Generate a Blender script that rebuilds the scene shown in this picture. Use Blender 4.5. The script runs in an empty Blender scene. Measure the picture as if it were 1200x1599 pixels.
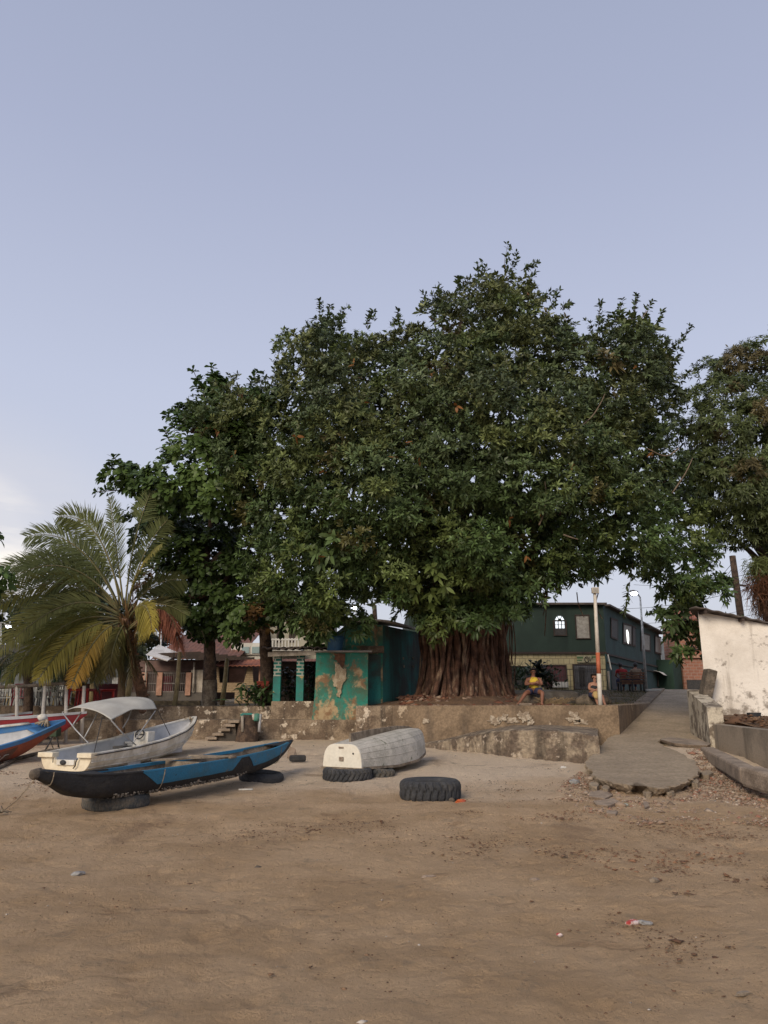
import bpy, bmesh, math, random
import numpy as np
from mathutils import Vector, Matrix, noise as mnoise
R = math.radians
random.seed(7); rng = np.random.default_rng(11)
S = bpy.context.scene
col = S.collection

# ------------------------------------------------------------------ camera
F = 1180.0; PITCH = R(13.8); EYE = 1.6
cd = bpy.data.cameras.new('camera'); cam = bpy.data.objects.new('camera', cd); col.objects.link(cam)
cd.sensor_fit = 'VERTICAL'; cd.sensor_height = 24.0; cd.lens = 24.0*F/1599.0
cd.clip_start = 0.1; cd.clip_end = 2000
cam.location = (0, 0, EYE); cam.rotation_euler = (R(90)+PITCH, 0, 0)
S.camera = cam
# ------------------------------------------------------------------ sky, sun, exposure
SUN_EL, SUN_AZ = R(30), R(206)       # azimuth clockwise from +Y: behind the camera, to the left
w = bpy.data.worlds.new('World'); S.world = w; w.use_nodes = True
nt = w.node_tree; nt.nodes.clear()
def N(nt, typ, **kw):
    n = nt.nodes.new(typ)
    for k, v in kw.items():
        if k == 'inp':
            for kk, vv in v.items(): n.inputs[kk].default_value = vv
        else: setattr(n, k, v)
    return n
L = nt.links.new
sky = N(nt, 'ShaderNodeTexSky'); sky.sky_type = 'NISHITA'; sky.sun_disc = False
sky.sun_elevation = SUN_EL; sky.sun_rotation = SUN_AZ; sky.air_density = 1.0; sky.dust_density = 2.0; sky.ozone_density = 2.5
tc = N(nt, 'ShaderNodeTexCoord')
sep = N(nt, 'ShaderNodeSeparateXYZ'); L(tc.outputs['Generated'], sep.inputs[0])
ramp = N(nt, 'ShaderNodeValToRGB'); e = ramp.color_ramp.elements
e[0].position = 0.0; e[0].color = (6.6, 6.6, 7.2, 1)
e[1].position = 0.95; e[1].color = (3.25, 3.75, 5.15, 1)
for p, c in ((0.18, (6.7, 7.0, 8.1, 1)), (0.38, (5.85, 6.3, 7.9, 1)), (0.62, (4.5, 4.93, 6.65, 1))):
    x = e.new(p); x.color = c
L(sep.outputs['Z'], ramp.inputs[0])
mix = N(nt, 'ShaderNodeMix', data_type='RGBA', inp={0: 0.88})
L(sky.outputs[0], mix.inputs[6]); L(ramp.outputs[0], mix.inputs[7])
# thin cloud bank low on the left, lit warm at its foot
mp = N(nt, 'ShaderNodeMapping', inp={'Scale': (1.6, 1.6, 7.0)}); L(tc.outputs['Generated'], mp.inputs[0])
nz = N(nt, 'ShaderNodeTexNoise', inp={'Scale': 2.6, 'Detail': 6.0, 'Roughness': 0.55}); L(mp.outputs[0], nz.inputs[0])
dn = N(nt, 'ShaderNodeVectorMath', operation='DOT_PRODUCT'); L(tc.outputs['Generated'], dn.inputs[0])
v = Vector((-0.50, 0.86, 0.10)).normalized(); dn.inputs[1].default_value = v
mr = N(nt, 'ShaderNodeMapRange', inp={1: 0.965, 2: 1.0, 3: 0.0, 4: 1.0}); mr.interpolation_type = 'SMOOTHSTEP'; L(dn.outputs['Value'], mr.inputs[0])
m1 = N(nt, 'ShaderNodeMath', operation='MULTIPLY'); L(nz.outputs[0], m1.inputs[0]); L(mr.outputs[0], m1.inputs[1])
m2 = N(nt, 'ShaderNodeMath', operation='MULTIPLY', inp={1: 1.55}, use_clamp=True); L(m1.outputs[0], m2.inputs[0])
mixc = N(nt, 'ShaderNodeMix', data_type='RGBA'); L(m2.outputs[0], mixc.inputs[0]); L(mix.outputs[2], mixc.inputs[6])
mixc.inputs[7].default_value = (6.9, 6.9, 7.5, 1)
dn2 = N(nt, 'ShaderNodeVectorMath', operation='DOT_PRODUCT'); L(tc.outputs['Generated'], dn2.inputs[0])
dn2.inputs[1].default_value = Vector((-0.50, 0.86, 0.165)).normalized()
mr2 = N(nt, 'ShaderNodeMapRange', inp={1: 0.9935, 2: 1.0, 3: 0.0, 4: 1.0}); mr2.interpolation_type = 'SMOOTHSTEP'; L(dn2.outputs['Value'], mr2.inputs[0])
m3 = N(nt, 'ShaderNodeMath', operation='MULTIPLY', inp={1: 1.6}, use_clamp=True)
L(mr2.outputs[0], m3.inputs[0])
m4 = N(nt, 'ShaderNodeMath', operation='MULTIPLY'); L(m3.outputs[0], m4.inputs[0])
mr3 = N(nt, 'ShaderNodeMapRange', inp={1: 0.38, 2: 0.62, 3: 0.15, 4: 1.0}); L(nz.outputs[0], mr3.inputs[0]); L(mr3.outputs[0], m4.inputs[1])
mixd = N(nt, 'ShaderNodeMix', data_type='RGBA'); L(m4.outputs[0], mixd.inputs[0]); L(mixc.outputs[2], mixd.inputs[6])
mixd.inputs[7].default_value = (10.6, 10.0, 9.3, 1)
bg = N(nt, 'ShaderNodeBackground', inp={'Strength': 0.1}); L(mixd.outputs[2], bg.inputs[0])
wo = N(nt, 'ShaderNodeOutputWorld'); L(bg.outputs[0], wo.inputs[0])

sd = bpy.data.lights.new('sun', 'SUN'); sun = bpy.data.objects.new('sun', sd); col.objects.link(sun)
sd.energy = 2.7; sd.angle = R(28); sd.color = (1.0, 0.86, 0.68)
sdir = Vector((math.sin(SUN_AZ)*math.cos(SUN_EL), math.cos(SUN_AZ)*math.cos(SUN_EL), math.sin(SUN_EL)))
sun.rotation_euler = sdir.to_track_quat('Z', 'Y').to_euler(); sun.location = sdir*50
S.view_settings.view_transform = 'Standard'; S.view_settings.look = 'None'
S.view_settings.exposure = 0.0; S.view_settings.gamma = 1.0; S.view_settings.use_curve_mapping = False
S.render.engine = 'CYCLES'
S.cycles.max_bounces = 6; S.cycles.transparent_max_bounces = 8

# ------------------------------------------------------------------ helpers
def at(px, py, Y):
    u = (px-600)/F; v = (799.5-py)/F
    dy = math.cos(PITCH)-v*math.sin(PITCH); dz = math.sin(PITCH)+v*math.cos(PITCH)
    t = Y/dy
    return Vector((u*t, Y, EYE+dz*t))
def atz(px, py, z):
    u = (px-600)/F; v = (799.5-py)/F
    dy = math.cos(PITCH)-v*math.sin(PITCH); dz = math.sin(PITCH)+v*math.cos(PITCH)
    t = (z-EYE)/dz
    return Vector((u*t, dy*t, z))
def g0(y):
    s = max(0.0, min(1.0, (y-8)/15.0)); return .36*s*s*(3-2*s)
def gp(px, py, fn=None):
    fn = fn or (lambda x, y: g0(y))
    lo, hi = 1.0, 90.0
    for _ in range(50):
        m = (lo+hi)/2; p = at(px, py, m)
        if p.z > fn(p.x, m): lo = m
        else: hi = m
    return at(px, py, lo)

def tag(o, label=None, cat=None, group=None, kind=None):
    if label: o['label'] = label
    if cat: o['category'] = cat
    if group: o['group'] = group
    if kind: o['kind'] = kind
    return o
def empty(name, loc=(0, 0, 0), rz=0.0, label=None, cat=None, group=None):
    o = bpy.data.objects.new(name, None); o.location = loc; o.rotation_euler = (0, 0, rz)
    o.empty_display_size = 0.1
    col.objects.link(o); return tag(o, label, cat, group)
def kids(o): return [c for c in col.objects if c.parent == o]
def copy_tree(o, parent=None, mapping=None):
    c = o.copy(); col.objects.link(c); c.parent = parent
    for ch in kids(o): copy_tree(ch, c)
    return c
def local(parent):   # world matrix of parent (no bpy update needed)
    m = Matrix.Identity(4); p = parent
    while p:
        m = p.matrix_basis @ m; p = p.parent
    return m
def link(name, me, parent=None, world=False):
    o = bpy.data.objects.new(name, me); col.objects.link(o)
    if parent:
        o.parent = parent
        if world:   # mesh coordinates are world coordinates
            me.transform(local(parent).inverted())
    return o

class MB:
    def __init__(s): s.v = []; s.f = []; s.m = []; s.sm = []
    def add(s, vs, fs, mi=0, smooth=False):
        b = len(s.v); s.v += [tuple(v) for v in vs]
        for f in fs: s.f.append(tuple(i+b for i in f)); s.m.append(mi); s.sm.append(smooth)
        return s
    def box(s, c, size, rz=0.0, M=None, mi=0):
        hx, hy, hz = size[0]/2, size[1]/2, size[2]/2
        vs = [Vector((x*hx, y*hy, z*hz)) for x in (-1, 1) for y in (-1, 1) for z in (-1, 1)]
        if M is None: M = Matrix.Rotation(rz, 4, 'Z')
        vs = [M @ v + Vector(c) for v in vs]
        return s.add(vs, [(0, 1, 3, 2), (4, 6, 7, 5), (0, 4, 5, 1), (2, 3, 7, 6), (0, 2, 6, 4), (1, 5, 7, 3)], mi)
    def bar(s, p, q, w, h=None, mi=0):
        p, q = Vector(p), Vector(q); h = h or w; d = (q-p); ln = d.length
        M = d.to_track_quat('Z', 'Y').to_matrix().to_4x4()
        return s.box((p+q)/2, (w, h, ln), M=M, mi=mi)
    def tube(s, pts, rad, seg=8, mi=0, cap=True, smooth=True, jag=0.0):
        pts = [Vector(p) for p in pts]; n = len(pts)
        if not hasattr(rad, '__len__'): rad = [rad]*n
        prev = None; vs = []
        for i, p in enumerate(pts):
            t = (pts[min(i+1, n-1)]-pts[max(i-1, 0)]).normalized()
            if prev is None:
                a = Vector((0, 0, 1)) if abs(t.z) < .9 else Vector((1, 0, 0)); u = t.cross(a).normalized()
            else:
                u = (prev - t*prev.dot(t)).normalized()
            prev = u; b = t.cross(u)
            for k in range(seg):
                a = 2*math.pi*k/seg; r = rad[i]*(1+jag*random.uniform(-1, 1))
                vs.append(p+u*math.cos(a)*r+b*math.sin(a)*r)
        fs = [(i*seg+k, i*seg+(k+1) % seg, (i+1)*seg+(k+1) % seg, (i+1)*seg+k) for i in range(n-1) for k in range(seg)]
        if cap: fs += [tuple(range(seg-1, -1, -1)), tuple((n-1)*seg+k for k in range(seg))]
        return s.add(vs, fs, mi, smooth)
    def lathe(s, prof, c=(0, 0, 0), seg=24, mi=0, closed=False, M=None):
        M = M or Matrix.Identity(4); vs = []
        for (r, z) in prof:
            for k in range(seg):
                a = 2*math.pi*k/seg; vs.append(M @ Vector((r*math.cos(a), r*math.sin(a), z))+Vector(c))
        n = len(prof); rr = n if closed else n-1
        fs = [(i*seg+k, i*seg+(k+1) % seg, ((i+1) % n)*seg+(k+1) % seg, ((i+1) % n)*seg+k) for i in range(rr) for k in range(seg)]
        return s.add(vs, fs, mi, True)
    def grid(s, P, mi=0, smooth=True, flip=False):   # P[i][j] points
        n, m = len(P), len(P[0]); vs = [p for row in P for p in row]
        fs = [(i*m+j, i*m+j+1, (i+1)*m+j+1, (i+1)*m+j) for i in range(n-1) for j in range(m-1)]
        if flip: fs = [f[::-1] for f in fs]
        return s.add(vs, fs, mi, smooth)
    def prism(s, poly, d0, d1, fn, mi=0):            # polygon (a,b) pushed from depth d0 to d1, fn(a,b,d)->point
        n = len(poly); vs = [fn(a, b, d0) for a, b in poly]+[fn(a, b, d1) for a, b in poly]
        fs = [tuple(range(n)), tuple(range(2*n-1, n-1, -1))]+[(i, i+n, (i+1) % n+n, (i+1) % n) for i in range(n)]
        return s.add(vs, fs, mi)
    def build(s, name, mat, parent=None, world=False, bevel=0, disp=None, sub=0, solid=0):
        me = bpy.data.meshes.new(name); me.from_pydata(s.v, [], s.f)
        mats = mat if isinstance(mat, (list, tuple)) else [mat]
        for m in mats: me.materials.append(m)
        me.polygons.foreach_set('material_index', s.m); me.polygons.foreach_set('use_smooth', s.sm)
        bm = bmesh.new(); bm.from_mesh(me); bmesh.ops.recalc_face_normals(bm, faces=bm.faces); bm.to_mesh(me); bm.free()
        me.update(); o = link(name, me, parent, world)
        if solid:
            md = o.modifiers.new('s', 'SOLIDIFY'); md.thickness = solid; md.offset = 0
        if bevel:
            md = o.modifiers.new('b', 'BEVEL'); md.width = bevel; md.segments = 2; md.limit_method = 'ANGLE'; md.angle_limit = R(40)
        if sub:
            md = o.modifiers.new('u', 'SUBSURF'); md.levels = sub; md.render_levels = sub
        return o

def nmesh(name, V, faces_flat, loop_tot, mat, parent=None, world=False, tint=None, smooth=False):
    """numpy arrays straight into a mesh"""
    me = bpy.data.meshes.new(name); nv = len(V)
    me.vertices.add(nv); me.vertices.foreach_set('co', np.ascontiguousarray(V, dtype=np.float32).ravel())
    nl = len(faces_flat); nf = len(loop_tot)
    me.loops.add(nl); me.loops.foreach_set('vertex_index', faces_flat.astype(np.int32))
    me.polygons.add(nf)
    st = np.concatenate(([0], np.cumsum(loop_tot)[:-1])).astype(np.int32)
    me.polygons.foreach_set('loop_start', st); me.polygons.foreach_set('loop_total', loop_tot.astype(np.int32))
    if smooth: me.polygons.foreach_set('use_smooth', np.ones(nf, dtype=bool))
    me.materials.append(mat); me.update(calc_edges=True)
    if tint is not None:
        a = me.color_attributes.new('tint', 'FLOAT_COLOR', 'POINT')
        c = np.ones((nv, 4), dtype=np.float32); c[:, :3] = tint; a.data.foreach_set('color', c.ravel())
    return link(name, me, parent, world)

def vnoise(x, y, seed=0):
    """smooth value noise on numpy arrays"""
    r = np.random.default_rng(seed).random((256, 256))
    xi = np.floor(x).astype(int); yi = np.floor(y).astype(int); fx = x-xi; fy = y-yi
    fx = fx*fx*(3-2*fx); fy = fy*fy*(3-2*fy)
    a = r[xi & 255, yi & 255]; b = r[(xi+1) & 255, yi & 255]; c = r[xi & 255, (yi+1) & 255]; d = r[(xi+1) & 255, (yi+1) & 255]
    return (a*(1-fx)+b*fx)*(1-fy)+(c*(1-fx)+d*fx)*fy-0.5

# ------------------------------------------------------------------ materials
MATS = {}
def base_mat(name):
    m = bpy.data.materials.new(name); m.use_nodes = True; t = m.node_tree; t.nodes.clear()
    out = N(t, 'ShaderNodeOutputMaterial'); b = N(t, 'ShaderNodeBsdfPrincipled'); t.links.new(b.outputs[0], out.inputs[0])
    MATS[name] = m; return m, t, b, out
def mixrgb(t, fac, a, b):
    n = N(t, 'ShaderNodeMix', data_type='RGBA')
    for s, v in ((0, fac), (6, a), (7, b)):
        if hasattr(v, 'is_output') or isinstance(v, bpy.types.NodeSocket): t.links.new(v, n.inputs[s])
        else: n.inputs[s].default_value = v if s == 0 else (*v, 1) if len(v) == 3 else v
    return n.outputs[2]
def nse(t, vec, scale, detail=4, rough=.55, lo=.4, hi=.6, dist=0.0, a=0.0, b=1.0):
    n = N(t, 'ShaderNodeTexNoise', inp={'Scale': scale, 'Detail': detail, 'Roughness': rough, 'Distortion': dist}); t.links.new(vec, n.inputs[0])
    m = N(t, 'ShaderNodeMapRange', inp={1: lo, 2: hi, 3: a, 4: b}); m.interpolation_type = 'SMOOTHSTEP'; t.links.new(n.outputs[0], m.inputs[0])
    return m.outputs[0]
def vec(t, scale=(1, 1, 1), coord='Object'):
    c = N(t, 'ShaderNodeTexCoord'); m = N(t, 'ShaderNodeMapping', inp={'Scale': scale}); t.links.new(c.outputs[coord], m.inputs[0]); return m.outputs[0]
def bump(t, b, h, strength=.3, dist=.02):
    n = N(t, 'ShaderNodeBump', inp={'Strength': strength, 'Distance': dist}); t.links.new(h, n.inputs['Height']); t.links.new(n.outputs[0], b.inputs['Normal'])
def mat(name, c1, c2=None, scale=3.0, lo=.4, hi=.6, rough=.8, bumps=.25, bscale=25.0, streak=None, spots=None, metal=0.0, fine=.12, bdist=.02):
    """general weathered surface: base colour, second colour in patches, vertical streaks, small spots, fine grain"""
    if name in MATS: return MATS[name]
    m, t, b, o = base_mat(name); v = vec(t)
    c = c1
    if c2: c = mixrgb(t, nse(t, v, scale, 6, .6, lo, hi), c1, c2)
    if streak: c = mixrgb(t, nse(t, vec(t, (streak[1], streak[1], streak[1]*.12)), 1.0, 5, .6, .5, .68, a=0, b=streak[2]), c, streak[0])
    if spots: c = mixrgb(t, nse(t, v, spots[1], 5, .65, spots[2], spots[2]+.05), c, spots[0])
    g = nse(t, v, bscale*1.7, 3, .6, .3, .7)
    if fine:
        d = N(t, 'ShaderNodeMapRange', inp={1: 0, 2: 1, 3: 1-fine, 4: 1+fine}); t.links.new(g, d.inputs[0])
        mm = N(t, 'ShaderNodeVectorMath', operation='SCALE')
        if isinstance(c, bpy.types.NodeSocket): t.links.new(c, mm.inputs[0])
        else: mm.inputs[0].default_value = c
        t.links.new(d.outputs[0], mm.inputs['Scale']); c = mm.outputs[0]
    if isinstance(c, bpy.types.NodeSocket): t.links.new(c, b.inputs['Base Color'])
    else: b.inputs['Base Color'].default_value = (*c, 1)
    b.inputs['Roughness'].default_value = rough; b.inputs['Metallic'].default_value = metal
    if bumps: bump(t, b, nse(t, v, bscale, 6, .65, .2, .8), bumps, bdist)
    return m
def emit(name, c, s):
    m = bpy.data.materials.new(name); m.use_nodes = True; t = m.node_tree; t.nodes.clear()
    o = N(t, 'ShaderNodeOutputMaterial'); e_ = N(t, 'ShaderNodeEmission', inp={'Color': (*c, 1), 'Strength': s}); t.links.new(e_.outputs[0], o.inputs[0]); return m
def leafmat(name, rough=.42, trans=.22):
    m, t, b, o = base_mat(name)
    a = N(t, 'ShaderNodeAttribute', attribute_name='tint'); t.links.new(a.outputs[0], b.inputs['Base Color'])
    b.inputs['Roughness'].default_value = rough; b.inputs['Specular IOR Level'].default_value = .22
    tr = N(t, 'ShaderNodeBsdfTranslucent'); t.links.new(a.outputs[0], tr.inputs[0])
    mx = N(t, 'ShaderNodeMixShader', inp={0: trans}); t.links.new(b.outputs[0], mx.inputs[1]); t.links.new(tr.outputs[0], mx.inputs[2]); t.links.new(mx.outputs[0], o.inputs[0])
    return m
def brickmat(name, c1, c2, mortar, bw, bh, ms=.02, sx=(0, 1), rough=.9, bumps=.4):
    """brick pattern laid on a vertical wall: uses local (x, z)"""
    m, t, b, o = base_mat(name)
    tcn = N(t, 'ShaderNodeTexCoord'); sp = N(t, 'ShaderNodeSeparateXYZ'); t.links.new(tcn.outputs['Object'], sp.inputs[0])
    ad = N(t, 'ShaderNodeMath', operation='ADD'); t.links.new(sp.outputs['X'], ad.inputs[0]); t.links.new(sp.outputs['Y'], ad.inputs[1])
    cb = N(t, 'ShaderNodeCombineXYZ'); t.links.new(ad.outputs[0], cb.inputs[0]); t.links.new(sp.outputs['Z'], cb.inputs[1])
    br = N(t, 'ShaderNodeTexBrick', inp={'Color1': (*c1, 1), 'Color2': (*c2, 1), 'Mortar': (*mortar, 1), 'Scale': 1.0, 'Mortar Size': ms, 'Brick Width': bw, 'Row Height': bh, 'Bias': 0.0})
    t.links.new(cb.outputs[0], br.inputs[0])
    c = mixrgb(t, nse(t, tcn.outputs['Object'], 2.0, 5, .6, .45, .7, b=.5), br.outputs[0], tuple(x*.55 for x in c1))
    t.links.new(c, b.inputs['Base Color']); b.inputs['Roughness'].default_value = rough
    bump(t, b, br.outputs['Fac'], -bumps, .01); return m
def tilemat(name, c1, c2, pitch=.22):
    m, t, b, o = base_mat(name); v = vec(t)
    c = mixrgb(t, nse(t, v, 1.4, 6, .65, .4, .62), c1, c2)
    c = mixrgb(t, nse(t, v, 9.0, 4, .6, .52, .7), c, tuple(x*.4 for x in c1)); t.links.new(c, b.inputs['Base Color'])
    b.inputs['Roughness'].default_value = .85; bump(t, b, nse(t, v, 14, 5, .6, .2, .8), .5, .03); return m

m_ramp, t, b, o = base_mat('ramp_paving'); v = vec(t)
c = mixrgb(t, nse(t, v, 1.2, 7, .65, .40, .62), (.66, .52, .36), (.52, .40, .275))
c = mixrgb(t, nse(t, v, 13, 4, .7, .46, .60, b=.5), c, (.32, .24, .16)); c = mixrgb(t, nse(t, v, 22, 4, .7, .57, .64, b=.7), c, (.56, .48, .38))
c = mixrgb(t, nse(t, v, 5, 6, .7, .60, .68, b=.6), c, (.24, .18, .13)); t.links.new(c, b.inputs['Base Color']); b.inputs['Roughness'].default_value = .95
bump(t, b, nse(t, v, 18, 8, .8, .25, .75), 1.0, .05)
# sand
m_sand, t, b, o = base_mat('sand'); v = vec(t)
cg = N(t, 'ShaderNodeSeparateXYZ'); t.links.new(v, cg.inputs[0])
far = N(t, 'ShaderNodeMapRange', inp={1: 11.6, 2: 15.5, 3: 0, 4: 1}); far.interpolation_type = 'SMOOTHSTEP'
wob = N(t, 'ShaderNodeTexNoise', inp={'Scale': .45, 'Detail': 6, 'Roughness': .6}); t.links.new(v, wob.inputs[0])
wm = N(t, 'ShaderNodeMath', operation='MULTIPLY_ADD', inp={1: 7.0, 2: -3.5}); t.links.new(wob.outputs[0], wm.inputs[0])
wa = N(t, 'ShaderNodeMath', operation='ADD'); t.links.new(cg.outputs['Y'], wa.inputs[0]); t.links.new(wm.outputs[0], wa.inputs[1]); t.links.new(wa.outputs[0], far.inputs[0])
c = mixrgb(t, nse(t, v, .8, 6, .6, .35, .65), (.60, .405, .235), (.76, .535, .33))
c = mixrgb(t, far.outputs[0], c, (.95, .76, .56))
c = mixrgb(t, nse(t, vec(t, (1, .6, 1)), .55, 8, .7, .55, .68, dist=.6, b=.6), c, (.36, .235, .145))      # damp, leafy drift patches
c = mixrgb(t, nse(t, vec(t, (.5, 1.6, 1)), 1.3, 8, .72, .58, .66, dist=.9, b=.5), c, (.30, .185, .11))
c = mixrgb(t, nse(t, v, 3.0, 7, .7, .56, .7, b=.5), c, (.33, .26, .19))
c = mixrgb(t, nse(t, v, 38, 4, .7, .60, .68, b=.5), c, (.17, .11, .07))
c = mixrgb(t, nse(t, v, 60, 3, .7, .66, .72, b=.7), c, (.50, .44, .36))
c = mixrgb(t, nse(t, v, 240, 2, .6, .35, .7, b=.22), c, (.2, .145, .095))
t.links.new(c, b.inputs['Base Color']); b.inputs['Roughness'].default_value = .95; b.inputs['Specular IOR Level'].default_value = .2
h1 = nse(t, v, 13, 9, .78, .25, .75); h2 = nse(t, v, 70, 5, .75, .2, .8)
ha = N(t, 'ShaderNodeMath', operation='MULTIPLY_ADD', inp={1: .22}); t.links.new(h2, ha.inputs[0]); t.links.new(h1, ha.inputs[2])
bump(t, b, ha.outputs[0], .9, .07)

m_wall = mat('wall_concrete', (.27, .205, .14), (.14, .10, .068), 1.8, .42, .56, .95, .6, 14, streak=((.065, .048, .035), 2.6, .95), spots=((.52, .44, .34), 2.8, .575), fine=.25)
m_wall2 = mat('wall_render', (.245, .175, .110), (.16, .112, .070), 1.1, .42, .60, .95, .5, 12, streak=((.12, .088, .06), 2.0, .85), spots=((.42, .33, .23), 1.7, .62), fine=.2)
m_wall3 = mat('wall_old_stone', (.34, .27, .19), (.15, .11, .078), 2.6, .42, .57, .95, .9, 8, streak=((.08, .06, .042), 3.0, .8), spots=((.46, .38, .29), 3.4, .60), bdist=.06, fine=.25)
m_curb = mat('curb_concrete', (.30, .235, .175), (.19, .145, .105), 3, .4, .65, .95, .4, 20, fine=.2)
m_limewash = mat('limewash_concrete', (.50, .44, .34), (.17, .135, .10), 2.4, .47, .58, .95, .5, 14, streak=((.13, .105, .08), 3.0, .7), spots=((.56, .50, .40), 4.5, .6))
m_grey = mat('grey_concrete', (.30, .245, .185), (.20, .165, .125), 1.2, .4, .62, .95, .35, 20, streak=((.12, .10, .075), 2.2, .65))
m_earth = mat('earth', (.13, .075, .042), (.20, .115, .06), 2.2, .4, .6, 1, .9, 16, fine=.4, bdist=.04)
m_grassy = mat('dry_grass_ground', (.12, .092, .048), (.165, .12, .07), 1.4, .4, .6, 1, .9, 30, spots=((.06, .05, .025), 5, .6), fine=.4, bdist=.05)
m_rock = mat('rock', (.17, .135, .10), (.10, .08, .06), 3, .4, .6, .95, .8, 9, fine=.2, bdist=.05)
m_bark = mat('bark', (.12, .078, .052), (.055, .035, .025), 5, .4, .6, .95, .9, 14, fine=.25, bdist=.04)
m_root = mat('aerial_root_bark', (.17, .085, .052), (.07, .034, .022), 3.2, .38, .62, .95, .9, 18, streak=((.36, .25, .165), 7.0, .9), fine=.25, bdist=.03)
m_paintbark = mat('limewashed_bark', (.22, .18, .13), (.12, .09, .065), 4, .4, .6, .95, .9, 14, fine=.25, bdist=.03)
m_palmtrunk = mat('palm_trunk', (.24, .135, .085), (.12, .075, .05), 4, .4, .6, .95, .8, 16, fine=.25)
m_rubber = mat('rubber', (.032, .033, .036), (.062, .060, .058), 3, .45, .65, .85, .4, 20, fine=.2)
m_rubber2 = mat('rubber_sandy', (.045, .048, .048), (.11, .095, .075), 5, .42, .62, .9, .4, 20, fine=.2)
m_white = mat('boat_white', (.68, .655, .59), (.54, .50, .42), 2.4, .44, .60, .5, .08, 10, streak=((.36, .32, .25), 5, .55), fine=.05)
m_white_in = mat('boat_interior', (.50, .50, .50), (.42, .42, .42), 3, .42, .62, .6, .06, 8, fine=.04)
m_cream = mat('cream_transom', (.72, .64, .48), (.62, .53, .38), 3, .42, .66, .6, .06, 8, fine=.04)
m_canvas = mat('canvas', (.44, .43, .39), (.38, .365, .33), 2.0, .4, .65, .85, .12, 40, fine=.05)
m_dinghy = mat('dinghy_hull', (.50, .465, .40), (.38, .355, .30), 5, .42, .62, .75, .35, 22, spots=((.17, .175, .12), 2.2, .60), fine=.12)
m_dtran = mat('dinghy_transom', (.70, .655, .55), (.58, .52, .41), 3, .45, .7, .7, .1, 12, fine=.05)
m_wood = mat('weathered_wood', (.27, .215, .155), (.15, .115, .08), 6, .4, .62, .9, .5, 30, fine=.2)
m_driftwood = mat('driftwood', (.21, .17, .13), (.12, .095, .07), 6, .4, .62, .95, .7, 22, fine=.2)
m_black = mat('tar_black', (.014, .014, .016), (.03, .028, .026), 5, .45, .65, .75, .4, 22, fine=.2)
m_blue = mat('canoe_blue', (.012, .150, .275), (.022, .130, .215), 4, .42, .64, .55, .2, 26, spots=((.09, .11, .12), 7, .625), fine=.12)
m_canin = mat('canoe_inside', (.225, .18, .135), (.12, .095, .07), 6, .4, .62, .95, .5, 26, fine=.25)
m_orange = mat('hull_orange', (.34, .080, .036), (.25, .060, .032), 2.5, .42, .62, .6, .15, 22, spots=((.16, .075, .05), 3.5, .62), fine=.08)
m_bblue = mat('gunwale_blue', (.045, .165, .38), (.07, .18, .33), 5, .42, .62, .6, .15, 22, fine=.08)
m_red = mat('hull_red', (.30, .025, .030), (.22, .022, .026), 3, .42, .62, .6, .1, 22, fine=.06)
m_redpl = mat('red_plastic', (.42, .025, .018), None, rough=.5, bumps=0, fine=.04)
m_maroon = mat('maroon_plastic', (.15, .012, .018), None, rough=.5, bumps=0, fine=.04)
m_whitepl = mat('white_plastic', (.32, .32, .30), None, rough=.55, bumps=0, fine=.05)
m_rope = mat('rope', (.36, .30, .22), (.22, .17, .12), 30, .4, .6, .95, .4, 60)
m_metal = mat('galvanised_metal', (.42, .42, .42), (.30, .29, .28), 6, .4, .62, .5, .1, 20, metal=.3, fine=.05)
m_dark = mat('dark_iron', (.03, .028, .028), (.05, .045, .04), 8, .4, .6, .7, .1, 20)
m_green = mat('green_render', (.020, .036, .027), (.025, .044, .033), 1.0, .4, .64, .9, .25, 20, streak=((.012, .022, .017), 1.2, .6), fine=.1)
m_greenside = mat('green_render_skylit', (.029, .060, .056), (.023, .048, .045), 1.0, .4, .64, .9, .25, 20, streak=((.017, .030, .028), 1.2, .6), fine=.1)  # same green render; the side's cool light without sun is put into the colour
m_green2 = mat('garden_wall_green', (.026, .060, .042), (.02, .045, .032), 1.2, .4, .64, .9, .2, 20, fine=.08)
m_tiles_y = brickmat('yellow_wall_tiles', (.47, .40, .225), (.39, .33, .18), (.23, .19, .11), .33, .33, .02, bumps=.15, rough=.5)
m_brick = brickmat('hollow_brick', (.34, .145, .09), (.25, .10, .065), (.30, .20, .15), .5, .25, .035)
m_pillarb = brickmat('turquoise_brick', (.02, .17, .14), (.025, .13, .11), (.42, .42, .36), .22, .11, .022)
m_turq = mat('pillar_turquoise', (.022, .20, .17), (.035, .15, .13), 3, .4, .64, .8, .15, 20, spots=((.42, .30, .12), 2.6, .58), fine=.08)
m_stoneclad = brickmat('ochre_stone_cladding', (.40, .29, .17), (.34, .25, .15), (.24, .17, .10), .34, .09, .02, bumps=.25)
m_tile = tilemat('roof_tiles', (.20, .085, .055), (.12, .06, .045))
m_tile2 = tilemat('roof_tiles_new', (.36, .13, .075), (.24, .09, .055))
m_salmon = mat('salmon_paint', (.42, .235, .165), (.33, .18, .12), 3, .42, .62, .85, .1, 20)
m_oldwhite = mat('old_white_plaster', (.44, .39, .33), (.30, .26, .21), 2.2, .42, .62, .9, .2, 20, streak=((.16, .13, .10), 4, .6))
m_housewhite = mat('house_white', (.55, .53, .48), (.46, .44, .39), 2.2, .42, .62, .9, .1, 20)
m_shed = None
m_yellowpost = mat('yellow_post', (.46, .36, .18), (.33, .25, .13), 6, .42, .62, .85, .2, 20, spots=((.12, .10, .07), 8, .64))
m_bargreen = mat('bar_green_paint', (.05, .21, .155), (.07, .17, .13), 5, .42, .62, .8, .15, 20)
m_shade = mat('dark_timber', (.055, .036, .028), (.035, .025, .02), 5, .42, .62, .9, .3, 20)
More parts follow.
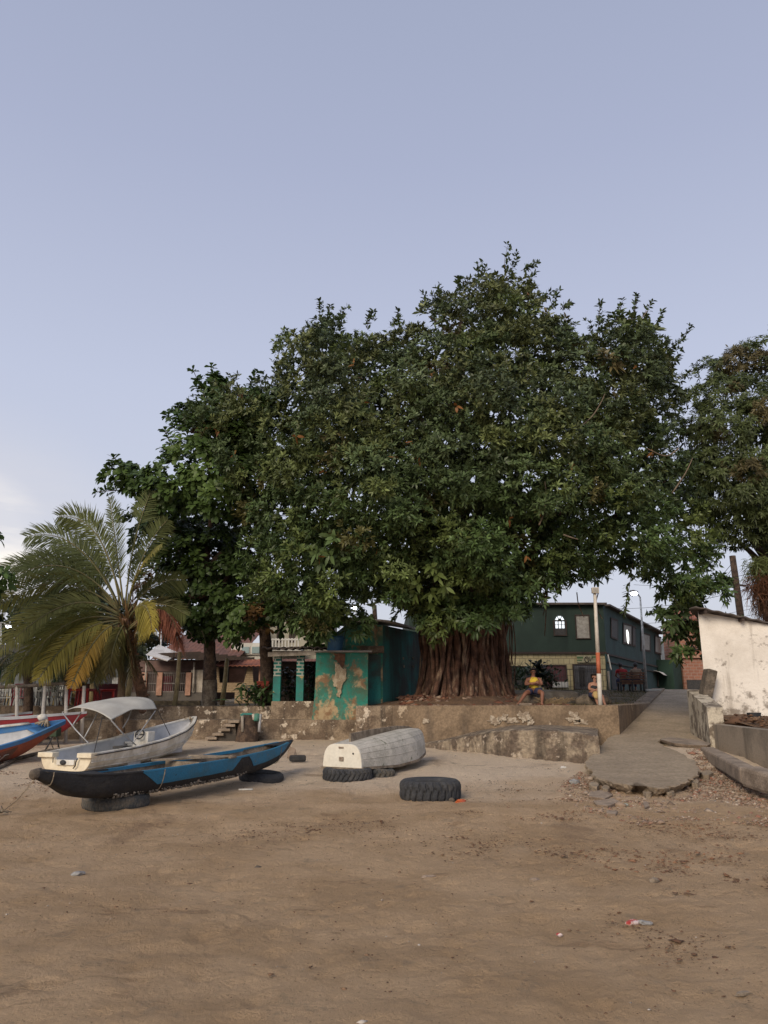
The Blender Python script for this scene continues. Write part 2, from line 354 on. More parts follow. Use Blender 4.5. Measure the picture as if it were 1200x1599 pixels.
m_glass = mat('window_glass', (.03, .035, .04), None, rough=.12, bumps=0, fine=0)
m_curtain = mat('curtain_cloth', (.34, .32, .28), (.26, .24, .21), 4, .4, .62, .9, .1, 10)
m_shutter = mat('roller_shutter_maroon', (.075, .02, .022), (.055, .018, .02), 4, .42, .62, .6, .1, 20)
m_shutterg = mat('grey_shutter', (.13, .13, .14), (.10, .10, .11), 4, .42, .62, .6, .1, 20)
m_tank = mat('blue_water_tank', (.03, .11, .22), (.04, .13, .24), 4, .42, .62, .45, .05, 20)
m_fibro = mat('fibre_cement_sheet', (.30, .27, .24), (.17, .15, .13), 2.4, .4, .62, .9, .3, 14, fine=.1)
m_sheetlight = mat('light_roof_sheet', (.62, .60, .58), (.5, .48, .46), 2.4, .4, .62, .8, .1, 14)
m_sheetdark = mat('dark_roof_sheet', (.07, .055, .05), (.11, .09, .075), 2.4, .4, .62, .9, .3, 14)
m_skin = mat('skin_brown', (.23, .10, .06), (.20, .085, .05), 8, .4, .6, .6, .05, 30, fine=.03)
m_skin2 = mat('skin_tan', (.36, .18, .115), (.32, .155, .10), 8, .4, .6, .6, .05, 30, fine=.03)
m_hair = mat('hair_black', (.012, .009, .008), (.03, .02, .018), 20, .4, .6, .6, .4, 80)
m_yshirt = mat('yellow_cloth', (.62, .44, .045), (.54, .37, .04), 6, .42, .62, .9, .15, 30, fine=.05)
m_navy = mat('navy_cloth', (.018, .022, .06), (.03, .03, .07), 8, .42, .62, .9, .15, 30)
m_rshirt = mat('red_cloth', (.34, .02, .025), (.28, .02, .02), 6, .42, .62, .9, .15, 30)
m_tancloth = mat('tan_cloth', (.27, .20, .14), (.22, .16, .11), 6, .42, .62, .9, .15, 30)
m_mustard = mat('mustard_cloth', (.42, .29, .12), (.36, .24, .10), 6, .42, .62, .9, .15, 30)
m_pwhite = mat('post_white_paint', (.62, .57, .50), (.50, .45, .38), 5, .45, .66, .7, .1, 20, fine=.05)
m_pred = mat('post_orange_paint', (.42, .105, .045), (.46, .16, .09), 5, .45, .66, .7, .1, 20, fine=.05)
m_lit = emit('lamp_light', (.86, .93, 1.0), 30.0)
m_litwin = emit('lit_window', (.9, .95, 1.0), 1.3)
m_winglint = emit('window_reflection_glow', (1.0, .98, .94), 3.0)  # reflection in the side window painted as glow, no lamp behind it
m_leaf = leafmat('fig_leaf', .40, .16); m_leafa = leafmat('almond_leaf', .4, .3); m_leafm = leafmat('mango_leaf', .45, .2); m_palm = leafmat('palm_leaflet', .5, .3)
m_slat = mat('bench_slat', (.17, .085, .05), (.11, .055, .035), 6, .42, .62, .8, .2, 30)

# ------------------------------------------------------------------ the ground
mound_c = gp(1120, 1200)
def Gnp(x, y):
    s = np.clip((y-8)/15.0, 0, 1); z = .36*s*s*(3-2*s)
    z = z + .22*np.exp(-(((x-(mound_c.x+.25))/1.0)**2+((y-(mound_c.y+1.6))/1.9)**2))
    z = z + .05*np.exp(-(((x-4.6)/2.5)**2+((y-14.2)/.8)**2))
    return z
def G(x, y): return float(Gnp(np.array([float(x)]), np.array([float(y)]))[0])
def axis(segs):
    out = []
    for a, b_, st in segs: out += list(np.arange(a, b_, st))
    return np.array(out+[segs[-1][1]])
gx = axis([(-500, -60, 40), (-60, -14, 2.0), (-14, -6, .2), (-6, 8.5, .045), (8.5, 14, .3), (14, 60, 2.5), (60, 500, 40)])
gy = axis([(-60, 0, 6), (0, 3.6, .3), (3.6, 11, .04), (11, 22, .08), (22, 30, .5), (30, 60, 3), (60, 900, 60)])
XX, YY = np.meshgrid(gx, gy)
ZZ = Gnp(XX, YY)
fade = np.clip((26-YY)/6, 0, 1)
def prints():
    rp_ = np.random.default_rng(17); D = np.zeros_like(XX)
    def dent(cx, cy, a, L_, W_, d):
        i0, i1 = np.searchsorted(gy, (cy-.6, cy+.6)); j0, j1 = np.searchsorted(gx, (cx-.6, cx+.6)); x = XX[i0:i1, j0:j1]-cx; y = YY[i0:i1, j0:j1]-cy
        u = (x*math.cos(a)+y*math.sin(a))/L_; v_ = (-x*math.sin(a)+y*math.cos(a))/W_; q = u*u+v_*v_; D[i0:i1, j0:j1] += d*(-np.exp(-q*1.4)+.45*np.exp(-(q-1.9)**2*1.5))
    for k in range(16):      # walking tracks
        x, y = rp_.uniform(-6, 6), rp_.uniform(3.8, 11); a = rp_.uniform(0, 6.28)
        for s_ in range(14):
            dent(x+.10*math.cos(a+1.57)*(1 if s_ % 2 else -1), y+.10*math.sin(a+1.57)*(1 if s_ % 2 else -1), a, .14, .062, rp_.uniform(.014, .03)); x += .62*math.cos(a); y += .62*math.sin(a); a += rp_.normal(0, .12)
            if not (-8 < x < 8 and 3.5 < y < 15): break
    for k in range(420): y = rp_.uniform(3.6, 13); dent(rp_.uniform(-.6, .6)*y, y, rp_.uniform(0, 3.14), rp_.uniform(.05, .13), rp_.uniform(.04, .08), rp_.uniform(.006, .022))
    return D
big = vnoise(XX*.7, YY*.7, 1)*.09+vnoise(XX*1.7+9, YY*1.7, 2)*.045
fp = vnoise(XX*4.2, YY*5.0, 3); pits = -np.clip(fp-.16, 0, 1)*.13
mid = vnoise(XX*7.3, YY*8.4, 4)*.026+vnoise(XX*15, YY*17, 5)*.018
mid *= .45+1.2*np.clip(vnoise(XX*.9+4, YY*.9, 8)+.4, 0, 1)
ZZ = ZZ+fade*(big*.7+pits*.7+mid*.8+prints()+.010*vnoise(XX*23, YY*23, 6))
ny, nx = XX.shape
V = np.stack([XX.ravel(), YY.ravel(), ZZ.ravel()], 1)
idx = np.arange(ny*nx).reshape(ny, nx)
Fq = np.stack([idx[:-1, :-1], idx[:-1, 1:], idx[1:, 1:], idx[1:, :-1]], -1).reshape(-1, 4)
o = nmesh('ground', V, Fq.ravel(), np.full(len(Fq), 4), m_sand, smooth=True); tag(o, kind='structure')

# raised land behind the sea wall
def xl(y): return 6.45+(y-21.5)*(13.0-6.45)/14.5
def xr(y): return 8.72+(y-21.5)*(14.55-8.72)/14.5
def sst(a): a = max(0, min(1, a)); return a*a*(3-2*a)
def K(y): return 1.385+.615*max(0, min(1, (y-29)/7.3))
def T(x, y): return 1.33+(K(y)-.03-1.33)*sst((x+2)/5.0)
mb = MB()
def sheet(xa, xb, ya, yb, nx_, ny_):
    P = []
    for j in range(ny_+1):
        y = ya+(yb-ya)*j/ny_; x0 = xa(y); x1 = xb(y)
        P.append([Vector((x0+(x1-x0)*i/nx_, y, T(x0+(x1-x0)*i/nx_, y)+(.05*mnoise.noise(Vector((x0+(x1-x0)*i/nx_, y, 3))) if 0 < i < nx_ and j > 0 else 0))) for i in range(nx_+1)])
    mb.grid(P)
sheet(lambda y: .3, lambda y: xl(y)-.2, 21.6, 36, 40, 60)
sheet(lambda y: -70, lambda y: .3, 24.75, 36, 60, 20)
sheet(lambda y: -.7, lambda y: .3, 22.3, 24.75, 4, 8)
sheet(lambda y: -70, lambda y: 90, 36, 200, 40, 12)
sheet(lambda y: xr(y)+.1, lambda y: 90, 23, 36, 10, 10)
o = mb.build('terrace_ground', m_grassy); tag(o, kind='structure')

# ------------------------------------------------------------------ ramp: cast slab with a broken lower end
def RZ(y):
    if y < 21.5: return .27+(.62-.27)*(y-13)/8.5
    return .62+(1.95-.62)*(y-21.5)/14.5
def rp(px, py): return gp(px, py, lambda x, y: RZ(y))
lo_l = [(962, 1147), (950, 1152), (944, 1160), (933, 1172), (922, 1182), (914, 1190), (916, 1197), (925, 1203), (926, 1211), (939, 1215), (952, 1220), (968, 1223), (984, 1226), (996, 1222), (1008, 1227), (1022, 1230), (1040, 1228), (1056, 1225), (1072, 1219), (1082, 1212), (1092, 1205), (1094, 1200), (1086, 1195), (1084, 1187), (1074, 1184), (1066, 1177), (1050, 1170), (1036, 1165), (1028, 1158), (1032, 1155), (1062, 1158), (1100, 1160), (1108, 1158), (1093, 1150)]
poly = [rp(*p) for p in lo_l]
fine_ = []
for i, p in enumerate(poly):
    q = poly[(i+1) % len(poly)]; n = max(1, int((q-p).length/.045)); 
    for k in range(n):
        r = p.lerp(q, k/n)
        if 1 < i < len(poly)-4: r = r+Vector((random.uniform(-.012, .012)+.03*mnoise.noise(r*5), random.uniform(-.012, .012)+.05*mnoise.noise(r*4+Vector((7, 0, 0))), 0))
        fine_.append(Vector((r.x, r.y, RZ(r.y))))
top_l = [Vector((xr(y), y, RZ(y))) for y in np.linspace(21.9, 36.3, 12)]+[Vector((xl(y)-.05, y, RZ(y))) for y in np.linspace(36.3, 21.6, 12)]
bm = bmesh.new()
def slab_poly(pts, th, nz=.012):
    vs = [bm.verts.new(p) for p in pts]; f = bm.faces.new(vs)
    if f.normal.z < 0: f.normal_flip()
    r = bmesh.ops.extrude_face_region(bm, geom=[f]); nv = [e for e in r['geom'] if isinstance(e, bmesh.types.BMVert)]
    for v_ in vs: v_.co.z -= 0
    for v_ in nv: v_.co.z -= 0
    return vs, nv
ring = fine_+top_l
R_ = [[bm.verts.new(p) for p in ring]]
for (dz, inn, jz) in ((.022, -.012, .008), (.06, .015, .015), (.10, .05, .02), (.15, .13, .03), (.22, .16, .03)):
    row = []
    for k, p in enumerate(ring):
        if k < len(fine_):
            a_ = ring[k-1]; b_ = ring[(k+1) % len(ring)]; t_ = (b_-a_); t_.z = 0; t_.normalize(); nn_ = Vector((-t_.y, t_.x, 0))
            if nn_.dot(Vector((5.0, 16.5, 0))-Vector((p.x, p.y, 0))) < 0: nn_ = -nn_
            s_ = Vector((k*.31, dz*9, 2)); row.append(bm.verts.new(p+nn_*(inn+.045*mnoise.noise(s_*2.1)+.05*mnoise.noise(s_*.7))+Vector((0, 0, -dz+jz*random.uniform(-.6, .6)))))
        else: row.append(bm.verts.new(p-Vector((0, 0, dz))))
    R_.append(row)
bm.faces.new(R_[0])
for a_, b_ in zip(R_, R_[1:]):
    for k in range(len(ring)): bm.faces.new((a_[k], a_[(k+1) % len(ring)], b_[(k+1) % len(ring)], b_[k]))
bmesh.ops.triangulate(bm, faces=[f for f in bm.faces if len(f.verts) > 4])
bmesh.ops.recalc_face_normals(bm, faces=bm.faces)
me = bpy.data.meshes.new('ramp'); bm.to_mesh(me); bm.free(); me.materials.append(m_ramp)
o = link('ramp', me); tag(o, kind='structure')
# broken piece of paving lying across the ramp's right side
def chunk(name, pts_px, z, th, material, label=None, cat=None, group=None, zfn=None):
    m = MB(); pts = []
    for (a, b_) in pts_px:
        p = gp(a, b_, zfn) if zfn else atz(a, b_, z); pts.append((p.x+random.uniform(-.01, .01), p.y+random.uniform(-.02, .02), p.z))
    c = Vector((sum(p[0] for p in pts)/len(pts), sum(p[1] for p in pts)/len(pts), 0))
    n = len(pts); vs = [Vector(p) for p in pts]+[Vector((p[0]+(c.x-p[0])*.08, p[1]+(c.y-p[1])*.08, p[2]-th)) for p in pts]
    m.add(vs, [tuple(range(n)), tuple(range(2*n-1, n-1, -1))]+[(i, i+n, (i+1) % n+n, (i+1) % n) for i in range(n)])
    o = m.build(name, material, bevel=.008); return tag(o, label, cat, group)
for i, (cx, cy, w_, h_, lab) in enumerate(((928, 1224, 9, 4, 'grey concrete lump tucked under the left lobe of the ramp slab'), (946, 1229, 7, 3.5, 'rounded concrete lump below the left end of the ramp lip'), (1012, 1236, 9, 3.5, 'broken lip piece lying in front of the middle of the slab'), (1046, 1235, 7, 3, 'small broken lip piece right of the middle of the slab'), (1084, 1219, 8, 4, 'concrete lump at the right corner of the ramp slab'), (1104, 1206, 9, 4, 'tilted concrete lump between slab and kerb beam'))):
    chunk('concrete_chunk', [(cx+w_*(1+.25*math.sin(i*3+k*2.1))*math.cos(k*1.0472), cy+h_*(1+.25*math.sin(i+k*1.7))*math.sin(k*1.0472)) for k in range(6)][::-1], 0, .12, m_ramp, lab, 'concrete chunk', 'broken concrete round the slab lip', zfn=lambda x, y: G(x, y)+.09)
chunk('paving_slab', [(1031, 1154), (1046, 1151), (1070, 1153), (1094, 1156), (1112, 1161), (1106, 1164), (1078, 1163), (1052, 1160)], 0, .07, m_curb, 'flat broken piece of paving lying across the right side of the ramp', 'paving slab', zfn=lambda x, y: RZ(y)+.10)

# ------------------------------------------------------------------ sea walls
def wall(name, p, q, z0, z1a, z1b, th, material, label, jit=.012, res=.12, cat='wall', parent=None, base_out=0.0):
    """rough masonry wall from p to q (front line), thickness th towards the back"""
    p, q = Vector((p[0], p[1], 0)), Vector((q[0], q[1], 0)); d = (q-p); ln = d.length; d.normalize(); nrm = Vector((-d.y, d.x, 0))
    n = max(2, int(ln/res)); mz = max(2, int((max(z1a, z1b)-z0)/res))
    P = []
    for j in range(mz+4):
        row = []
        for i in range(n+1):
            t = i/n; zt = z1a+(z1b-z1a)*t; b_ = p+d*ln*t
            if j <= mz:
                h = j/mz; s = Vector((b_.x*1.9, b_.y*1.9, (z0+(zt-z0)*h)*2.3)); off = (mnoise.noise(s)*.6+mnoise.noise(s*3.1)*.4)*jit*2-base_out*(1-h)
                row.append(b_+nrm*off+Vector((0, 0, z0+(zt-z0)*h+(jit*.8*mnoise.noise(s*2+Vector((5, 0, 0))) if j == mz else 0))))
            elif j == mz+1: row.append(b_+nrm*.02+Vector((0, 0, zt+.012)))
            elif j == mz+2: row.append(b_+nrm*th+Vector((0, 0, zt+.012+jit*.5*mnoise.noise(b_*2))))
            else: row.append(b_+nrm*th+Vector((0, 0, z0)))
        P.append(row)
    m = MB(); m.grid(P, smooth=False)
    for i in (0, n): m.add([r[i] for r in P], [tuple(range(len(P)))])
    o = m.build(name, material, parent); 
    if label: tag(o, label, cat)
    return o
wall('sea_wall', (.23, 21.5), (6.45, 21.5), .15, 1.375, 1.385, .34, m_wall2, 'high front sea wall with flaking patches below the seated man and the fig trunk')
rootk = empty('ramp_kerb_wall', (9.8, 29, 1.2), label='side wall and wide kerb running up along the left of the ramp', cat='wall')
for (p_, q_, za_, zb_, nm_) in (((6.452, 21.5), (9.86, 29.05), 1.385, 1.385, 'side_wall'), ((9.86, 29.05), (13.14, 36.3), 1.387, 2.02, 'kerb')):
    o = wall(nm_, p_, q_, .3, za_, zb_, .55, m_wall2, None, jit=.006); o.data.transform(local(rootk).inverted()); o.parent = rootk; o.name = nm_
wall('sea_wall', (-.80, 22.2), (.228, 22.2), .15, 1.36, 1.37, .3, m_wall, 'short stained piece of sea wall directly right of the peeling turquoise block')
wall('sea_wall', (-14.0, 23.9), (-.80, 23.9), .1, .95, .93, .85, m_wall, 'long low stained sea wall behind the motorboat and the tree stump', jit=.02)
wall('retaining_wall', (-14.0, 24.76), (-.9, 24.76), .5, 1.33, 1.33, .2, m_wall, 'upper tier of the stepped wall under the painted tree trunks', jit=.018, cat='wall')
wall('retaining_wall', (-30, 24.0), (-14.0, 24.0), .1, 1.15, 1.1, 1.1, m_wall3, 'mossy bank wall at far left under the beach bar tables', jit=.03, cat='wall')
# lower footing in front of the high wall
tp = [(660, 1163), (700, 1157), (750, 1147), (800, 1141), (850, 1141), (900, 1145), (935, 1151)]
Yf = [20.8, 20.2, 19.1, 18.2, 17.7, 17.3, 16.9]
P = [[], [], [], [], []]
for (a, b_), Y in zip(tp, Yf):
    p = at(a, b_, Y); nb = 1
    P[0].append(Vector((p.x, Y-.10, .0))); P[1].append(Vector((p.x, Y-.04, (.2+p.z)/2))); P[2].append(p); P[3].append(p+Vector((.02, .12, .03)))
    P[4].append(Vector((p.x*21.6/Y if p.x*21.6/Y < 6.4 else 6.4+(p.x*21.6/Y-6.4)*.35, 21.6, p.z+.0)))
def refine(P, nx_, jit):
    Q = []
    for r in P:
        rr = []
        for i in range(len(r)-1):
            for k in range(nx_): rr.append(r[i].lerp(r[i+1], k/nx_))
        rr.append(r[-1]); Q.append(rr)
    out = []
    for j in range(len(Q)-1):
        for k in range(4):
            out.append([Q[j][i].lerp(Q[j+1][i], k/4) for i in range(len(Q[0]))])
    out.append(Q[-1])
    for r in out:
        for i, p in enumerate(r):
            s = p*2.2; r[i] = p+Vector((0, mnoise.noise(s)*jit*2+mnoise.noise(s*3)*jit, mnoise.noise(s*2.4+Vector((9, 0, 0)))*jit))
    return out
m = MB(); m.grid(refine(P, 8, .018), smooth=False)
o = m.build('wall_footing', m_wall3); tag(o, 'low broken stone footing in front of the high sea wall left of the ramp', 'wall footing')
# drain opening and loose blocks under it
mb = MB(); p = gp(897, 1178); 
mb.box((p.x, p.y+.30, .40), (.5, .5, .07)); mb.box((p.x-.36, p.y+.25, .36), (.16, .5, .18)); mb.box((p.x+.34, p.y+.25, .36), (.16, .5, .18))
tag(mb.build('drain_outlet', m_wall3, bevel=.01), 'small square drain opening at the foot of the footing beside the slab', 'drain')

# flaked patches on the face of the high wall
def blob_patch(cx, cy, wpx, hpx, Y, seed, n=44):
    rg_ = random.Random(seed); out = []
    for k in range(n):
        a = 2*math.pi*k/n; r = 1+.9*mnoise.noise(Vector((math.cos(a)*1.7, math.sin(a)*1.7, seed*.37)))+rg_.uniform(-.22, .22); q = at(cx+wpx*r*math.cos(a), cy+hpx*r*math.sin(a), Y); out.append((q.x, q.z))
    m = MB(); m.prism(out, Y-.030, Y+.02, lambda a, b_, d: Vector((a, d, b_))); return m
m_flake = mat('flaked_render', (.46, .385, .29), (.28, .215, .15), 9, .44, .56, .95, .8, 16, fine=.2)
hw = [o_ for o_ in col.objects if o_.get('label', '').startswith('high front sea wall')][0]
for i, (cx, cy, w_, h_) in enumerate(((774, 1125, 9, 6), (786, 1121, 7, 5), (800, 1126, 8, 4), (817, 1119, 11, 9), (828, 1127, 6, 4), (897, 1121, 13, 7), (908, 1128, 9, 4), (665, 1126, 6, 3))): blob_patch(cx, cy, w_, h_, 21.5, i*3+1).build('flaked_patch', m_flake, hw)
# wall along the right of the ramp
rootw = empty('ramp_side_wall', (8.12, 18.8, 0), label='limewashed stepped wall with a sloping top on the right of the ramp', cat='wall')
def lwall(parent, name, p, q, z0, za, zb, th, material):
    return wall(name, p, q, z0, za, zb, th, material, None, parent=None)
o = wall('ramp_side_wall_face', (8.80, 21.6), (8.13, 18.75), .1, 1.80, 1.36, -.35, m_limewash, None, jit=.02)
me = o.data; me.transform(local(rootw).inverted()); o.parent = rootw; o.name = 'sloping_wall'
o = wall('bed_wall', (8.127, 18.72), (7.70, 15.2), .0, .97, .97, -.26, m_grey, 'plain grey low wall of the planting bed at the right edge', jit=.010)
# planting bed soil
mb = MB(); P = []
for j in range(9):
    y = 15.3+j*.72; P.append([Vector((xx+.08*mnoise.noise(Vector((xx, y, 0))), y, .90+.25*(j/8)+.07*mnoise.noise(Vector((xx*2, y*2, 1))))) for xx in np.linspace(8.25 + (0 if j < 4 else (j-4)*.13), 16, 24)])
mb.grid(P); tag(mb.build('bed_soil', m_earth), kind='structure')
# leaning stone post at the top of the side wall
mb = MB(); a = at(1098, 1092, 20.85); b_ = at(1110, 1046, 20.85)
mb.bar(a-Vector((-.02, 0, .1)), b_, .36, .26)
tag(mb.build('stone_post', m_rock, bevel=.03), 'short leaning stone post standing at the top of the ramp side wall', 'post')
# round-edged kerb beam lying down the slope
a = gp(1106, 1176, lambda x, y: .42); c_ = gp(1172, 1212, lambda x, y: .36); d_ = gp(1262, 1238, lambda x, y: .30)
root = empty('kerb_beam', (a.x, a.y, 0), label='long concrete kerb beam sliding down beside the bed wall', cat='kerb')
m = MB(); m.bar(a, c_, .30, .26); m.build('kerb_piece', m_curb, root, world=True, bevel=.04)
m = MB(); m.bar(c_+(d_-c_)*.015, d_, .36, .32); m.build('kerb_piece', m_curb, root, world=True, bevel=.06)

# stair against the low wall
m_riser = mat('stained_shaded_riser', (.085, .065, .048), (.05, .04, .03), 3, fine=.2)  # stain plus the shade of the hollow below, both put into the colour
root = empty('stair', (at(345, 1155, 23.3).x, 23.6, .3), label='small worn concrete stair climbing to the right against the low wall', cat='stair')
for k, (pl, py) in enumerate(((321, 1151), (332, 1145), (342, 1138), (350, 1131), (357, 1125))):
    p = at(pl, py, 23.2); q = at(368, py, 23.2)
    m = MB(); m.box(((p.x+q.x)/2+.02, 23.62, (p.z+.1)/2-.03), (q.x-p.x-.05, .56-.006*k, p.z-.1)); m.build('riser', m_riser, root, world=True, bevel=.01)
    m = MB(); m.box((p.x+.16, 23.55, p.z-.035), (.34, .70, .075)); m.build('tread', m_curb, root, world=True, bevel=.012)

# ------------------------------------------------------------------ white shed on the right
m_shed, t, b, o = base_mat('shed_plaster'); v = vec(t)
sp = N(t, 'ShaderNodeSeparateXYZ'); t.links.new(v, sp.inputs[0])
damp = N(t, 'ShaderNodeMapRange', inp={1: 2.2, 2: 1.0, 3: -.02, 4: .13}); t.links.new(sp.outputs['Z'], damp.inputs[0])
n1 = N(t, 'ShaderNodeTexNoise', inp={'Scale': 2.2, 'Detail': 9, 'Roughness': .7}); t.links.new(v, n1.inputs[0])
ad = N(t, 'ShaderNodeMath', operation='ADD'); t.links.new(n1.outputs[0], ad.inputs[0]); t.links.new(damp.outputs[0], ad.inputs[1])
mr_ = N(t, 'ShaderNodeMapRange', inp={1: .555, 2: .64, 3: 0, 4: .85}); t.links.new(ad.outputs[0], mr_.inputs[0])
c = mixrgb(t, nse(t, v, .9, 6, .6, .42, .66), (.80, .74, .655), (.66, .60, .52))
c = mixrgb(t, nse(t, vec(t, (2.2, 2.2, .16)), 1.0, 6, .65, .60, .72, b=.6), c, (.30, .25, .20))
c = mixrgb(t, mr_.outputs[0], c, (.20, .165, .13))
t.links.new(c, b.inputs['Base Color']); b.inputs['Roughness'].default_value = .95; bump(t, b, nse(t, v, 14, 7, .65, .2, .8), .35, .02)
root = empty('plaster_shed', (8.7, 21.2, 0), label='cream white plastered shed with a thin sloping roof at the right edge', cat='shed')
tl = at(1090, 955, 21.15); tr = at(1196, 974, 20.8)
m = MB(); zz = lambda x: tl.z+(tr.z-tl.z)*(x-tl.x)/(tr.x-tl.x)
x0 = tl.x; xe = 11.0
vs = []
for (x, y) in ((x0, 21.15), (xe, 20.75), (xe+2.5, 25.2), (x0+2.3, 25.6)):
    vs += [Vector((x, y, .5)), Vector((x, y, zz(min(x, xe))))]
m.add(vs, [(0, 2, 3, 1), (2, 4, 5, 3), (4, 6, 7, 5), (6, 0, 1, 7), (1, 3, 5, 7)])
m.build('wall', m_shed, root, world=True)
m = MB(); 
for (dz, e_) in ((.02, .12),):
    P = [[Vector((x+max(0, (y-21.2))*.5, y, zz(x)+.035+.012*math.sin(x*18))) for x in np.linspace(x0-.22, xe+.5, 90)] for y in (20.72, 21.2, 25.8)]
    m.grid(P)
m.build('roof', m_sheetdark, root, world=True, solid=.04)
for k in range(3):
    m = MB(); x = x0+.05+k*1.0; m.box((x, 20.98, zz(x)-.035), (.07, .5, .07)); m.build('rafter', m_shade, root, world=True)
m = MB(); m.box((12.2, 21.4, 2.1), (2.35, .5, 2.9)); tag(m.build('side_wall', mat('flaking_wall', (.42, .37, .31), (.22, .18, .14), 3, .4, .6)), 'flaking plaster wall continuing right of the white shed', 'wall')

# ------------------------------------------------------------------ turquoise block with water tank, and hut behind
m_peel, t, b, o = base_mat('peeling_turquoise'); v = vec(t)
sp = N(t, 'ShaderNodeSeparateXYZ'); t.links.new(v, sp.inputs[0])
low = N(t, 'ShaderNodeMapRange', inp={1: 1.75, 2: .95, 3: 0, 4: .14}); t.links.new(sp.outputs['Z'], low.inputs[0])
n1 = N(t, 'ShaderNodeTexNoise', inp={'Scale': 1.5, 'Detail': 9, 'Roughness': .66, 'Distortion': .3}); t.links.new(v, n1.inputs[0])
ad = N(t, 'ShaderNodeMath', operation='ADD'); t.links.new(n1.outputs[0], ad.inputs[0]); t.links.new(low.outputs[0], ad.inputs[1])
mr_ = N(t, 'ShaderNodeMapRange', inp={1: .515, 2: .585, 3: 0, 4: 1}); t.links.new(ad.outputs[0], mr_.inputs[0])
c = mixrgb(t, nse(t, v, 1.6, 7, .65, .42, .6), (.028, .21, .155), (.07, .14, .09))
c = mixrgb(t, nse(t, vec(t, (3, 3, .5)), 1.2, 6, .65, .56, .72, b=.8), c, (.12, .12, .075))
br_ = mixrgb(t, nse(t, v, 3.5, 7, .65, .44, .58), (.23, .135, .07), (.40, .30, .17))
c = mixrgb(t, mr_.outputs[0], c, br_)
t.links.new(c, b.inputs['Base Color']); b.inputs['Roughness'].default_value = .9; bump(t, b, nse(t, v, 10, 7, .65, .2, .8), .5, .03)
root = empty('tank_block', (-1.3, 23.6, 0), label='square masonry block with peeling turquoise paint carrying the water tank', cat='outbuilding')
xa = at(494, 1020, 24.0).x; xb = at(575, 1020, 24.0).x; zt = at(530, 1019, 24.0).z
m = MB(); n = 26; P = []
for j in range(n+1):
    z = .9+(zt-.9)*j/n; P.append([Vector((x+(-.10*(1-j/n)**3 if i == 0 else 0), 24.0+.03*mnoise.noise(Vector((x*3, 0, z*3))), z)) for i, x in enumerate(np.linspace(xa, xb, 24))])
m.grid(P, smooth=False)
m.add([(xa, 24.0, .9), (xa, 25.0, .9), (xa, 25.0, zt), (xa, 24.0, zt), (xb, 24.0, .9), (xb, 25.0, .9), (xb, 25.0, zt), (xb, 24.0, zt)], [(0, 1, 2, 3), (4, 5, 6, 7), (1, 5, 6, 2), (3, 2, 6, 7)])
m.build('wall', m_peel, root, world=True)
def patch(pts, Y, th=.03, jit=.02):   # a piece of render standing proud of / missing from the wall
    m = MB(); out = []
    for i, p in enumerate(pts):
        q = pts[(i+1) % len(pts)]
        for k in range(4):
            a = at(p[0]+(q[0]-p[0])*k/4, p[1]+(q[1]-p[1])*k/4, Y); out.append((a.x+random.uniform(-jit, jit), a.z+random.uniform(-jit, jit)))
    m.prism(out, Y-th, Y+.05, lambda a, b_, d: Vector((a, d, b_))); return m
patch([(525, 1034), (529, 1037), (535, 1045), (541, 1043), (541, 1060), (536, 1067), (533, 1080), (531, 1089), (526, 1088), (528, 1073), (522, 1072), (520, 1060), (524, 1050), (523, 1040)], 23.97).build('bare_plaster_patch', mat('bare_plaster', (.50, .41, .28), (.32, .24, .15), 6, .4, .6, .95, .8, 12), root, world=True)
patch([(522, 1020), (540, 1020), (538, 1034), (535, 1044), (529, 1036), (524, 1030)], 23.985).build('bare_brick_patch', mat('bare_brown', (.16, .075, .04), (.10, .05, .03), 6, .4, .6, .95, .8, 12), root, world=True)
m = MB(); m.box(((xa+xb)/2+.04, 24.5, zt+.03), (xb-xa+.16, 1.3, .06)); m.build('top_slab', m_fibro, root, world=True, bevel=.01)
# water tank
root = empty('water_tank', (at(523, 1015, 24.35).x, 24.35, zt+.06), label='round blue plastic water tank standing on the peeling turquoise block', cat='water tank')
m = MB(); m.lathe([(.0, 0), (.235, 0), (.24, .02), (.26, .20), (.275, .23), (.285, .36), (.31, .38), (.31, .41), (.0, .41)], seg=28); m.build('tank_body', m_tank, root)
m = MB(); m.lathe([(.325, .40), (.325, .44), (.29, .47), (.12, .50), (.0, .505)], seg=28); m.build('lid', m_tank, root)
# hut behind: dark teal side wall running back to the right
m_teal = mat('dark_teal_wall', (.03, .20, .18), (.06, .075, .065), .8, .38, .6, .9, .3, 14, streak=((.02, .026, .022), 1.0, .7), fine=.1)
root = empty('turquoise_hut', (0, 25, 0), label='larger turquoise hut with a dark teal side wall beside the fig trunk', cat='hut')
c0 = at(598, 976, 25.0); hz = c0.z; c1 = at(660, 988, 28.4)
m = MB(); pts = [(c0.x, 25.0), (c1.x, 28.4), (c1.x-3.5, 29.8), (at(540, 1000, 25.0).x, 25.0)]
vs = []
for (x, y) in pts: vs += [Vector((x, y, 1.0)), Vector((x, y, hz))]
m.add(vs, [(0, 2, 3, 1)], 0); m.add(vs, [(2, 4, 5, 3), (4, 6, 7, 5), (1, 3, 5, 7)], 0); m.add(vs, [(6, 0, 1, 7)], 1)
m.build('wall', [m_teal, m_peel], root, world=True)
m = MB(); m.box((at(582, 1014, 24.9).x, 24.93, at(582, 1014, 24.9).z), (.75, .14, .22)); m.build('ledge', m_wall, root, world=True, bevel=.01)
m = MB(); m.box((at(577, 1055, 24.9).x+.12, 24.96, 2.1), (.5, .06, 1.7)); m.build('doorway_or_shade', m_teal, root, world=True)  # dark panel painting the shade on the recessed front, not a door
m = MB(); 
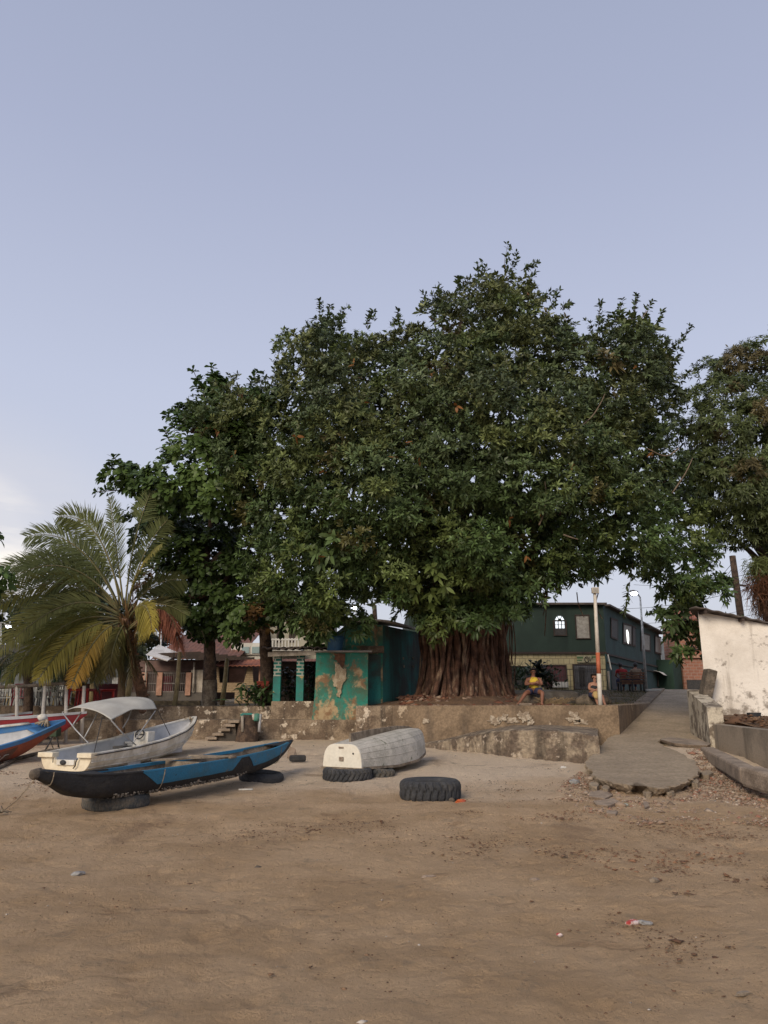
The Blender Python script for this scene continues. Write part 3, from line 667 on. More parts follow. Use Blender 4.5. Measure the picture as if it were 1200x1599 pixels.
P = [[Vector((pts[3][0]-.3, 24.7, hz+.10)), Vector((c0.x-.1, 24.6, hz+.12)), Vector((c0.x+.25, 24.8, hz+.10))], [Vector((pts[2][0]-.3, 30, hz+.45)), Vector((c0.x+.3, 30, hz+.45)), Vector((c1.x+.15, 28.6, hz+.10))]]
m.grid(P, smooth=False); m.build('roof', m_sheetlight, root, world=True, solid=.06)
for (a, b_) in ((629, 1028), (644, 1028), (630, 1041), (644, 1041)):
    m = MB(); t_ = (a-598)/62.; p = Vector((c0.x, 25, 0)).lerp(Vector((c1.x, 28.4, 0)), t_*.97); q = at(a, b_, p.y); m.box((q.x+.03, p.y-.02, q.z), (.04, .06, .07)); m.build('wall_bracket', m_oldwhite, root, world=True)

# porch left of the block
root = empty('porch', (-2.9, 24.9, 1.3), label='open porch with two turquoise brick pillars and a sagging sheet roof', cat='porch')
m = MB(); a = at(424, 1097, 24.6); b_ = at(496, 1097, 24.6); m.box(((a.x+b_.x)/2, 25.4, 1.18), (b_.x-a.x, 1.6, .62)); m.build('floor', m_wall, root, world=True, bevel=.02)
for (pl, pr, py) in ((428, 438, 1022), (465, 473, 1022)):
    x0_, x1_ = at(pl, 1060, 24.9).x, at(pr, 1060, 24.9).x; zb = 1.44; zm = at(pl, 1056, 24.9).z; zt_ = at(pl, py, 24.9).z; wd = .24
    pr_ = m = MB(); m.box(((x0_+x1_)/2, 24.98, (zb+zm)/2), (wd, .26, zm-zb)); po = m.build('pillar', m_turq, root, world=True, bevel=.01)
    m = MB(); m.box(((x0_+x1_)/2, 24.98, (zm+zt_)/2+.004), (wd-.01, .25, zt_-zm)); m.build('brick_facing', m_pillarb, po, world=True)
m = MB(); m.bar(at(419, 1022, 24.6), at(506, 1019, 24.6), .10, .14); m.build('front_beam', m_oldwhite, root, world=True)
m = MB(); P = []
for j, y in enumerate((24.3, 25.5, 27.0)):
    P.append([Vector((x, y, at(419, 1016, 24.6).z+.06+.07*j+.03*math.sin(x*26)+.05*mnoise.noise(Vector((x, y, 0))))) for x in np.linspace(-3.9, -1.7, 70)])
m.grid(P); m.build('roof', m_sheetdark, root, world=True, solid=.03)
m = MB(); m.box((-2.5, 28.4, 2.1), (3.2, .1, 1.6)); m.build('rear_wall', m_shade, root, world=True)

# ------------------------------------------------------------------ green building
Yb = 46.0
def fx(px): return at(px, 1050, Yb).x
def fz(py): return at(870, py, Yb).z
root = empty('green_house', (at(946, 1075, Yb).x, Yb, 1.9), label='two storey dark green corner house with yellow tiled ground floor', cat='house')
xc = at(947, 1020, Yb).x; ztop = fz(945); zmid = fz(1020); zlow = 1.5; xw = fx(640)
sx, sy = 24.5, 68.0
m = MB(); m.add([(xw, Yb, zmid), (xc, Yb, zmid), (xc, Yb, ztop), (xw, Yb, ztop)], [(0, 1, 2, 3)])
m.add([(xw, Yb, zmid), (xw, Yb+20, zmid), (xw, Yb+20, ztop), (xw, Yb, ztop)], [(3, 2, 1, 0)]); m.build('upper_wall', m_green, root, world=True)
m = MB(); m.add([(xc, Yb, zlow), (sx, sy, zlow), (sx, sy, ztop), (xc, Yb, ztop)], [(0, 1, 2, 3)]); m.add([(sx, sy, zlow), (sx-12, sy+5, zlow), (sx-12, sy+5, ztop), (sx, sy, ztop)], [(0, 1, 2, 3)]); m.build('side_wall', m_greenside, root, world=True)
m = MB(); m.box(((xw+xc)/2-.02, Yb+.16, (zlow+zmid)/2), (xc-xw-.1, .2, zmid-zlow)); m.build('lower_wall', m_tiles_y, root, world=True)
sd_ = (Vector((sx, sy, 0))-Vector((xc, Yb, 0))); sln = sd_.length; sd_.normalize(); sn = Vector((sd_.y, -sd_.x, 0))
def sidept(px, py, out=.0):   # point on the side wall under a pixel
    lo, hi = Yb, sy
    for _ in range(40):
        mm_ = (lo+hi)/2; q = at(px, py, mm_); lx = xc+(mm_-Yb)*(sx-xc)/(sy-Yb)
        if q.x > lx: lo = mm_
        else: hi = mm_
    return at(px, py, lo)+sn*out
m = MB(); 
for (za, h) in ((zmid-.05, .12), (fz(1034), .06)):
    m.bar(Vector((xc, Yb, za))+sn*.05, Vector((sx, sy, za))+sn*.05, .10, h)
m.box(((xw+xc)/2, Yb-.04, zmid+.02), (xc-xw, .14, .12)); m.build('cornice', m_shade, root, world=True)
m = MB(); m.box(((xw+xc)/2, Yb+.6, ztop+.06), (xc-xw+.3, 1.9, .12)); m.bar(Vector((xc, Yb+.6, ztop+.055)), Vector((sx, sy, ztop+.055)), 1.2, .11)
m.build('roof_edge', m_sheetdark, root, world=True)
P = [[Vector((xw, Yb+1, ztop+.1)), Vector((xc, Yb+1, ztop+.1))], [Vector((xw+4, Yb+14, ztop+.4)), Vector((sx-2, sy, ztop+.1))]]
m = MB(); m.grid(P, smooth=False); m.build('roof', m_sheetdark, root, world=True)
def opening(parent, name, px0, px1, py0, py1, matp, framep=None, depth=.06, frame=.06, panel='panel'):
    xa, xb_ = fx(px0), fx(px1); za, zb_ = fz(py1), fz(py0)
    m = MB(); w_ = xb_-xa; h_ = zb_-za
    m.box((xa+frame/2, Yb-.02, (za+zb_)/2), (frame, .12, h_)); m.box((xb_-frame/2, Yb-.02, (za+zb_)/2), (frame, .12, h_))
    m.box(((xa+xb_)/2, Yb-.022, zb_-frame/2), (w_-2*frame, .12, frame)); m.box(((xa+xb_)/2, Yb-.022, za+frame/2), (w_-2*frame, .12, frame))
    fr = m.build(name, framep or m_shade, parent, world=True)
    m = MB(); m.box(((xa+xb_)/2, Yb+.0, (za+zb_)/2), (w_-2*frame, .05, h_-2*frame)); m.build(panel, matp, fr, world=True)
    return fr, xa, xb_, za, zb_
fr, xa_, xb_, za_, zb_ = opening(root, 'window', 797, 829, 1040, 1074, m_dark)
fr, xa_, xb_, za_, zb_ = opening(root, 'shopfront', 848, 885, 1038, 1074, m_shutter, panel='roller_shutter')
m = MB(); m.box(((xa_+xb_)/2+.25, Yb-.2, za_+.18), (.9, .25, .32)); m.build('step', m_housewhite, root, world=True)
fr, xa_, xb_, za_, zb_ = opening(root, 'gateway', 895, 934, 1037, 1077, m_shutterg, panel='door_panel')
m = MB()
for k in range(13): m.box((xa_+.1+k*(xb_-xa_-.2)/12, Yb-.14, (za_+zb_)/2-.05), (.025, .025, zb_-za_-.1))
for h in (.35, 1.1): m.box(((xa_+xb_)/2, Yb-.14, zb_-h), (xb_-xa_-.1, .03, .03))
m.build('grille', m_dark, fr, world=True)
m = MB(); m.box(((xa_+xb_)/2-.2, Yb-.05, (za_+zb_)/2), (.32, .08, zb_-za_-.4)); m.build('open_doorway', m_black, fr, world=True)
# railing of thin bars in front of the ground floor
m = MB()
for k in range(34): m.box((fx(797)+k*(fx(944)-fx(797))/33, Yb-1.4, 2.55), (.02, .02, 1.35))
for z in (3.2, 2.0): m.box(((fx(797)+fx(944))/2, Yb-1.42, z), (fx(944)-fx(797), .03, .03))
tag(m.build('iron_railing', m_dark), 'thin dark iron railing in front of the yellow tiled ground floor', 'railing')
# lit arched window upstairs
fr, xa_, xb_, za_, zb_ = opening(root, 'window', 868, 889, 969, 993, m_dark)
m = MB()
for i in range(3):
    for j in range(2):
        w3 = (xb_-xa_-.2)/3; m.box((xa_+.1+w3*(i+.5), Yb-.045, zb_-.14-.23*j), (w3-.06, .02, .20))
for k in range(3):
    a0 = math.pi*k/3+.10; a1 = math.pi*(k+1)/3-.10; cx = (xa_+xb_)/2
    m.add([(cx+math.cos(a)*r_, Yb-.045, zb_+.01+math.sin(a)*r_) for (a, r_) in ((a0, .12), (a0, .28), (a1, .28), (a1, .12))], [(0, 1, 2, 3)])
m.build('pane', m_litwin, fr, world=True)
fr, *_ = opening(root, 'window', 903, 926, 960, 998, m_curtain, panel='curtain'); 
# shop sign above the gateway
m = MB(); m.box((fx(918), Yb-.05, fz(1029)), (fx(934)-fx(902), .06, .42)); sg = m.build('sign_board', mat('sign_cream', (.33, .30, .19), (.28, .25, .16), 3, fine=.05), root, world=True)
m = MB()
m.box((fx(907), Yb-.085, fz(1027)), (.36, .01, .12)); m.box((fx(906), Yb-.085, fz(1031)), (.30, .01, .07)); m.box((fx(929), Yb-.085, fz(1026)), (.30, .01, .10))
m.build('lettering', mat('sign_green', (.07, .13, .05), None, bumps=0), sg, world=True)
m = MB(); cx, cz = fx(917.5), fz(1030)
m.tube([(cx+.13*math.cos(a), Yb-.09, cz+.16*math.sin(a)) for a in np.linspace(0, 6.28, 14)], .025, 5)
m.tube([(cx-.05, Yb-.09, cz+.07), (cx+.06, Yb-.09, cz+.05), (cx+.05, Yb-.09, cz-.06)], .018, 5)
m.build('lettering', m_black, sg, world=True); m = MB()
m.tube([(fx(922), Yb-.09, cz+.16), (fx(923), Yb-.09, cz-.10), (fx(924.5), Yb-.09, cz+.02), (fx(926), Yb-.09, cz+.18), (fx(927), Yb-.09, cz-.02)], .02, 5)
m.build('lettering', m_black, sg, world=True)
m = MB(); m.bar((xc+.06, Yb-.08, fz(1022)), (xc+.2, Yb-.08, fz(1046)), .14, .05); m.build('white_panel', m_housewhite, root, world=True)
m = MB(); m.tube([(xc+.03, Yb-.07, fz(1048)), (xc+.03, Yb-.07, 1.9)], .06, 6); m.build('drain_pipe', m_oldwhite, root, world=True)
def sidewin(parent, px0, px1, pt0, pb0, pt1, pb1, matp, name='window', frame=True, panel='curtain'):
    q = [sidept(px0, pt0, .05), sidept(px1, pt1, .05), sidept(px1, pb1, .05), sidept(px0, pb0, .05)]
    ctr = sum(q, Vector())/4
    m = MB(); ins = [ctr+(p-ctr)*.82 for p in q]; o_ = [p+sn*.02 for p in q]
    m.add(o_+[p+sn*.02 for p in ins], [(0, 1, 5, 4), (1, 2, 6, 5), (2, 3, 7, 6), (3, 0, 4, 7)]); m.add(q+o_, [(0, 1, 5, 4), (1, 2, 6, 5), (2, 3, 7, 6), (3, 0, 4, 7)])
    fr = m.build(name, m_shade, parent, world=True)
    m = MB(); m.add(ins, [(0, 1, 2, 3)]); m.build(panel, matp, fr, world=True)
    return fr, ctr
sidewin(root, 953, 964, 964, 996, 968, 1000, m_dark, panel='pane')
fr, ctr = sidewin(root, 972, 986, 972, 1005, 976, 1009, m_curtain)
q = sidept(979, 992, .075); m = MB(); m.add([q+sd_*a+Vector((0, 0, b_)) for (a, b_) in ((-.45, .30), (.0, .38), (.42, .16), (.36, -.3), (-.05, -.62), (-.4, -.4))], [(0, 1, 2, 3, 4, 5)]); m.build('pane', m_winglint, fr, world=True)
sidewin(root, 987, 992, 977, 1009, 979, 1010, m_dark, name='window', panel='pane')
sidewin(root, 1000, 1015, 986, 1016, 991, 1018, m_curtain); sidewin(root, 1022, 1032, 991, 1020, 995, 1023, m_curtain)
m = MB(); a = sidept(957, 1048, .04); 
for (pa, pb, ta, ba, tb, bb) in ((955, 968, 1048, 1076, 1050, 1077),):
    q = [sidept(pa, ta, .04), sidept(pb, tb, .04), sidept(pb, bb, .04), sidept(pa, ba, .04)]; m.add(q, [(0, 1, 2, 3)])
m.build('doorway_or_shade', m_black, root, world=True)
q = [sidept(967, 1042, .06), sidept(972, 1043, .06), sidept(971, 1070, .06), sidept(968, 1069, .06)]; m = MB(); m.add(q, [(0, 1, 2, 3)]); m.build('door_edge', m_oldwhite, root, world=True, solid=.03)
fr, ctr = sidewin(root, 1026, 1035, 1052, 1072, 1054, 1073, mat('grille_wood', (.16, .11, .08), None), panel='grille')
m = MB(); a = sidept(1020, 1049, .5); b_ = sidept(1035, 1053, .5); P = [[a+sn*.3-Vector((0, 0, .25)), b_+sn*.3-Vector((0, 0, .25))], [a, b_], [a-sn*.45+Vector((0, 0, .12)), b_-sn*.45+Vector((0, 0, .12))]]; m.grid(P); m.build('awning', m_sheetlight, root, world=True, solid=.04)
# green garden wall block and white house further up the lane
root = empty('annex', (sx, sy, 1.9), label='bright green garden annex stepping down at the end of the green house', cat='annex')
m = MB(); a = at(1040, 1030, 66.0); b_ = at(1050, 1030, 64); c_ = at(1083, 1040, 70)
m.add([(b_.x, 64, 1.5), (b_.x, 64, at(1050, 1030, 64).z), (c_.x, 70, at(1083, 1040, 70).z), (c_.x, 70, 1.5), (a.x-2, 66.5, 1.5), (a.x-2, 66.5, at(1040, 1030, 66).z)], [(0, 3, 2, 1), (0, 1, 5, 4)])
m.build('wall', m_green2, root, world=True)
m = MB(); q = at(1077, 1064, 68.7); m.box((q.x, 68.75, 2.9), (.9, .1, 2.4)); m.build('doorway_or_shade', m_black, root, world=True)
root = empty('white_house', (27, 74, 1.9), label='grey white upper storey seen above the bright green annex', cat='house')
m = MB(); a = at(1040, 985, 74); b_ = at(1072, 985, 74); m.box(((a.x+b_.x)/2, 76, 3.5), (b_.x-a.x, 4, 10.5-3.5)); m.build('wall', mat('grey_white', (.26, .27, .27), (.2, .21, .21), 2), root, world=True)
m = MB(); q = at(1050, 1015, 73.9); m.box((q.x, 73.96, q.z), (.7, .08, 1.4)); m.build('window', m_dark, root, world=True)
# brick house
root = empty('brick_house', (30, 66, 1.9), label='raw orange hollow brick house behind the shed roof', cat='house')
a = at(1060, 972, 66); b_ = at(1120, 960, 66)
m = MB(); m.box(((a.x+b_.x)/2, 68, (at(1080, 968, 66).z+1.5)/2), (b_.x-a.x, 4, at(1080, 968, 66).z-1.5)); m.build('wall', m_brick, root, world=True)
m = MB(); z1 = at(1080, 1025, 66).z; m.box(((a.x+b_.x)/2, 65.9, z1), (b_.x-a.x+.1, .3, .25)); m.build('floor_band', m_salmon, root, world=True)
P = [[Vector((a.x-.5, 65.4, at(1080, 972, 66).z+.0)), Vector((b_.x, 65.4, at(1080, 972, 66).z+.4))], [Vector((a.x-.5, 69, at(1080, 972, 66).z+1.3)), Vector((b_.x, 69, at(1080, 972, 66).z+1.7))]]
m = MB(); m.grid(P, smooth=False); m.build('roof', m_tile2, root, world=True, solid=.12)
m = MB(); q = at(1088, 1075, 65); m.box((q.x, 65, q.z+.1), (1.5, .1, 1.2)); m.build('doorway_or_shade', m_dark, root, world=True)

# ------------------------------------------------------------------ houses behind the left terrace
m_oldgrille = mat('old_grille', (.20, .18, .16), (.13, .11, .10), 6)
Yh = 38.0
def hx(px, Y=None): return at(px, 1050, Y or Yh).x
def hz_(py, Y=None): return at(330, py, Y or Yh).z
def hbox(parent, name, px0, px1, py0, py1, Y, depth, material, **k):
    a = at(px0, py0, Y); b_ = at(px1, py1, Y)
    m = MB(); m.box(((a.x+b_.x)/2, Y+depth/2, (a.z+b_.z)/2), (b_.x-a.x, depth, a.z-b_.z)); return m.build(name, material, parent, world=True, **k)
def tileroof(parent, px0, px1, pyE, pyR, Y0, Y1, material, nseg=None, name='roof'):
    a = at(px0, pyE, Y0); b_ = at(px1, pyE, Y0); c_ = at(px0, pyR, Y1); n = int((b_.x-a.x)/.055)
    P = []
    for j in range(13):
        t_ = j/12; P.append([Vector((a.x+(b_.x-a.x)*i/n, Y0+(Y1-Y0)*t_, a.z+(c_.z-a.z)*t_+.045*abs(math.sin(i*math.pi/4))+.03*((j*1.0) % 2))) for i in range(n+1)])
    m = MB(); m.grid(P); return m.build(name, material, parent, world=True, solid=.03)
root = empty('tiled_house', (hx(260), Yh, 1.3), label='low tile roofed house with grilled veranda left of the limewashed trunk', cat='house')
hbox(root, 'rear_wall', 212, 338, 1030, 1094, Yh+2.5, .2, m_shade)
hbox(root, 'fascia', 215, 322, 1032, 1048, Yh+.3, .15, mat('old_fascia', (.14, .08, .065), (.10, .06, .05), 3))
hbox(root, 'base_wall', 205, 320, 1081, 1094, Yh, .25, mat('dark_base', (.06, .052, .046), (.10, .085, .07), 2, fine=.2))
for pa, pb in ((222, 228), (246, 252), (291, 297)): hbox(root, 'pillar', pa, pb, 1050, 1086 if pa > 230 else 1082, Yh-.1, .25, m_salmon, bevel=.01)
for pa, pb in ((229, 245), (253, 290)):
    m = MB(); xa_, xb_ = hx(pa), hx(pb); zt_, zb_ = hz_(1051), hz_(1080)
    n = int((xb_-xa_)/.09)
    for k in range(n+1): m.box((xa_+(xb_-xa_)*k/n, Yh+.02, (zt_+zb_)/2), (.018, .018, zt_-zb_))
    for z in (zt_, (zt_+zb_)/2-.05, zb_): m.box(((xa_+xb_)/2, Yh+.02, z), (xb_-xa_, .04, .05))
    m.build('grille', m_oldgrille, root, world=True)
hbox(root, 'side_panel', 299, 320, 1046, 1081, Yh+.05, .15, m_oldwhite)
m = MB(); m.tube([at(302, 1080, Yh-.1), at(304, 1034, Yh-.1)], .05, 6); m.tube([at(226, 1085, Yh-.3), at(229, 1035, Yh-.3)], .04, 6); m.build('drain_pipe', m_oldwhite, root, world=True)
tileroof(root, 236, 372, 1030, 985, Yh-.4, Yh+7, m_tile)
m = MB()
for k in range(7): a = at(236+k*14, 1022+k*1.5, Yh-1.1); m.bar(a, a+Vector((2.3, .5, .12)), .07, .10)
m.build('eave_batten', m_shade, root, world=True)
hbox(root, 'door', 256, 268, 1056, 1082, Yh+1.6, .1, m_maroon)
m = MB(); a = at(229, 1022, Yh-1.6); P = [[a, at(262, 1032, Yh-1.6)], [a+Vector((.1, 1.5, .55)), at(262, 1032, Yh-1.6)+Vector((.1, 1.5, .45))]]; m.grid(P, smooth=False); tag(m.build('awning', m_sheetlight, solid=.04), 'small white sheet awning just right of the palm trunk', 'awning')
# yellowish verge wall under the house
tag(hbox(None, 'garden_wall', 222, 312, 1094, 1106, 27.0, .25, mat('yellowish_wall', (.33, .245, .135), (.16, .12, .075), 5, .4, .6, .95, .4, 14), bevel=.02), 'low yellowish crumbling wall between the yellow post and the limewashed trunk', 'wall')

root = empty('ochre_house', (hx(380), Yh, 1.3), label='house with ochre stone cladding and a narrow tiled canopy between the two tree trunks', cat='house')
hbox(root, 'rear_wall', 330, 440, 1034, 1092, Yh+3, .2, mat('inner_wall', (.20, .13, .10), (.15, .10, .08), 2))
def ztrap(name, pts, Y, d, material):
    m = MB(); q = [at(a, b_, Y) for a, b_ in pts]; m.prism([(p.x, p.z) for p in q], Y, Y+d, lambda a, b_, dd: Vector((a, dd, b_))); return m.build(name, material, root, world=True)
hbox(root, 'lower_wall', 337, 400, 1066, 1081, Yh, .2, m_stoneclad)
ztrap('pillar', [(337, 1042), (341, 1042), (343, 1066), (338, 1066)], Yh+.003, .19, m_stoneclad)
ztrap('pillar', [(387, 1042), (394, 1042), (396, 1066), (381, 1066)], Yh+.003, .19, m_stoneclad)
hbox(root, 'stone_base', 367, 396, 1081, 1098, Yh-1, .5, m_stoneclad)
hbox(root, 'pillar', 405, 412, 1040, 1066, Yh+.003, .2, m_salmon)
tileroof(root, 335, 425, 1041, 1031, Yh-.5, Yh+1.2, m_tile2, name='canopy')
hbox(root, 'upper_wall', 362, 410, 1004, 1033, Yh+1.5, .2, m_housewhite)
for pa in (376, 392):
    f_ = hbox(root, 'window', pa, pa+15, 1008, 1022, Yh+1.38, .1, m_housewhite); hbox(f_, 'pane', pa+2, pa+13, 1010, 1020, Yh+1.33, .04, mat('pale_pane', (.25, .33, .33), None, rough=.2, bumps=0))
hbox(root, 'inner_opening', 358, 382, 1044, 1066, Yh+2.9, .06, m_salmon)
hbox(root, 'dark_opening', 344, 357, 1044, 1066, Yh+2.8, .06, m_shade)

root = empty('balcony_house', (hx(460, 52), 52, 1.3), label='pale cream two storey house with a white balcony behind the porch roof', cat='house')
hbox(root, 'wall', 408, 520, 945, 1060, 52, 4, mat('cream_wall', (.36, .33, .25), (.30, .27, .20), 1.2))
hbox(root, 'balcony_floor', 424, 470, 1010, 1016, 50.6, 1.5, m_housewhite)
m = MB()
for k in range(9): q = at(426+k*5, 1003, 50.6); m.box((q.x, 50.65, q.z-.1), (.09, .09, .75))
q0, q1 = at(424, 998, 50.6), at(470, 998, 50.6); m.box(((q0.x+q1.x)/2, 50.65, q0.z-.02), (q1.x-q0.x, .12, .10)); m.build('balustrade', m_housewhite, root, world=True)
for pa in (433, 452, 480): hbox(root, 'window', pa, pa+9, 972, 1003, 51.95, .1, m_shade)
hbox(root, 'roof', 404, 524, 940, 946, 51.6, 4.6, m_tile)
root = empty('far_house', (hx(470, 44), 44, 1.3), label='salmon walled low house seen between the two porch pillars', cat='house')
hbox(root, 'wall', 425, 520, 1044, 1098, 44, 3, m_salmon)
tileroof(root, 425, 512, 1045, 1030, 43.4, 47, m_tile); hbox(root, 'doorway_or_shade', 448, 462, 1048, 1096, 43.94, .1, m_shade)
hbox(root, 'window', 428, 436, 1050, 1066, 43.94, .1, m_shade)
root = empty('background_house', (hx(60, 60), 60, 1.3), label='grey house far behind the beach bar at the left', cat='house')
hbox(root, 'wall', -60, 200, 1035, 1100, 60, 5, mat('far_grey', (.13, .14, .14), (.09, .10, .10), 1.5)); hbox(root, 'roof', -70, 210, 1028, 1036, 59.5, 6, m_tile)
for pa in (-20, 40, 95, 165): hbox(root, 'window', pa, pa+14, 1050, 1075, 59.95, .1, m_dark)
hbox(root, 'door', 176, 182, 1058, 1092, 59.93, .1, m_housewhite)

# yellow posts
for (pa, ya, pb, yb, Y, r, lab) in ((273, 1102, 281, 1018, 26.5, .075, 'tall yellow leaning post under the brown dead frond'), (347, 1098, 355, 1028, 28.5, .085, 'yellow mottled post right of the limewashed trunk'),
                                    (197, 1097, 206, 1040, 26.5, .10, 'yellow post between the two palm trunks')):
    m = MB(); a = at(pa, ya, Y); b_ = at(pb, yb, Y); a.z -= .1; m.tube([a, a.lerp(b_, .5)+Vector((.02, 0, 0)), b_], [r*1.1, r, r*.85], 10); tag(m.build('yellow_post', m_yellowpost), lab, 'post', 'yellow wooden posts')

# ------------------------------------------------------------------ beach bar, far left
root = empty('bar_shelter', (at(70, 1105, 29).x, 29, 1.15), label='open beach bar shelter on yellow and green posts behind the palm fronds', cat='shelter')
for (pa, pb) in ((-8, 0), (14, 19), (85, 91), (114, 124), (143, 147)):
    a = at(pa, 1106, 28.5); b_ = at(pb, 1030, 28.5); m_ = a.lerp(b_, .52)
    m = MB(); m.tube([a, m_], [.11, .10], 8); po = m.build('post', m_yellowpost, root, world=True)
    m = MB(); m.tube([m_, b_], [.105, .095], 8); m.build('painted_top', m_bargreen, po, world=True)
m = MB(); P = [[at(-60, 1040, 27.3), at(160, 1035, 27.3)], [at(-60, 1008, 29.5), at(160, 1008, 29.5)], [at(-60, 1040, 32), at(160, 1040, 32)]]; m.grid(P, smooth=False); m.build('roof', mat('thatch_dark', (.05, .042, .03), (.03, .026, .02), 6, bumps=.8), root, world=True, solid=.08)
m = MB(); m.box((at(153, 1090, 30).x, 30.2, 1.7), (1.6, .4, .85)); tag(m.build('bar_counter', m_maroon, bevel=.03), 'long dark red counter at the right end of the beach bar', 'counter')
def chair(material):
    r = empty('plastic_chair', (0, 0, 0)); m = MB(); m.box((0, 0, .43), (.44, .42, .03)); m.build('seat', material, r, bevel=.012)
    m = MB()
    for k in range(4): m.box((-.15+.10*k, .21, .66), (.05, .025, .34))
    m.tube([(-.21, .20, .44), (-.22, .23, .80), (-.12, .24, .87), (.12, .24, .87), (.22, .23, .80), (.21, .20, .44)], .022, 6); m.build('backrest', material, r)
    for s1 in (-1, 1):
        for s2 in (-1, 1):
            m = MB(); m.bar((s1*.19, s2*.18, .42), (s1*.24, s2*.23, 0), .045, .045); m.build('leg', material, r)
        m = MB(); m.tube([(s1*.21, .22, .66), (s1*.24, .0, .66), (s1*.23, -.19, .62), (s1*.20, -.2, .43)], .02, 6); m.build('armrest', material, r)
    return r
def table(material):
    r = empty('plastic_table', (0, 0, 0)); m = MB(); m.box((0, 0, .72), (.74, .74, .03)); m.box((0, 0, .68), (.66, .66, .05)); m.build('tabletop', material, r, bevel=.01)
    for s1 in (-1, 1):
        for s2 in (-1, 1):
            m = MB(); m.bar((s1*.30, s2*.30, .69), (s1*.33, s2*.33, 0), .05, .05); m.build('leg', material, r)
    return r
def place(proto, used, x, y, z, rz, label, cat, group):
    o = proto if not used else copy_tree(proto); o.location = (x, y, z); o.rotation_euler = (0, 0, rz); return tag(o, label, cat, group)
ch = chair(m_whitepl); FZ = 1.16
spots = [(8, 27.2, .3, 'white plastic chair nearest the left edge of the photo'), (24, 27.6, 3.3, 'white plastic chair just left of the second rail post'), (36, 26.6, 2.9, 'white plastic chair right beside the maroon chair'),
         (55, 27.8, 1.0, 'white plastic chair behind the small left palm trunk'), (64, 26.8, 2.2, 'white plastic chair directly behind the third rail post'), (76, 26.7, 3.6, 'white plastic chair left of the leaning yellow bar post'), (94, 27.5, 2.4, 'white plastic chair right of the leaning yellow bar post'), (104, 28.2, 2.8, 'white plastic chair behind the fourth rail post')]
for i, (px, Y, rz, lab) in enumerate(spots): place(ch, i > 0, at(px, 1100, Y).x, Y, FZ, rz, lab, 'chair', 'white plastic chairs of the beach bar')
ch2 = chair(m_maroon)
for i, (px, Y, rz, lab) in enumerate(((33, 25.9, 3.14, 'maroon chair with its back to the sea beside the small palm trunk'), (80, 29.5, 3.0, 'maroon chair deep in the bar behind the leaning yellow post'))): place(ch2, i > 0, at(px, 1100, Y).x, Y, FZ, rz, lab, 'chair', 'maroon chairs of the beach bar')
tb = table(m_redpl)
for i, (px, Y, lab) in enumerate(((127, 26.6, 'bright red plastic table nearest the rail'), (140, 27.6, 'bright red plastic table beside the green bar post'), (162, 28.6, 'red plastic table in front of the dark red counter'))): place(tb, i > 0, at(px, 1100, Y).x, Y, FZ, .2*i, lab, 'table', 'red plastic tables')
tb2 = table(m_whitepl)
for i, (px, Y, lab) in enumerate(((14, 28.6, 'white plastic table at the far left of the bar'), (48, 28.4, 'white plastic table behind the small palm trunk'), (86, 28.2, 'white plastic table right of the leaning yellow post'))): place(tb2, i > 0, at(px, 1100, Y).x, Y, FZ, .3*i, lab, 'table', 'white plastic tables')
# rail of poles in front of the bar
root = empty('pole_rail', (at(60, 1115, 22.5).x, 22.5, .3), label='rough horizontal pole on white painted uprights in front of the bar', cat='railing')
m = MB(); pts = [at(p_, y_, 22.5)+Vector((0, 0, .02*random.uniform(-1, 1))) for p_, y_ in ((-60, 1076), (-10, 1074), (30, 1072), (70, 1070), (105, 1068), (137, 1064))]; m.tube(pts, [.055, .055, .05, .05, .048, .045], 8); m.build('rail', m_driftwood, root, world=True)
for p_, q_ in ((27, 30), (71, 67), (104, 106), (132, 130), (-20, -20)):
    m = MB(); a = at(q_, 1128, 22.5); a.z = .3; m.tube([a, at(p_, 1071, 22.5)], [.055, .05], 8); m.build('upright', m_pwhite, root, world=True)

# tree stump with pipes on the low wall
root = empty('tree_stump', (at(388, 1150, 23.3).x, 23.3, .36), label='thick brown stump with flared foot standing against the low wall', cat='stump')
m = MB(); x_ = at(388, 1130, 23.3).x; m.tube([(x_, 23.3, .1), (x_, 23.3, .5), (x_-.02, 23.35, .9), (x_-.02, 23.4, at(388, 1121, 23.3).z)], [.42, .33, .26, .24], 16, jag=.12); m.build('trunk', m_bark, root, world=True)
m = MB(); x2 = at(386, 1117, 23.5).x; m.box((x2, 23.5, at(388, 1117, 23.5).z), (.36, .3, .13)); m.build('painted_cap', m_turq, root, world=True, bevel=.02)
for k, (pa, ya, pb, yb, mt, lab) in enumerate(((379, 1118, 379, 1143, m_oldwhite, 'short white pipe on the left side of the stump'), (396, 1115, 397, 1124, m_oldwhite, 'stubby white pipe on top of the stump'), (407, 1115, 405, 1143, m_metal, 'long grey pipe on the right side of the stump'), (402, 1115, 401, 1126, m_bargreen, 'dark green pipe between the white and grey ones'))):
    m = MB(); m.tube([at(pa, ya, 23.05), at(pb, yb, 23.0)], .045 if k != 3 else .09, 8); tag(m.build('pipe', mt), lab, 'pipe')
m = MB(); m.box(at(402, 1124, 23.3), (.42, .3, .26)); 

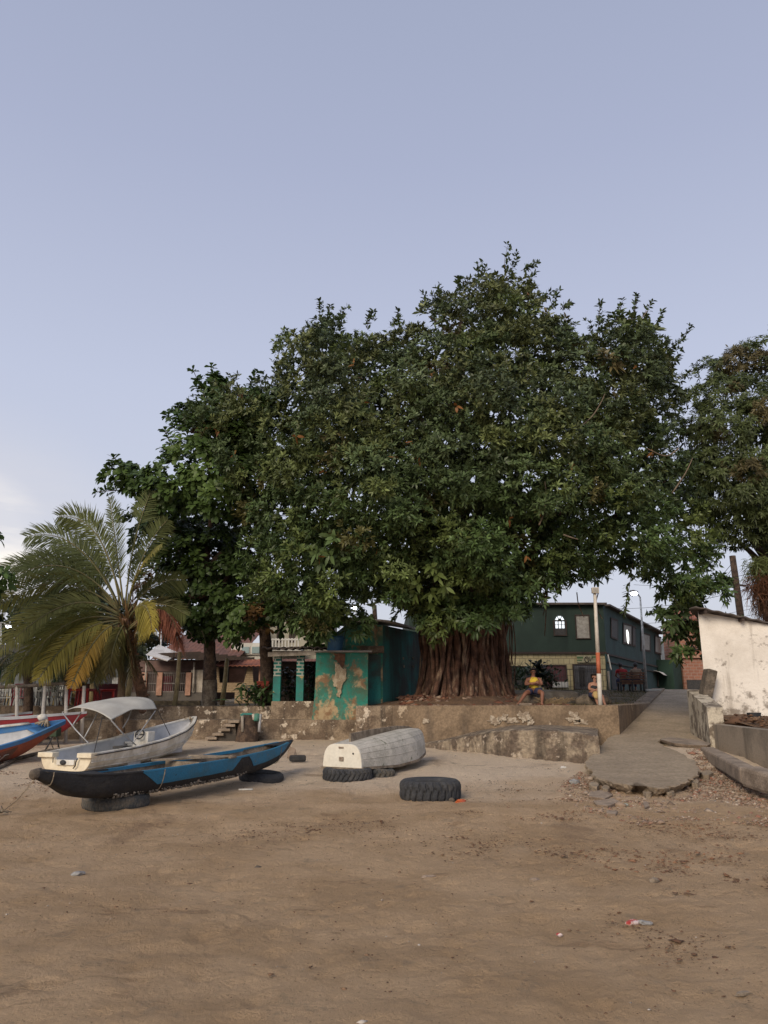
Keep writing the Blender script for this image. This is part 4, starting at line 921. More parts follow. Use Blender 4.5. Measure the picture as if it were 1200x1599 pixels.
# ------------------------------------------------------------------ lamps, posts and wires
# white and orange post with a floodlight
a = at(938, 1102, 22.1); b_ = at(929, 924, 22.1)
root = empty('floodlight_post', a, label='slim white post painted orange in the middle with a square floodlight on top', cat='lamp post')
z1 = at(938, 1052, 22.1).z; z2 = at(934, 1019, 22.1).z
def lz(z): return a.lerp(b_, (z-a.z)/(b_.z-a.z))
m = MB(); m.tube([lz(1.30), lz(z1)], .062, 10); m.build('lower_pole', m_pwhite, root, world=True)
m = MB(); m.tube([lz(z1), lz(z2)], .061, 10); m.build('middle_pole', m_pred, root, world=True)
m = MB(); m.tube([lz(z2), b_], [.060, .045], 10); m.build('upper_pole', m_pwhite, root, world=True)
m = MB(); m.box(b_+Vector((0, -.06, .03)), (.20, .12, .17)); m.build('floodlight', m_pwhite, root, world=True, bevel=.015)
m = MB(); m.box(b_+Vector((0, -.124, .03)), (.15, .006, .12)); m.build('lens', m_curtain, root, world=True)
def streetlamp(a, b_, head, lab, lit=True, r=.07, pm=None):
    r_ = empty('street_lamp', a, label=lab, cat='street lamp'); m = MB(); m.tube([a, b_], [r, r*.6], 8); m.build('pole', pm or m_metal, r_, world=True)
    m = MB(); m.tube([b_, b_.lerp(head, .5)+Vector((0, 0, .06)), head], .035, 6); m.build('arm', m_metal, r_, world=True)
    d = (head-b_); d.z = 0; d.normalize(); hd = MB(); ang = math.atan2(d.y, d.x); hd.box(head+d*.15+Vector((0, 0, .02)), (.55, .24, .10), rz=ang); h_ = hd.build('lamp_head', m_metal, r_, world=True, bevel=.03)
    l_ = MB(); l_.lathe([(.0, -.12), (.10, -.10), (.15, -.05), (.16, 0), (0, 0)], seg=16); l_.v = [tuple(Vector(q)+head+d*.15+Vector((0, 0, -.03))) for q in l_.v]; l_.build('lamp_lens', m_lit if lit else m_dark, h_, world=True)
    return r_
p0 = at(1010, 1079, 36); p1 = at(1000, 933, 36); streetlamp(p0, p1, at(992, 925, 35.5), 'lit street lamp on a white pole beside the bench')
p0 = at(556, 1090, 44); p0.z = 1.3; streetlamp(p0, at(556, 944, 44), at(554, 948, 43.4), 'lit street lamp shining through the leaves above the turquoise hut')
p0 = at(252, 1090, 46); p0.z = 1.3; streetlamp(p0, at(252, 966, 46), at(247, 968, 45.3), 'lit street lamp behind the brown dead palm frond')
p0 = at(2, 1090, 46); p0.z = 1.3; streetlamp(p0, at(2, 972, 46), at(12, 977, 45.5), 'lit street lamp at the far left edge')
# leaning utility pole
a = at(1160, 985, 40); b_ = at(1144, 868, 40); a0 = a+(a-b_)*1.6
root = empty('utility_pole', a0, label='dark leaning utility pole rising behind the white shed roof', cat='utility pole')
m = MB(); m.tube([a0, a, b_], [.22, .19, .16], 10); m.build('pole', m_bark, root, world=True)
m = MB(); m.tube([at(1150, 918, 40), at(1124, 915, 39.5)], .03, 6); m.build('lamp_arm', m_dark, root, world=True)
m = MB(); m.box(at(1119, 915, 39.4), (.40, .22, .11)); m.build('lamp_head', m_metal, root, world=True, bevel=.03)
m = MB(); m.bar(at(1142, 912, 40), at(1166, 915, 40), .08, .10); m.build('crossarm', m_dark, root, world=True)
def wire(p, q, sag, lab, r=.012):
    pts = [p.lerp(q, t_)-Vector((0, 0, sag*4*t_*(1-t_))) for t_ in np.linspace(0, 1, 14)]; m = MB(); m.tube(pts, r, 4); return tag(m.build('overhead_wire', m_dark), lab, 'wire', 'overhead wires')
hd = at(1145, 878, 40)
wire(hd, at(1030, 990, 60), .3, 'steep overhead wire running down left from the leaning utility pole', .018)
wire(at(1146, 885, 40), at(1040, 985, 62), .5, 'lower steep overhead wire running down left from the leaning pole', .018)
for k, (ya, yb, Yq, lab) in enumerate(((930, 905, 30, 'uppermost nearly level wire right of the leaning pole'), (955, 940, 52, 'wire crossing behind the foot of the leaning pole'), (962, 950, 55, 'lowest wire crossing low over the shed roof'), (893, 885, 34, 'wire leaving the top of the pole to the right edge'))):
    wire(at(960+k*10, ya+20, 56), at(1240, yb-6, Yq), .4, lab)
m = MB(); a = at(1068, 985, 60); m.tube([a, at(1067, 945, 60)], .03, 5); m.bar(at(1064, 950, 60), at(1071, 949, 60), .03, .03); m.bar(at(1063, 956, 60), at(1072, 955, 60), .03, .03); tag(m.build('roof_antenna', m_metal), 'thin television antenna on the brick house roof', 'antenna')

# bench seen from behind
a = at(969, 1079, 35); b_ = at(1008, 1079, 35); gz = T(a.x, 35)
root = empty('park_bench', ((a.x+b_.x)/2, 35, gz), label='brown slatted park bench with its back to the beach', cat='bench')
L_ = b_.x-a.x
bk = MB()
for k in range(5): bk.box((0, -.02-.02*k, .36+.115*k), (L_, .03, .075))
bk.build('backrest', m_slat, root)
m = MB()
for k in range(4): m.box((0, .08+.11*k, .42), (L_, .085, .03))
m.build('seat', m_slat, root)
for s in (-1, 0, 1):
    m = MB(); m.bar((s*L_*.46, .03, 0), (s*L_*.46, -.07, .86), .07, .06); m.box((s*L_*.46, .24, .385), (.06, .42, .05)); m.box((s*L_*.46, .42, .19), (.06, .06, .38)); m.build('leg', m_dark, root)
BENCH = ((a.x+b_.x)/2, 35, gz)
# low litter kerb stones along the lamp foot
m = MB(); m.box(at(1020, 1079, 35)+Vector((0, 0, .03)), (.7, .4, .10)); tag(m.build('kerb_stone', m_housewhite, bevel=.02), 'small white kerb stone at the foot of the street lamp', 'kerb')

# ------------------------------------------------------------------ boats
def lerpt(tab, x):
    for i in range(len(tab)-1):
        if x <= tab[i+1][0]:
            a, b_ = tab[i], tab[i+1]; t_ = (x-a[0])/(b_[0]-a[0]); t_ = max(0, t_); t_s = t_
            return a[1]+(b_[1]-a[1])*t_s
    return tab[-1][1]
def smooth_tab(tab, n=60):
    xs = np.linspace(tab[0][0], tab[-1][0], n); ys = np.array([lerpt(tab, x) for x in xs])
    for _ in range(4): ys[1:-1] = (ys[:-2]+2*ys[1:-1]+ys[2:])/4
    return list(zip(xs, ys))
class Hull:
    def __init__(s, Ln, hb, zg, zk, pw=.55, pz=1.0):
        s.Ln = Ln; s.hb = smooth_tab(hb); s.zg = smooth_tab(zg); s.zk = smooth_tab(zk); s.pw = pw; s.pz = pz
    def P(s, x, v, side, inset=0.0, out=0.0):
        x = min(max(x, 0), s.Ln); hb = max(lerpt(s.hb, x)-inset, .004); zg = lerpt(s.zg, x); zk = lerpt(s.zk, x)
        sg = 1 if zg > zk else -1; zk = zk+inset*sg; 
        if (zg-zk)*sg < .01: zk = zg-.01*sg
        a = v*math.pi/2; y = hb*max(math.cos(a), 0)**s.pw; z = zg-(zg-zk)*math.sin(a)**s.pz
        yn, zn = math.cos(a)**.8, -math.sin(a)*sg
        return Vector((x, side*(y+out*yn), z+out*zn))
    def surf(s, x0, x1, nx_, nv, inset=0.0, out=0.0):
        rows = []
        for i in range(nx_+1):
            x = x0+(x1-x0)*i/nx_; rows.append([s.P(x, j/nv, 1, inset, out) for j in range(nv)]+[s.P(x, 1-j/nv, -1, inset, out) for j in range(nv+1)])
        return rows
    def rim(s, x0, x1, nx_, w, h, dz=0.0):
        m = MB()
        for side in (1, -1):
            P = []
            for i in range(nx_+1):
                x = x0+(x1-x0)*i/nx_; p = s.P(x, 0, side); q = Vector((p.x, side*max(abs(p.y)-w, 0.003), p.z)); o_ = Vector((p.x, p.y+side*.012, p.z))
                P.append([o_+Vector((0, 0, -h/2+dz)), o_+Vector((0, 0, h/2+dz)), q+Vector((0, 0, h/2+dz)), q+Vector((0, 0, -h/2+dz)), o_+Vector((0, 0, -h/2+dz))])
            m.grid(P, smooth=False)
            for k in (0, nx_): m.add(P[k][:4], [(0, 1, 2, 3)])
        return m
def frame(p, q):   # origin p, heading to q
    return math.atan2(q[1]-p[1], q[0]-p[0])

# the long canoe
hd_ = frame((-4.5, 10.3), (-1.78, 15.4))
can = empty('canoe', (-4.5, 10.3, 0), hd_, 'long black dugout canoe with blue side panels propped on two old tyres', 'canoe')
H = Hull(5.78, [(0, .065), (.12, .085), (.5, .20), (1.2, .36), (2.4, .43), (3.8, .41), (4.9, .29), (5.5, .12), (5.78, .02)],
         [(0, .675), (.12, .67), (.5, .60), (.9, .57), (1.6, .565), (3.2, .605), (4.5, .67), (5.3, .745), (5.78, .80)],
         [(0, .58), (.12, .55), (.45, .33), (.8, .245), (1.5, .225), (3.2, .26), (4.5, .32), (5.1, .42), (5.6, .66), (5.78, .78)], .45, 1.25)
P = H.surf(0, 5.78, 70, 8)
for i, r in enumerate(P):
    for j, p in enumerate(r): s_ = p*5; r[j] = p+Vector((0, mnoise.noise(s_)*.012, mnoise.noise(s_+Vector((3, 1, 0)))*.008))
m = MB(); m.grid(P); m.build('hull', m_black, can)
m = MB(); m.grid(H.surf(.95, 5.35, 50, 8, inset=.035), flip=True); m.build('interior', m_canin, can)
def panel(Hh, side, quad, n=(24, 8), out=.007):   # quad: (x,v) tl, tr, br, bl
    P = []
    for i in range(n[0]+1):
        a = i/n[0]; row = []
        for j in range(n[1]+1):
            b_ = j/n[1]; x = (quad[0][0]*(1-a)+quad[1][0]*a)*(1-b_)+(quad[3][0]*(1-a)+quad[2][0]*a)*b_; v_ = (quad[0][1]*(1-a)+quad[1][1]*a)*(1-b_)+(quad[3][1]*(1-a)+quad[2][1]*a)*b_
            row.append(Hh.P(x, v_, side, out=out+.004*mnoise.noise(Vector((x*6, v_*6, 0)))))
        P.append(row)
    m = MB(); m.grid(P); return m
for side in (-1, 1):
    panel(H, side, ((1.45, 0), (3.72, 0), (3.50, .42), (1.82, .46))).build('painted_panel', m_blue, can)
    panel(H, side, ((3.88, 0), (5.62, 0), (5.22, .34), (4.12, .44))).build('painted_panel', m_blue, can)
    # blue band along the inside of the gunwale
    P = [[H.P(x, v_, side, inset=.045)+Vector((0, 0, -.0)) for v_ in (0.02, .06, .11)] for x in np.linspace(.95, 4.6, 40)]
    m = MB(); m.grid(P); m.build('inner_band', m_blue, can)
H.rim(.5, 1.5, 12, .05, .022).build('gunwale', m_black, can); H.rim(1.5, 5.45, 50, .045, .024).build('gunwale', m_blue, can)
m = MB(); P = [[H.P(x, 0, s_)*1 for s_ in (1, -1)] for x in np.linspace(0, .95, 12)]; P = [[r[0], (r[0]+r[1])/2+Vector((0, 0, .03)), r[1]] for r in P]; m.grid(P); m.build('bow_deck', m_black, can)
m = MB(); P = [[H.P(x, 0, s_) for s_ in (1, -1)] for x in np.linspace(5.1, 5.78, 8)]; P = [[r[0]+Vector((0, 0, .005)), r[1]+Vector((0, 0, .005))] for r in P]; m.grid(P); m.build('stern_deck', m_black, can)
m = MB(); m.lathe([(0, -.03), (.045, -.025), (.066, 0), (.068, .05), (.062, .12), (.0, .13)], seg=16, M=Matrix.Rotation(R(82), 4, 'Y')); m.v = [tuple(Vector(q)+Vector((-.05, 0, .635))) for q in m.v]; m.build('nose_knob', m_rock, can)
m = MB()
for x in (.18, 1.9, 5.05):
    pts = [H.P(x, v_, 1, out=.012) for v_ in np.linspace(0, 1, 8)]+[H.P(x, v_, -1, out=.012) for v_ in np.linspace(1, 0, 8)]; m.tube(pts, .007, 5)
m.build('rope_loop', m_rope, can)
m = MB(); m.box((3.42, 0, .642), (.16, .92, .03)); m.box((2.72, 0, .46), (.05, .70, .30)); th = m.build('thwart', m_wood, can, bevel=.006)
m = MB(); m.bar((3.42, -.42, .66), (2.4, .36, .635), .10, .03); m.build('loose_plank', m_wood, can, bevel=.005)
m = MB()   # barnacle crust under the keel
for k in range(420):
    x = random.uniform(1.1, 4.0); v_ = random.uniform(.62, .95); p = H.P(x, v_, random.choice((-1, -1, 1)), out=.006); s_ = random.uniform(.008, .022); m.box(p, (s_*1.6, s_, s_), rz=random.random()*3)
cr = m.build('barnacle_crust', mat('barnacles', (.30, .27, .22), (.18, .15, .12), 20, .4, .6), can); tag(cr, kind='stuff')

# white motorboat
O_ = (-6.15, 15.37); hd_ = math.atan2(.968, .27)
mbt = empty('motorboat', (O_[0], O_[1], 0), hd_, 'small white open motorboat with a pale folding sun canopy', 'motorboat')
H = Hull(4.9, [(0, .58), (1.2, .69), (2.4, .70), (3.4, .60), (4.2, .36), (4.7, .13), (4.9, .02)],
         [(0, .54), (1.2, .60), (2.4, .70), (3.6, .87), (4.4, 1.02), (4.9, 1.13)],
         [(0, .19), (1.2, .20), (2.4, .24), (3.4, .34), (4.1, .56), (4.6, .84), (4.9, 1.10)], .38, 1.25)
m = MB(); m.grid(H.surf(0, 4.9, 60, 10)); m.build('hull', m_white, mbt)
m = MB(); m.grid(H.surf(.06, 4.7, 50, 8, inset=.06), flip=True); m.build('interior', m_white_in, mbt)
rim = H.rim(.0, 4.86, 60, .07, .03); rim.build('gunwale', m_white, mbt)
m = MB()
for side in (-1, 1): m.tube([H.P(x, 0, side, out=.02)+Vector((0, 0, -.02)) for x in np.linspace(0, 4.88, 40)], .012, 5)
m.build('rubbing_strip', mat('dark_strip', (.06, .05, .045), None, bumps=0), mbt)
m = MB()
for side in (-1, 1):
    for v_, in ((.34,), (.56,)): m.tube([H.P(x, v_, side, out=.004) for x in np.linspace(0, 4.3, 34)], .014, 5)
m.build('spray_rail', m_white, mbt)
# transom: two raised shoulders and a cut-out
sec = [H.P(0, j/10, 1) for j in range(10)]+[H.P(0, 1-j/10, -1) for j in range(11)]
m = MB(); pl = [(p.y, p.z) for p in sec]
pl = [(-.58, .54), (-.30, .54), (-.27, .43), (.24, .43), (.28, .54), (.58, .54)]+[(p.y, p.z) for p in sec if p.z < .50]
m.prism(pl, -.03, .03, lambda a, b_, d: Vector((d, a, b_))); tr_ = m.build('transom', m_cream, mbt, bevel=.008)
m = MB(); m.box((.0, .43, .52), (.20, .34, .09)); m.build('transom_shoulder', m_cream, mbt, bevel=.012); m = MB(); m.box((.0, -.45, .52), (.20, .32, .09)); m.build('transom_shoulder', m_cream, mbt, bevel=.012)
m = MB(); m.box((-.045, -.02, .385), (.05, .40, .10)); ep = m.build('engine_pad', m_white, tr_, bevel=.01)
m = MB(); m.lathe([(0, 0), (.045, 0), (.05, .01), (0, .012)], seg=16, M=Matrix.Rotation(R(-90), 4, 'Y')); m.v = [tuple(Vector((q[0], q[1]*1.4, q[2]))+Vector((-.072, .02, .385))) for q in m.v]; m.build('badge', m_rubber, ep)
m = MB(); m.tube([(-.08, -.30, .46), (-.09, -.28, .40), (-.085, -.27, .33), (-.08, -.22, .28)], .012, 5); m.tube([(-.08, .25, .46), (-.085, .24, .38)], .01, 5); m.build('cable', m_dark, tr_)
for x, nm in ((1.45, 'bench_seat'), (3.1, 'bow_seat')):
    hb = lerpt(H.hb, x)-.07; zc = lerpt(H.zg, x)-.20; m = MB(); m.box((x, 0, zc), (.5 if x < 2 else .8, hb*2, .05)); m.box((x, 0, zc-.13), (.46 if x < 2 else .74, hb*1.8, .22)); m.build(nm, m_white_in, mbt, bevel=.015)
m = MB(); m.box((2.15, -.30, .70), (.28, .36, .36)); cs = m.build('console', m_white, mbt, bevel=.02)
m = MB(); m.lathe([(.10, 0), (.115, .01), (.10, .02), (.085, .01)], seg=18, closed=True, M=Matrix.Rotation(R(-70), 4, 'Y')); m.v = [tuple(Vector(q)+Vector((1.97, -.30, .82))) for q in m.v]; m.box((1.985, -.30, .82), (.02, .19, .02)); m.build('steering_wheel', m_dark, cs)
m = MB(); m.box((1.8, .0, .56), (.34, .26, .05)); m.build('hatch', m_dark, mbt, bevel=.01)
m = MB(); m.lathe([(0, .02), (.03, .0), (.028, -.03), (0, -.04)], seg=10); m.v = [tuple(Vector(q)+Vector((4.62, .0, 1.10))) for q in m.v]; m.tube([(4.5, .1, 1.08), (4.62, 0, 1.13), (4.55, -.12, 1.06), (4.3, -.15, .9)], .012, 5); m.build('bow_cleat', m_rope, mbt)
# canopy
cp = empty('sun_canopy', (0, 0, 0)); cp.parent = mbt
rowsA = [[(97, 1112, 16.9), (118, 1105, 16.7), (142, 1108, 16.5), (160, 1115, 16.3), (174, 1124, 16.15)],
         [(118, 1104, 17.3), (140, 1097, 17.1), (162, 1098, 16.9), (180, 1105, 16.75), (190, 1116, 16.6)],
         [(135, 1100, 17.7), (158, 1094, 17.5), (180, 1095, 17.3), (196, 1100, 17.15), (207, 1108, 17.0)],
         [(150, 1099, 18.1), (180, 1090, 17.9), (205, 1090, 17.7), (220, 1096, 17.5), (226, 1108, 17.35)],
         [(165, 1101, 18.6), (195, 1090, 18.4), (222, 1089, 18.2), (238, 1094, 18.0), (245, 1107, 17.8)]]
A = [[at(*q) for q in r] for r in rowsA]
def dense(A, n=6):
    out = []
    def cr_(p0, p1, p2, p3, t): return .5*((2*p1)+(p2-p0)*t+(2*p0-5*p1+4*p2-p3)*t*t+(3*p1-p0-3*p2+p3)*t**3)
    def line(r):
        q = []
        for i in range(len(r)-1):
            for k in range(n): q.append(cr_(r[max(i-1, 0)], r[i], r[i+1], r[min(i+2, len(r)-1)], k/n))
        return q+[r[-1]]
    B = [line(r) for r in A]; C_ = [line([B[i][j] for i in range(len(B))]) for j in range(len(B[0]))]
    return [[C_[j][i] for j in range(len(C_))] for i in range(len(C_[0]))]
Dn = dense(A); m = MB(); m.grid(Dn); m.build('canvas', m_canvas, cp, world=True, solid=.012)
def fr_(pts, r=.014, name='frame_tube', mt=None): m = MB(); m.tube([at(*q) if len(q) == 3 and q[0] > 20 else Vector(q) for q in pts], r, 6); return m.build(name, mt or m_metal, cp, world=True)
fr_([(98, 1113, 16.85), (118, 1139, 16.4), (138, 1160, 16.1)]); fr_([(159, 1100, 17.6), (145, 1128, 17.0), (132, 1152, 16.7)]); fr_([(127, 1113, 17.0), (114, 1132, 16.7)])
fr_([(206, 1108, 17.6), (200, 1124, 17.6), (192, 1137, 17.5)]); fr_([(174, 1125, 16.15), (192, 1145, 16.5), (214, 1165, 16.9)]); fr_([(243, 1110, 17.7), (226, 1134, 17.2), (208, 1160, 16.8)])
fr_([(160, 1120, 16.35), (153, 1150, 15.8), (146, 1182, 15.3)], .009, 'strap', m_dark); fr_([(246, 1108, 17.8), (256, 1128, 18.1), (266, 1148, 18.4)], .008, 'strap', m_dark)

# upturned dinghy
hd_ = math.atan2(3.0, 1.58)
dg = empty('upturned_dinghy', (-.76, 14.7, 0), hd_, 'upturned pale grey dinghy with cream transom resting on a tyre', 'dinghy')
H = Hull(3.4, [(0, .41), (1.0, .56), (2.0, .57), (2.8, .40), (3.25, .15), (3.4, .02)], [(0, .345), (1.2, .31), (2.2, .36), (2.9, .46), (3.4, .60)],
         [(0, .765), (1.0, .86), (2.2, .95), (2.9, .96), (3.25, .85), (3.4, .66)], .42, .85)
m = MB(); m.grid(H.surf(0, 3.4, 50, 10)); m.build('hull', m_dinghy, dg)
m = MB(); sec = [H.P(0, j/12, 1) for j in range(12)]+[H.P(0, 1-j/12, -1) for j in range(13)]
m.prism([(p.y*1.01, p.z) for p in sec], -.035, .01, lambda a, b_, d: Vector((d, a, b_))); tr_ = m.build('transom', m_dtran, dg, bevel=.006)
m = MB(); m.lathe([(0, 0), (.016, 0), (.016, .01), (0, .01)], seg=12, M=Matrix.Rotation(R(-90), 4, 'Y')); m.v = [tuple(Vector(q)+Vector((-.040, -.24, .60))) for q in m.v]; m.build('drain_plug', m_dark, tr_)
m = MB(); m.box((-.045, .01, .50), (.025, .09, .07)); m.build('bracket', mat('rusty_metal', (.16, .10, .065), (.30, .25, .19), 30), tr_); m = MB(); m.box((-.045, .02, .70), (.012, .10, .03)); m.build('bracket', MATS['rusty_metal'], tr_)
H.rim(0, 3.36, 50, .04, .045).build('gunwale', m_wood, dg)
m = MB(); m.box((-.03, 0, .33), (.07, .90, .045)); m.build('stern_rail', m_wood, dg, bevel=.005)
m = MB()
for side in (-1, 1):
    for v_ in (.2, .38, .55, .72, .86): m.tube([H.P(x, v_, side, out=-.002) for x in np.linspace(0, 3.1, 34)], .008, 5)
m.build('strake', m_dinghy, dg)
m = MB(); P = []
for x in np.linspace(.25, 2.9, 14):
    z = lerpt(H.zk, x); h_ = .13*(1-max(0, (x-.25)/2.65))**.7+.02
    P.append([Vector((x, -.022, z-.03)), Vector((x, -.022, z+h_)), Vector((x, .022, z+h_)), Vector((x, .022, z-.03))])
m.grid(P, smooth=False); m.add(P[0], [(0, 1, 2, 3)]); m.build('keel_board', m_wood, dg, bevel=.004)

# orange and blue boat entering from the left
bow = at(97, 1121, 18.3); st = Vector((-10.9, 14.2, 0)); hd_ = math.atan2(bow.y-st.y, bow.x-st.x); LnB = math.hypot(bow.x-st.x, bow.y-st.y)
ob = empty('fishing_boat', (st.x, st.y, 0), hd_, 'orange fishing boat with a blue gunwale and white inside at the left edge', 'boat')
q_ = LnB/5.3; ob.rotation_euler = (R(11), 0, hd_)
H = Hull(LnB, [(0, .62), (1.5, .88), (3.0, .88), (4.1, .60), (4.9, .22), (5.3*q_, .02)], [(0, .64), (2.0, .64), (3.3, .70), (4.2, .84), (5.3*q_, 1.09)],
         [(0, .16), (2.5, .20), (3.6, .26), (4.3, .42), (4.9, .78), (5.3*q_, 1.05)], .5, 1.2)
m = MB(); m.grid(H.surf(0, LnB, 50, 10)); m.build('hull', m_orange, ob)
m = MB(); m.grid(H.surf(.05, LnB-.25, 40, 8, inset=.05), flip=True); m.build('interior', m_white_in, ob)
H.rim(0, LnB-.03, 50, .06, .085).build('gunwale', m_bblue, ob)
for side in (-1, 1):
    m = MB(); m.grid([[H.P(x, v_, side, inset=.062) for v_ in (.0, .10, .20)] for x in np.linspace(.2, LnB-.35, 30)]); m.build('inner_band', m_bblue, ob)
m = MB(); m.grid([[H.P(x, 0, 1)+Vector((0, dy, .06)) for dy in (.03, -.09)] for x in np.linspace(.1, LnB-.7, 24)]); m.build('white_cap', m_white, ob, solid=.03)
m = MB(); zt_ = lerpt(H.zg, LnB-.35); P = [[H.P(x, 0, 1)+Vector((0, 0, -.05)), H.P(x, 0, -1)+Vector((0, 0, -.05))] for x in np.linspace(LnB-.75, LnB-.02, 8)]; m.grid(P); m.build('foredeck', m_bblue, ob, solid=.02)
m = MB()
for k in range(5): m.tube([(LnB-.62+.03*k, .2-.1*k, lerpt(H.zg, LnB-.6)+.05), (LnB-.55, .05-.05*k, lerpt(H.zg, LnB-.6)+.13+.02*k), (LnB-.45+.02*k, -.2+.05*k, lerpt(H.zg, LnB-.6)+.04)], .025, 6)
m.build('rope_coil', m_rope, ob)
m = panel(H, -1, ((3.2, .22), (4.0, .16), (3.85, .62), (3.1, .7)), (10, 8)); pb = m.build('faded_patch', mat('faded_brown_paint', (.12, .065, .045), (.19, .07, .045), 6, .4, .6), ob)
m = MB()
for (xa_, va, xb_, vb) in ((3.75, .30, 3.62, .5), (3.62, .30, 3.58, .48), (3.82, .33, 3.7, .31), (3.45, .52, 3.55, .42), (3.55, .42, 3.66, .5), (3.45, .52, 3.56, .6)): m.tube([H.P(xa_, va, -1, out=.018), H.P(xb_, vb, -1, out=.018)], .009, 4)
m.build('painted_mark', m_oldwhite, pb)
m = MB(); fp_ = H.P(LnB-.5, 0, 1)+Vector((0, -.1, .17)); m.lathe([(0, -.07), (.06, -.06), (.085, 0), (.07, .06), (0, .075)], seg=14, M=Matrix.Rotation(R(70), 4, 'Y')); m.v = [tuple(Vector((q[0]*1.5, q[1], q[2]))+fp_) for q in m.v]
mw = local(ob); m.v = [tuple(mw @ Vector(q)) for q in m.v]; tag(m.build('net_float', m_white), 'white net float lying on the bow of the orange boat', 'float')

# red boats behind it
def redboat(bowp, sternp, hb, label, material, zoff=0.0, deck=True):
    Ln = math.hypot(bowp.x-sternp.x, bowp.y-sternp.y); r = empty('red_boat', (sternp.x, sternp.y, 0), math.atan2(bowp.y-sternp.y, bowp.x-sternp.x), label, 'boat'); zb = bowp.z
    H = Hull(Ln, [(0, hb), (Ln*.5, hb*1.1), (Ln*.8, hb*.6), (Ln, .02)], [(0, zb-.2), (Ln*.6, zb-.13), (Ln, zb)], [(0, .36), (Ln*.6, .40), (Ln*.85, .62), (Ln, zb-.05)], .45, 1.2)
    m = MB(); m.grid(H.surf(0, Ln, 36, 8)); m.build('hull', material, r)
    m = MB(); m.grid([[H.P(x, 0, s_) for s_ in (1, -1)] for x in np.linspace(Ln*.3, Ln-.02, 20)]); m.build('deck', m_white_in, r, solid=.03)
    H.rim(0, Ln-.02, 36, .05, .06, .01).build('gunwale', m_white_in, r); return r
redboat(at(137, 1113, 21.9), Vector((-12.4, 20.4, 0)), .62, 'red boat with a pale grey deck behind the orange boat and the canopy', m_red)
redboat(at(52, 1113, 22.9), Vector((-13.6, 22.2, 0)), .5, 'red boat showing only its pointed bow beside the small palm trunk at far left', m_redpl)

# tyres
def tyre(loc, Rr, Ri, h, material, label, lug=18, depth=.02, skew=.5, tilt=(0, 0), seg=216, bulge=.03):
    prof = [(Ri, .03), (Ri+.02, 0), (Rr-.06, -bulge*.3), (Rr-.015, .02), (Rr, .06), (Rr, h*.35), (Rr, h*.5), (Rr, h*.65), (Rr, h-.06), (Rr-.015, h-.02), (Rr-.06, h+bulge*.3), (Ri+.03, h-.0), (Ri, h-.03), (Ri-.005, h-.06), (Ri+.06, h*.5), (Ri-.005, .06)]
    vs = []; n = len(prof)
    for k in range(seg):
        a = 2*math.pi*k/seg
        for j, (r, z) in enumerate(prof):
            if 3 <= j <= 9:
                ph = (k*lug/seg+skew*abs(z/h-.5)*2*(1 if z > h/2 else 1.0)+(.5 if z > h/2 else 0)) % 1
                if ph < .30 and not (j == 6): r -= depth
                if j in (6,): r -= depth*(.9 if (k*lug/seg) % 1 < .25 else .15)
            r += .004*mnoise.noise(Vector((math.cos(a)*3, math.sin(a)*3, z*9)))
            vs.append((r*math.cos(a), r*math.sin(a), z))
    fs = [(k*n+j, k*n+(j+1) % n, ((k+1) % seg)*n+(j+1) % n, ((k+1) % seg)*n+j) for k in range(seg) for j in range(n)]
    m = MB(); m.add(vs, fs); o = m.build('tyre', material); o.location = loc; o.rotation_euler = (tilt[0], tilt[1], random.random()*6); tag(o, label, 'tyre', 'old lorry tyres on the sand')
    o.modifiers.new('b', 'BEVEL').width = .003; return o
p = gp(675, 1250, G); tyre((p.x, p.y+.45, G(p.x, p.y+.45)-.05), .49, .27, .285, m_rubber, 'big chunky tyre lying alone on open sand with nothing on top', lug=26, depth=.03, skew=.25, bulge=.05)
tyre((-3.93, 11.78, .03), .475, .28, .205, m_rubber2, 'tyre under the black bow end of the canoe', lug=60, depth=.006)
p = gp(402, 1222, G); tyre((p.x+.0, p.y+.42, G(p.x, p.y)-.03), .41, .24, .17, m_rubber, 'lower of the two stacked tyres under the stern end of the canoe', lug=60, depth=.006, tilt=(R(3), R(-4)))
p = gp(541, 1221, G); tyre((p.x, p.y+.44, G(p.x, p.y)-.03), .46, .26, .235, m_rubber, 'zigzag treaded tyre under the transom of the upturned dinghy', lug=30, depth=.03, skew=.9)
p = gp(585, 1217, G); tyre((p.x+.02, p.y+.55, G(p.x, p.y)-.04), .36, .2, .20, m_rubber2, 'sandy tyre half hidden right of the zigzag tyre under the dinghy', lug=22, depth=.03, tilt=(0, R(6)))

# ropes, driftwood and small things on the sand
def gtube(name, pts_px, r, material, label, cat, dz=.0):
    m = MB(); pts = [gp(a, b_, G)+Vector((0, 0, r*.6+dz+random.uniform(0, r*.4))) for a, b_ in pts_px]; m.tube(pts, r, 6, jag=.12); return tag(m.build(name, material), label, cat)
gtube('driftwood_pole', [(-30, 1212), (4, 1199), (24, 1188), (52, 1180), (78, 1174), (130, 1172)], .045, m_driftwood, 'long crooked grey pole lying under the orange boat', 'driftwood')
m = MB(); a = can.matrix_basis @ Vector((.02, .03, .58)); c_ = gp(2, 1270, G); m.tube([a, a.lerp(c_, .5)-Vector((0, 0, .04)), c_+Vector((0, 0, .01))], .008, 5)
for k in range(14): q = c_+Vector((random.uniform(-.15, .12), random.uniform(-.12, .12), 0)); m.tube([c_+Vector((0, 0, .02)), q+Vector((0, 0, random.uniform(.0, .12))), q+Vector((.05, .02, .01))], .007, 4)
tag(m.build('mooring_rope', m_rope), 'thin frayed rope running from the canoe nose down to the sand', 'rope')
root = empty('folding_stool', gp(86, 1170, G), label='small dark green folding stool between the orange and white boats', cat='stool')
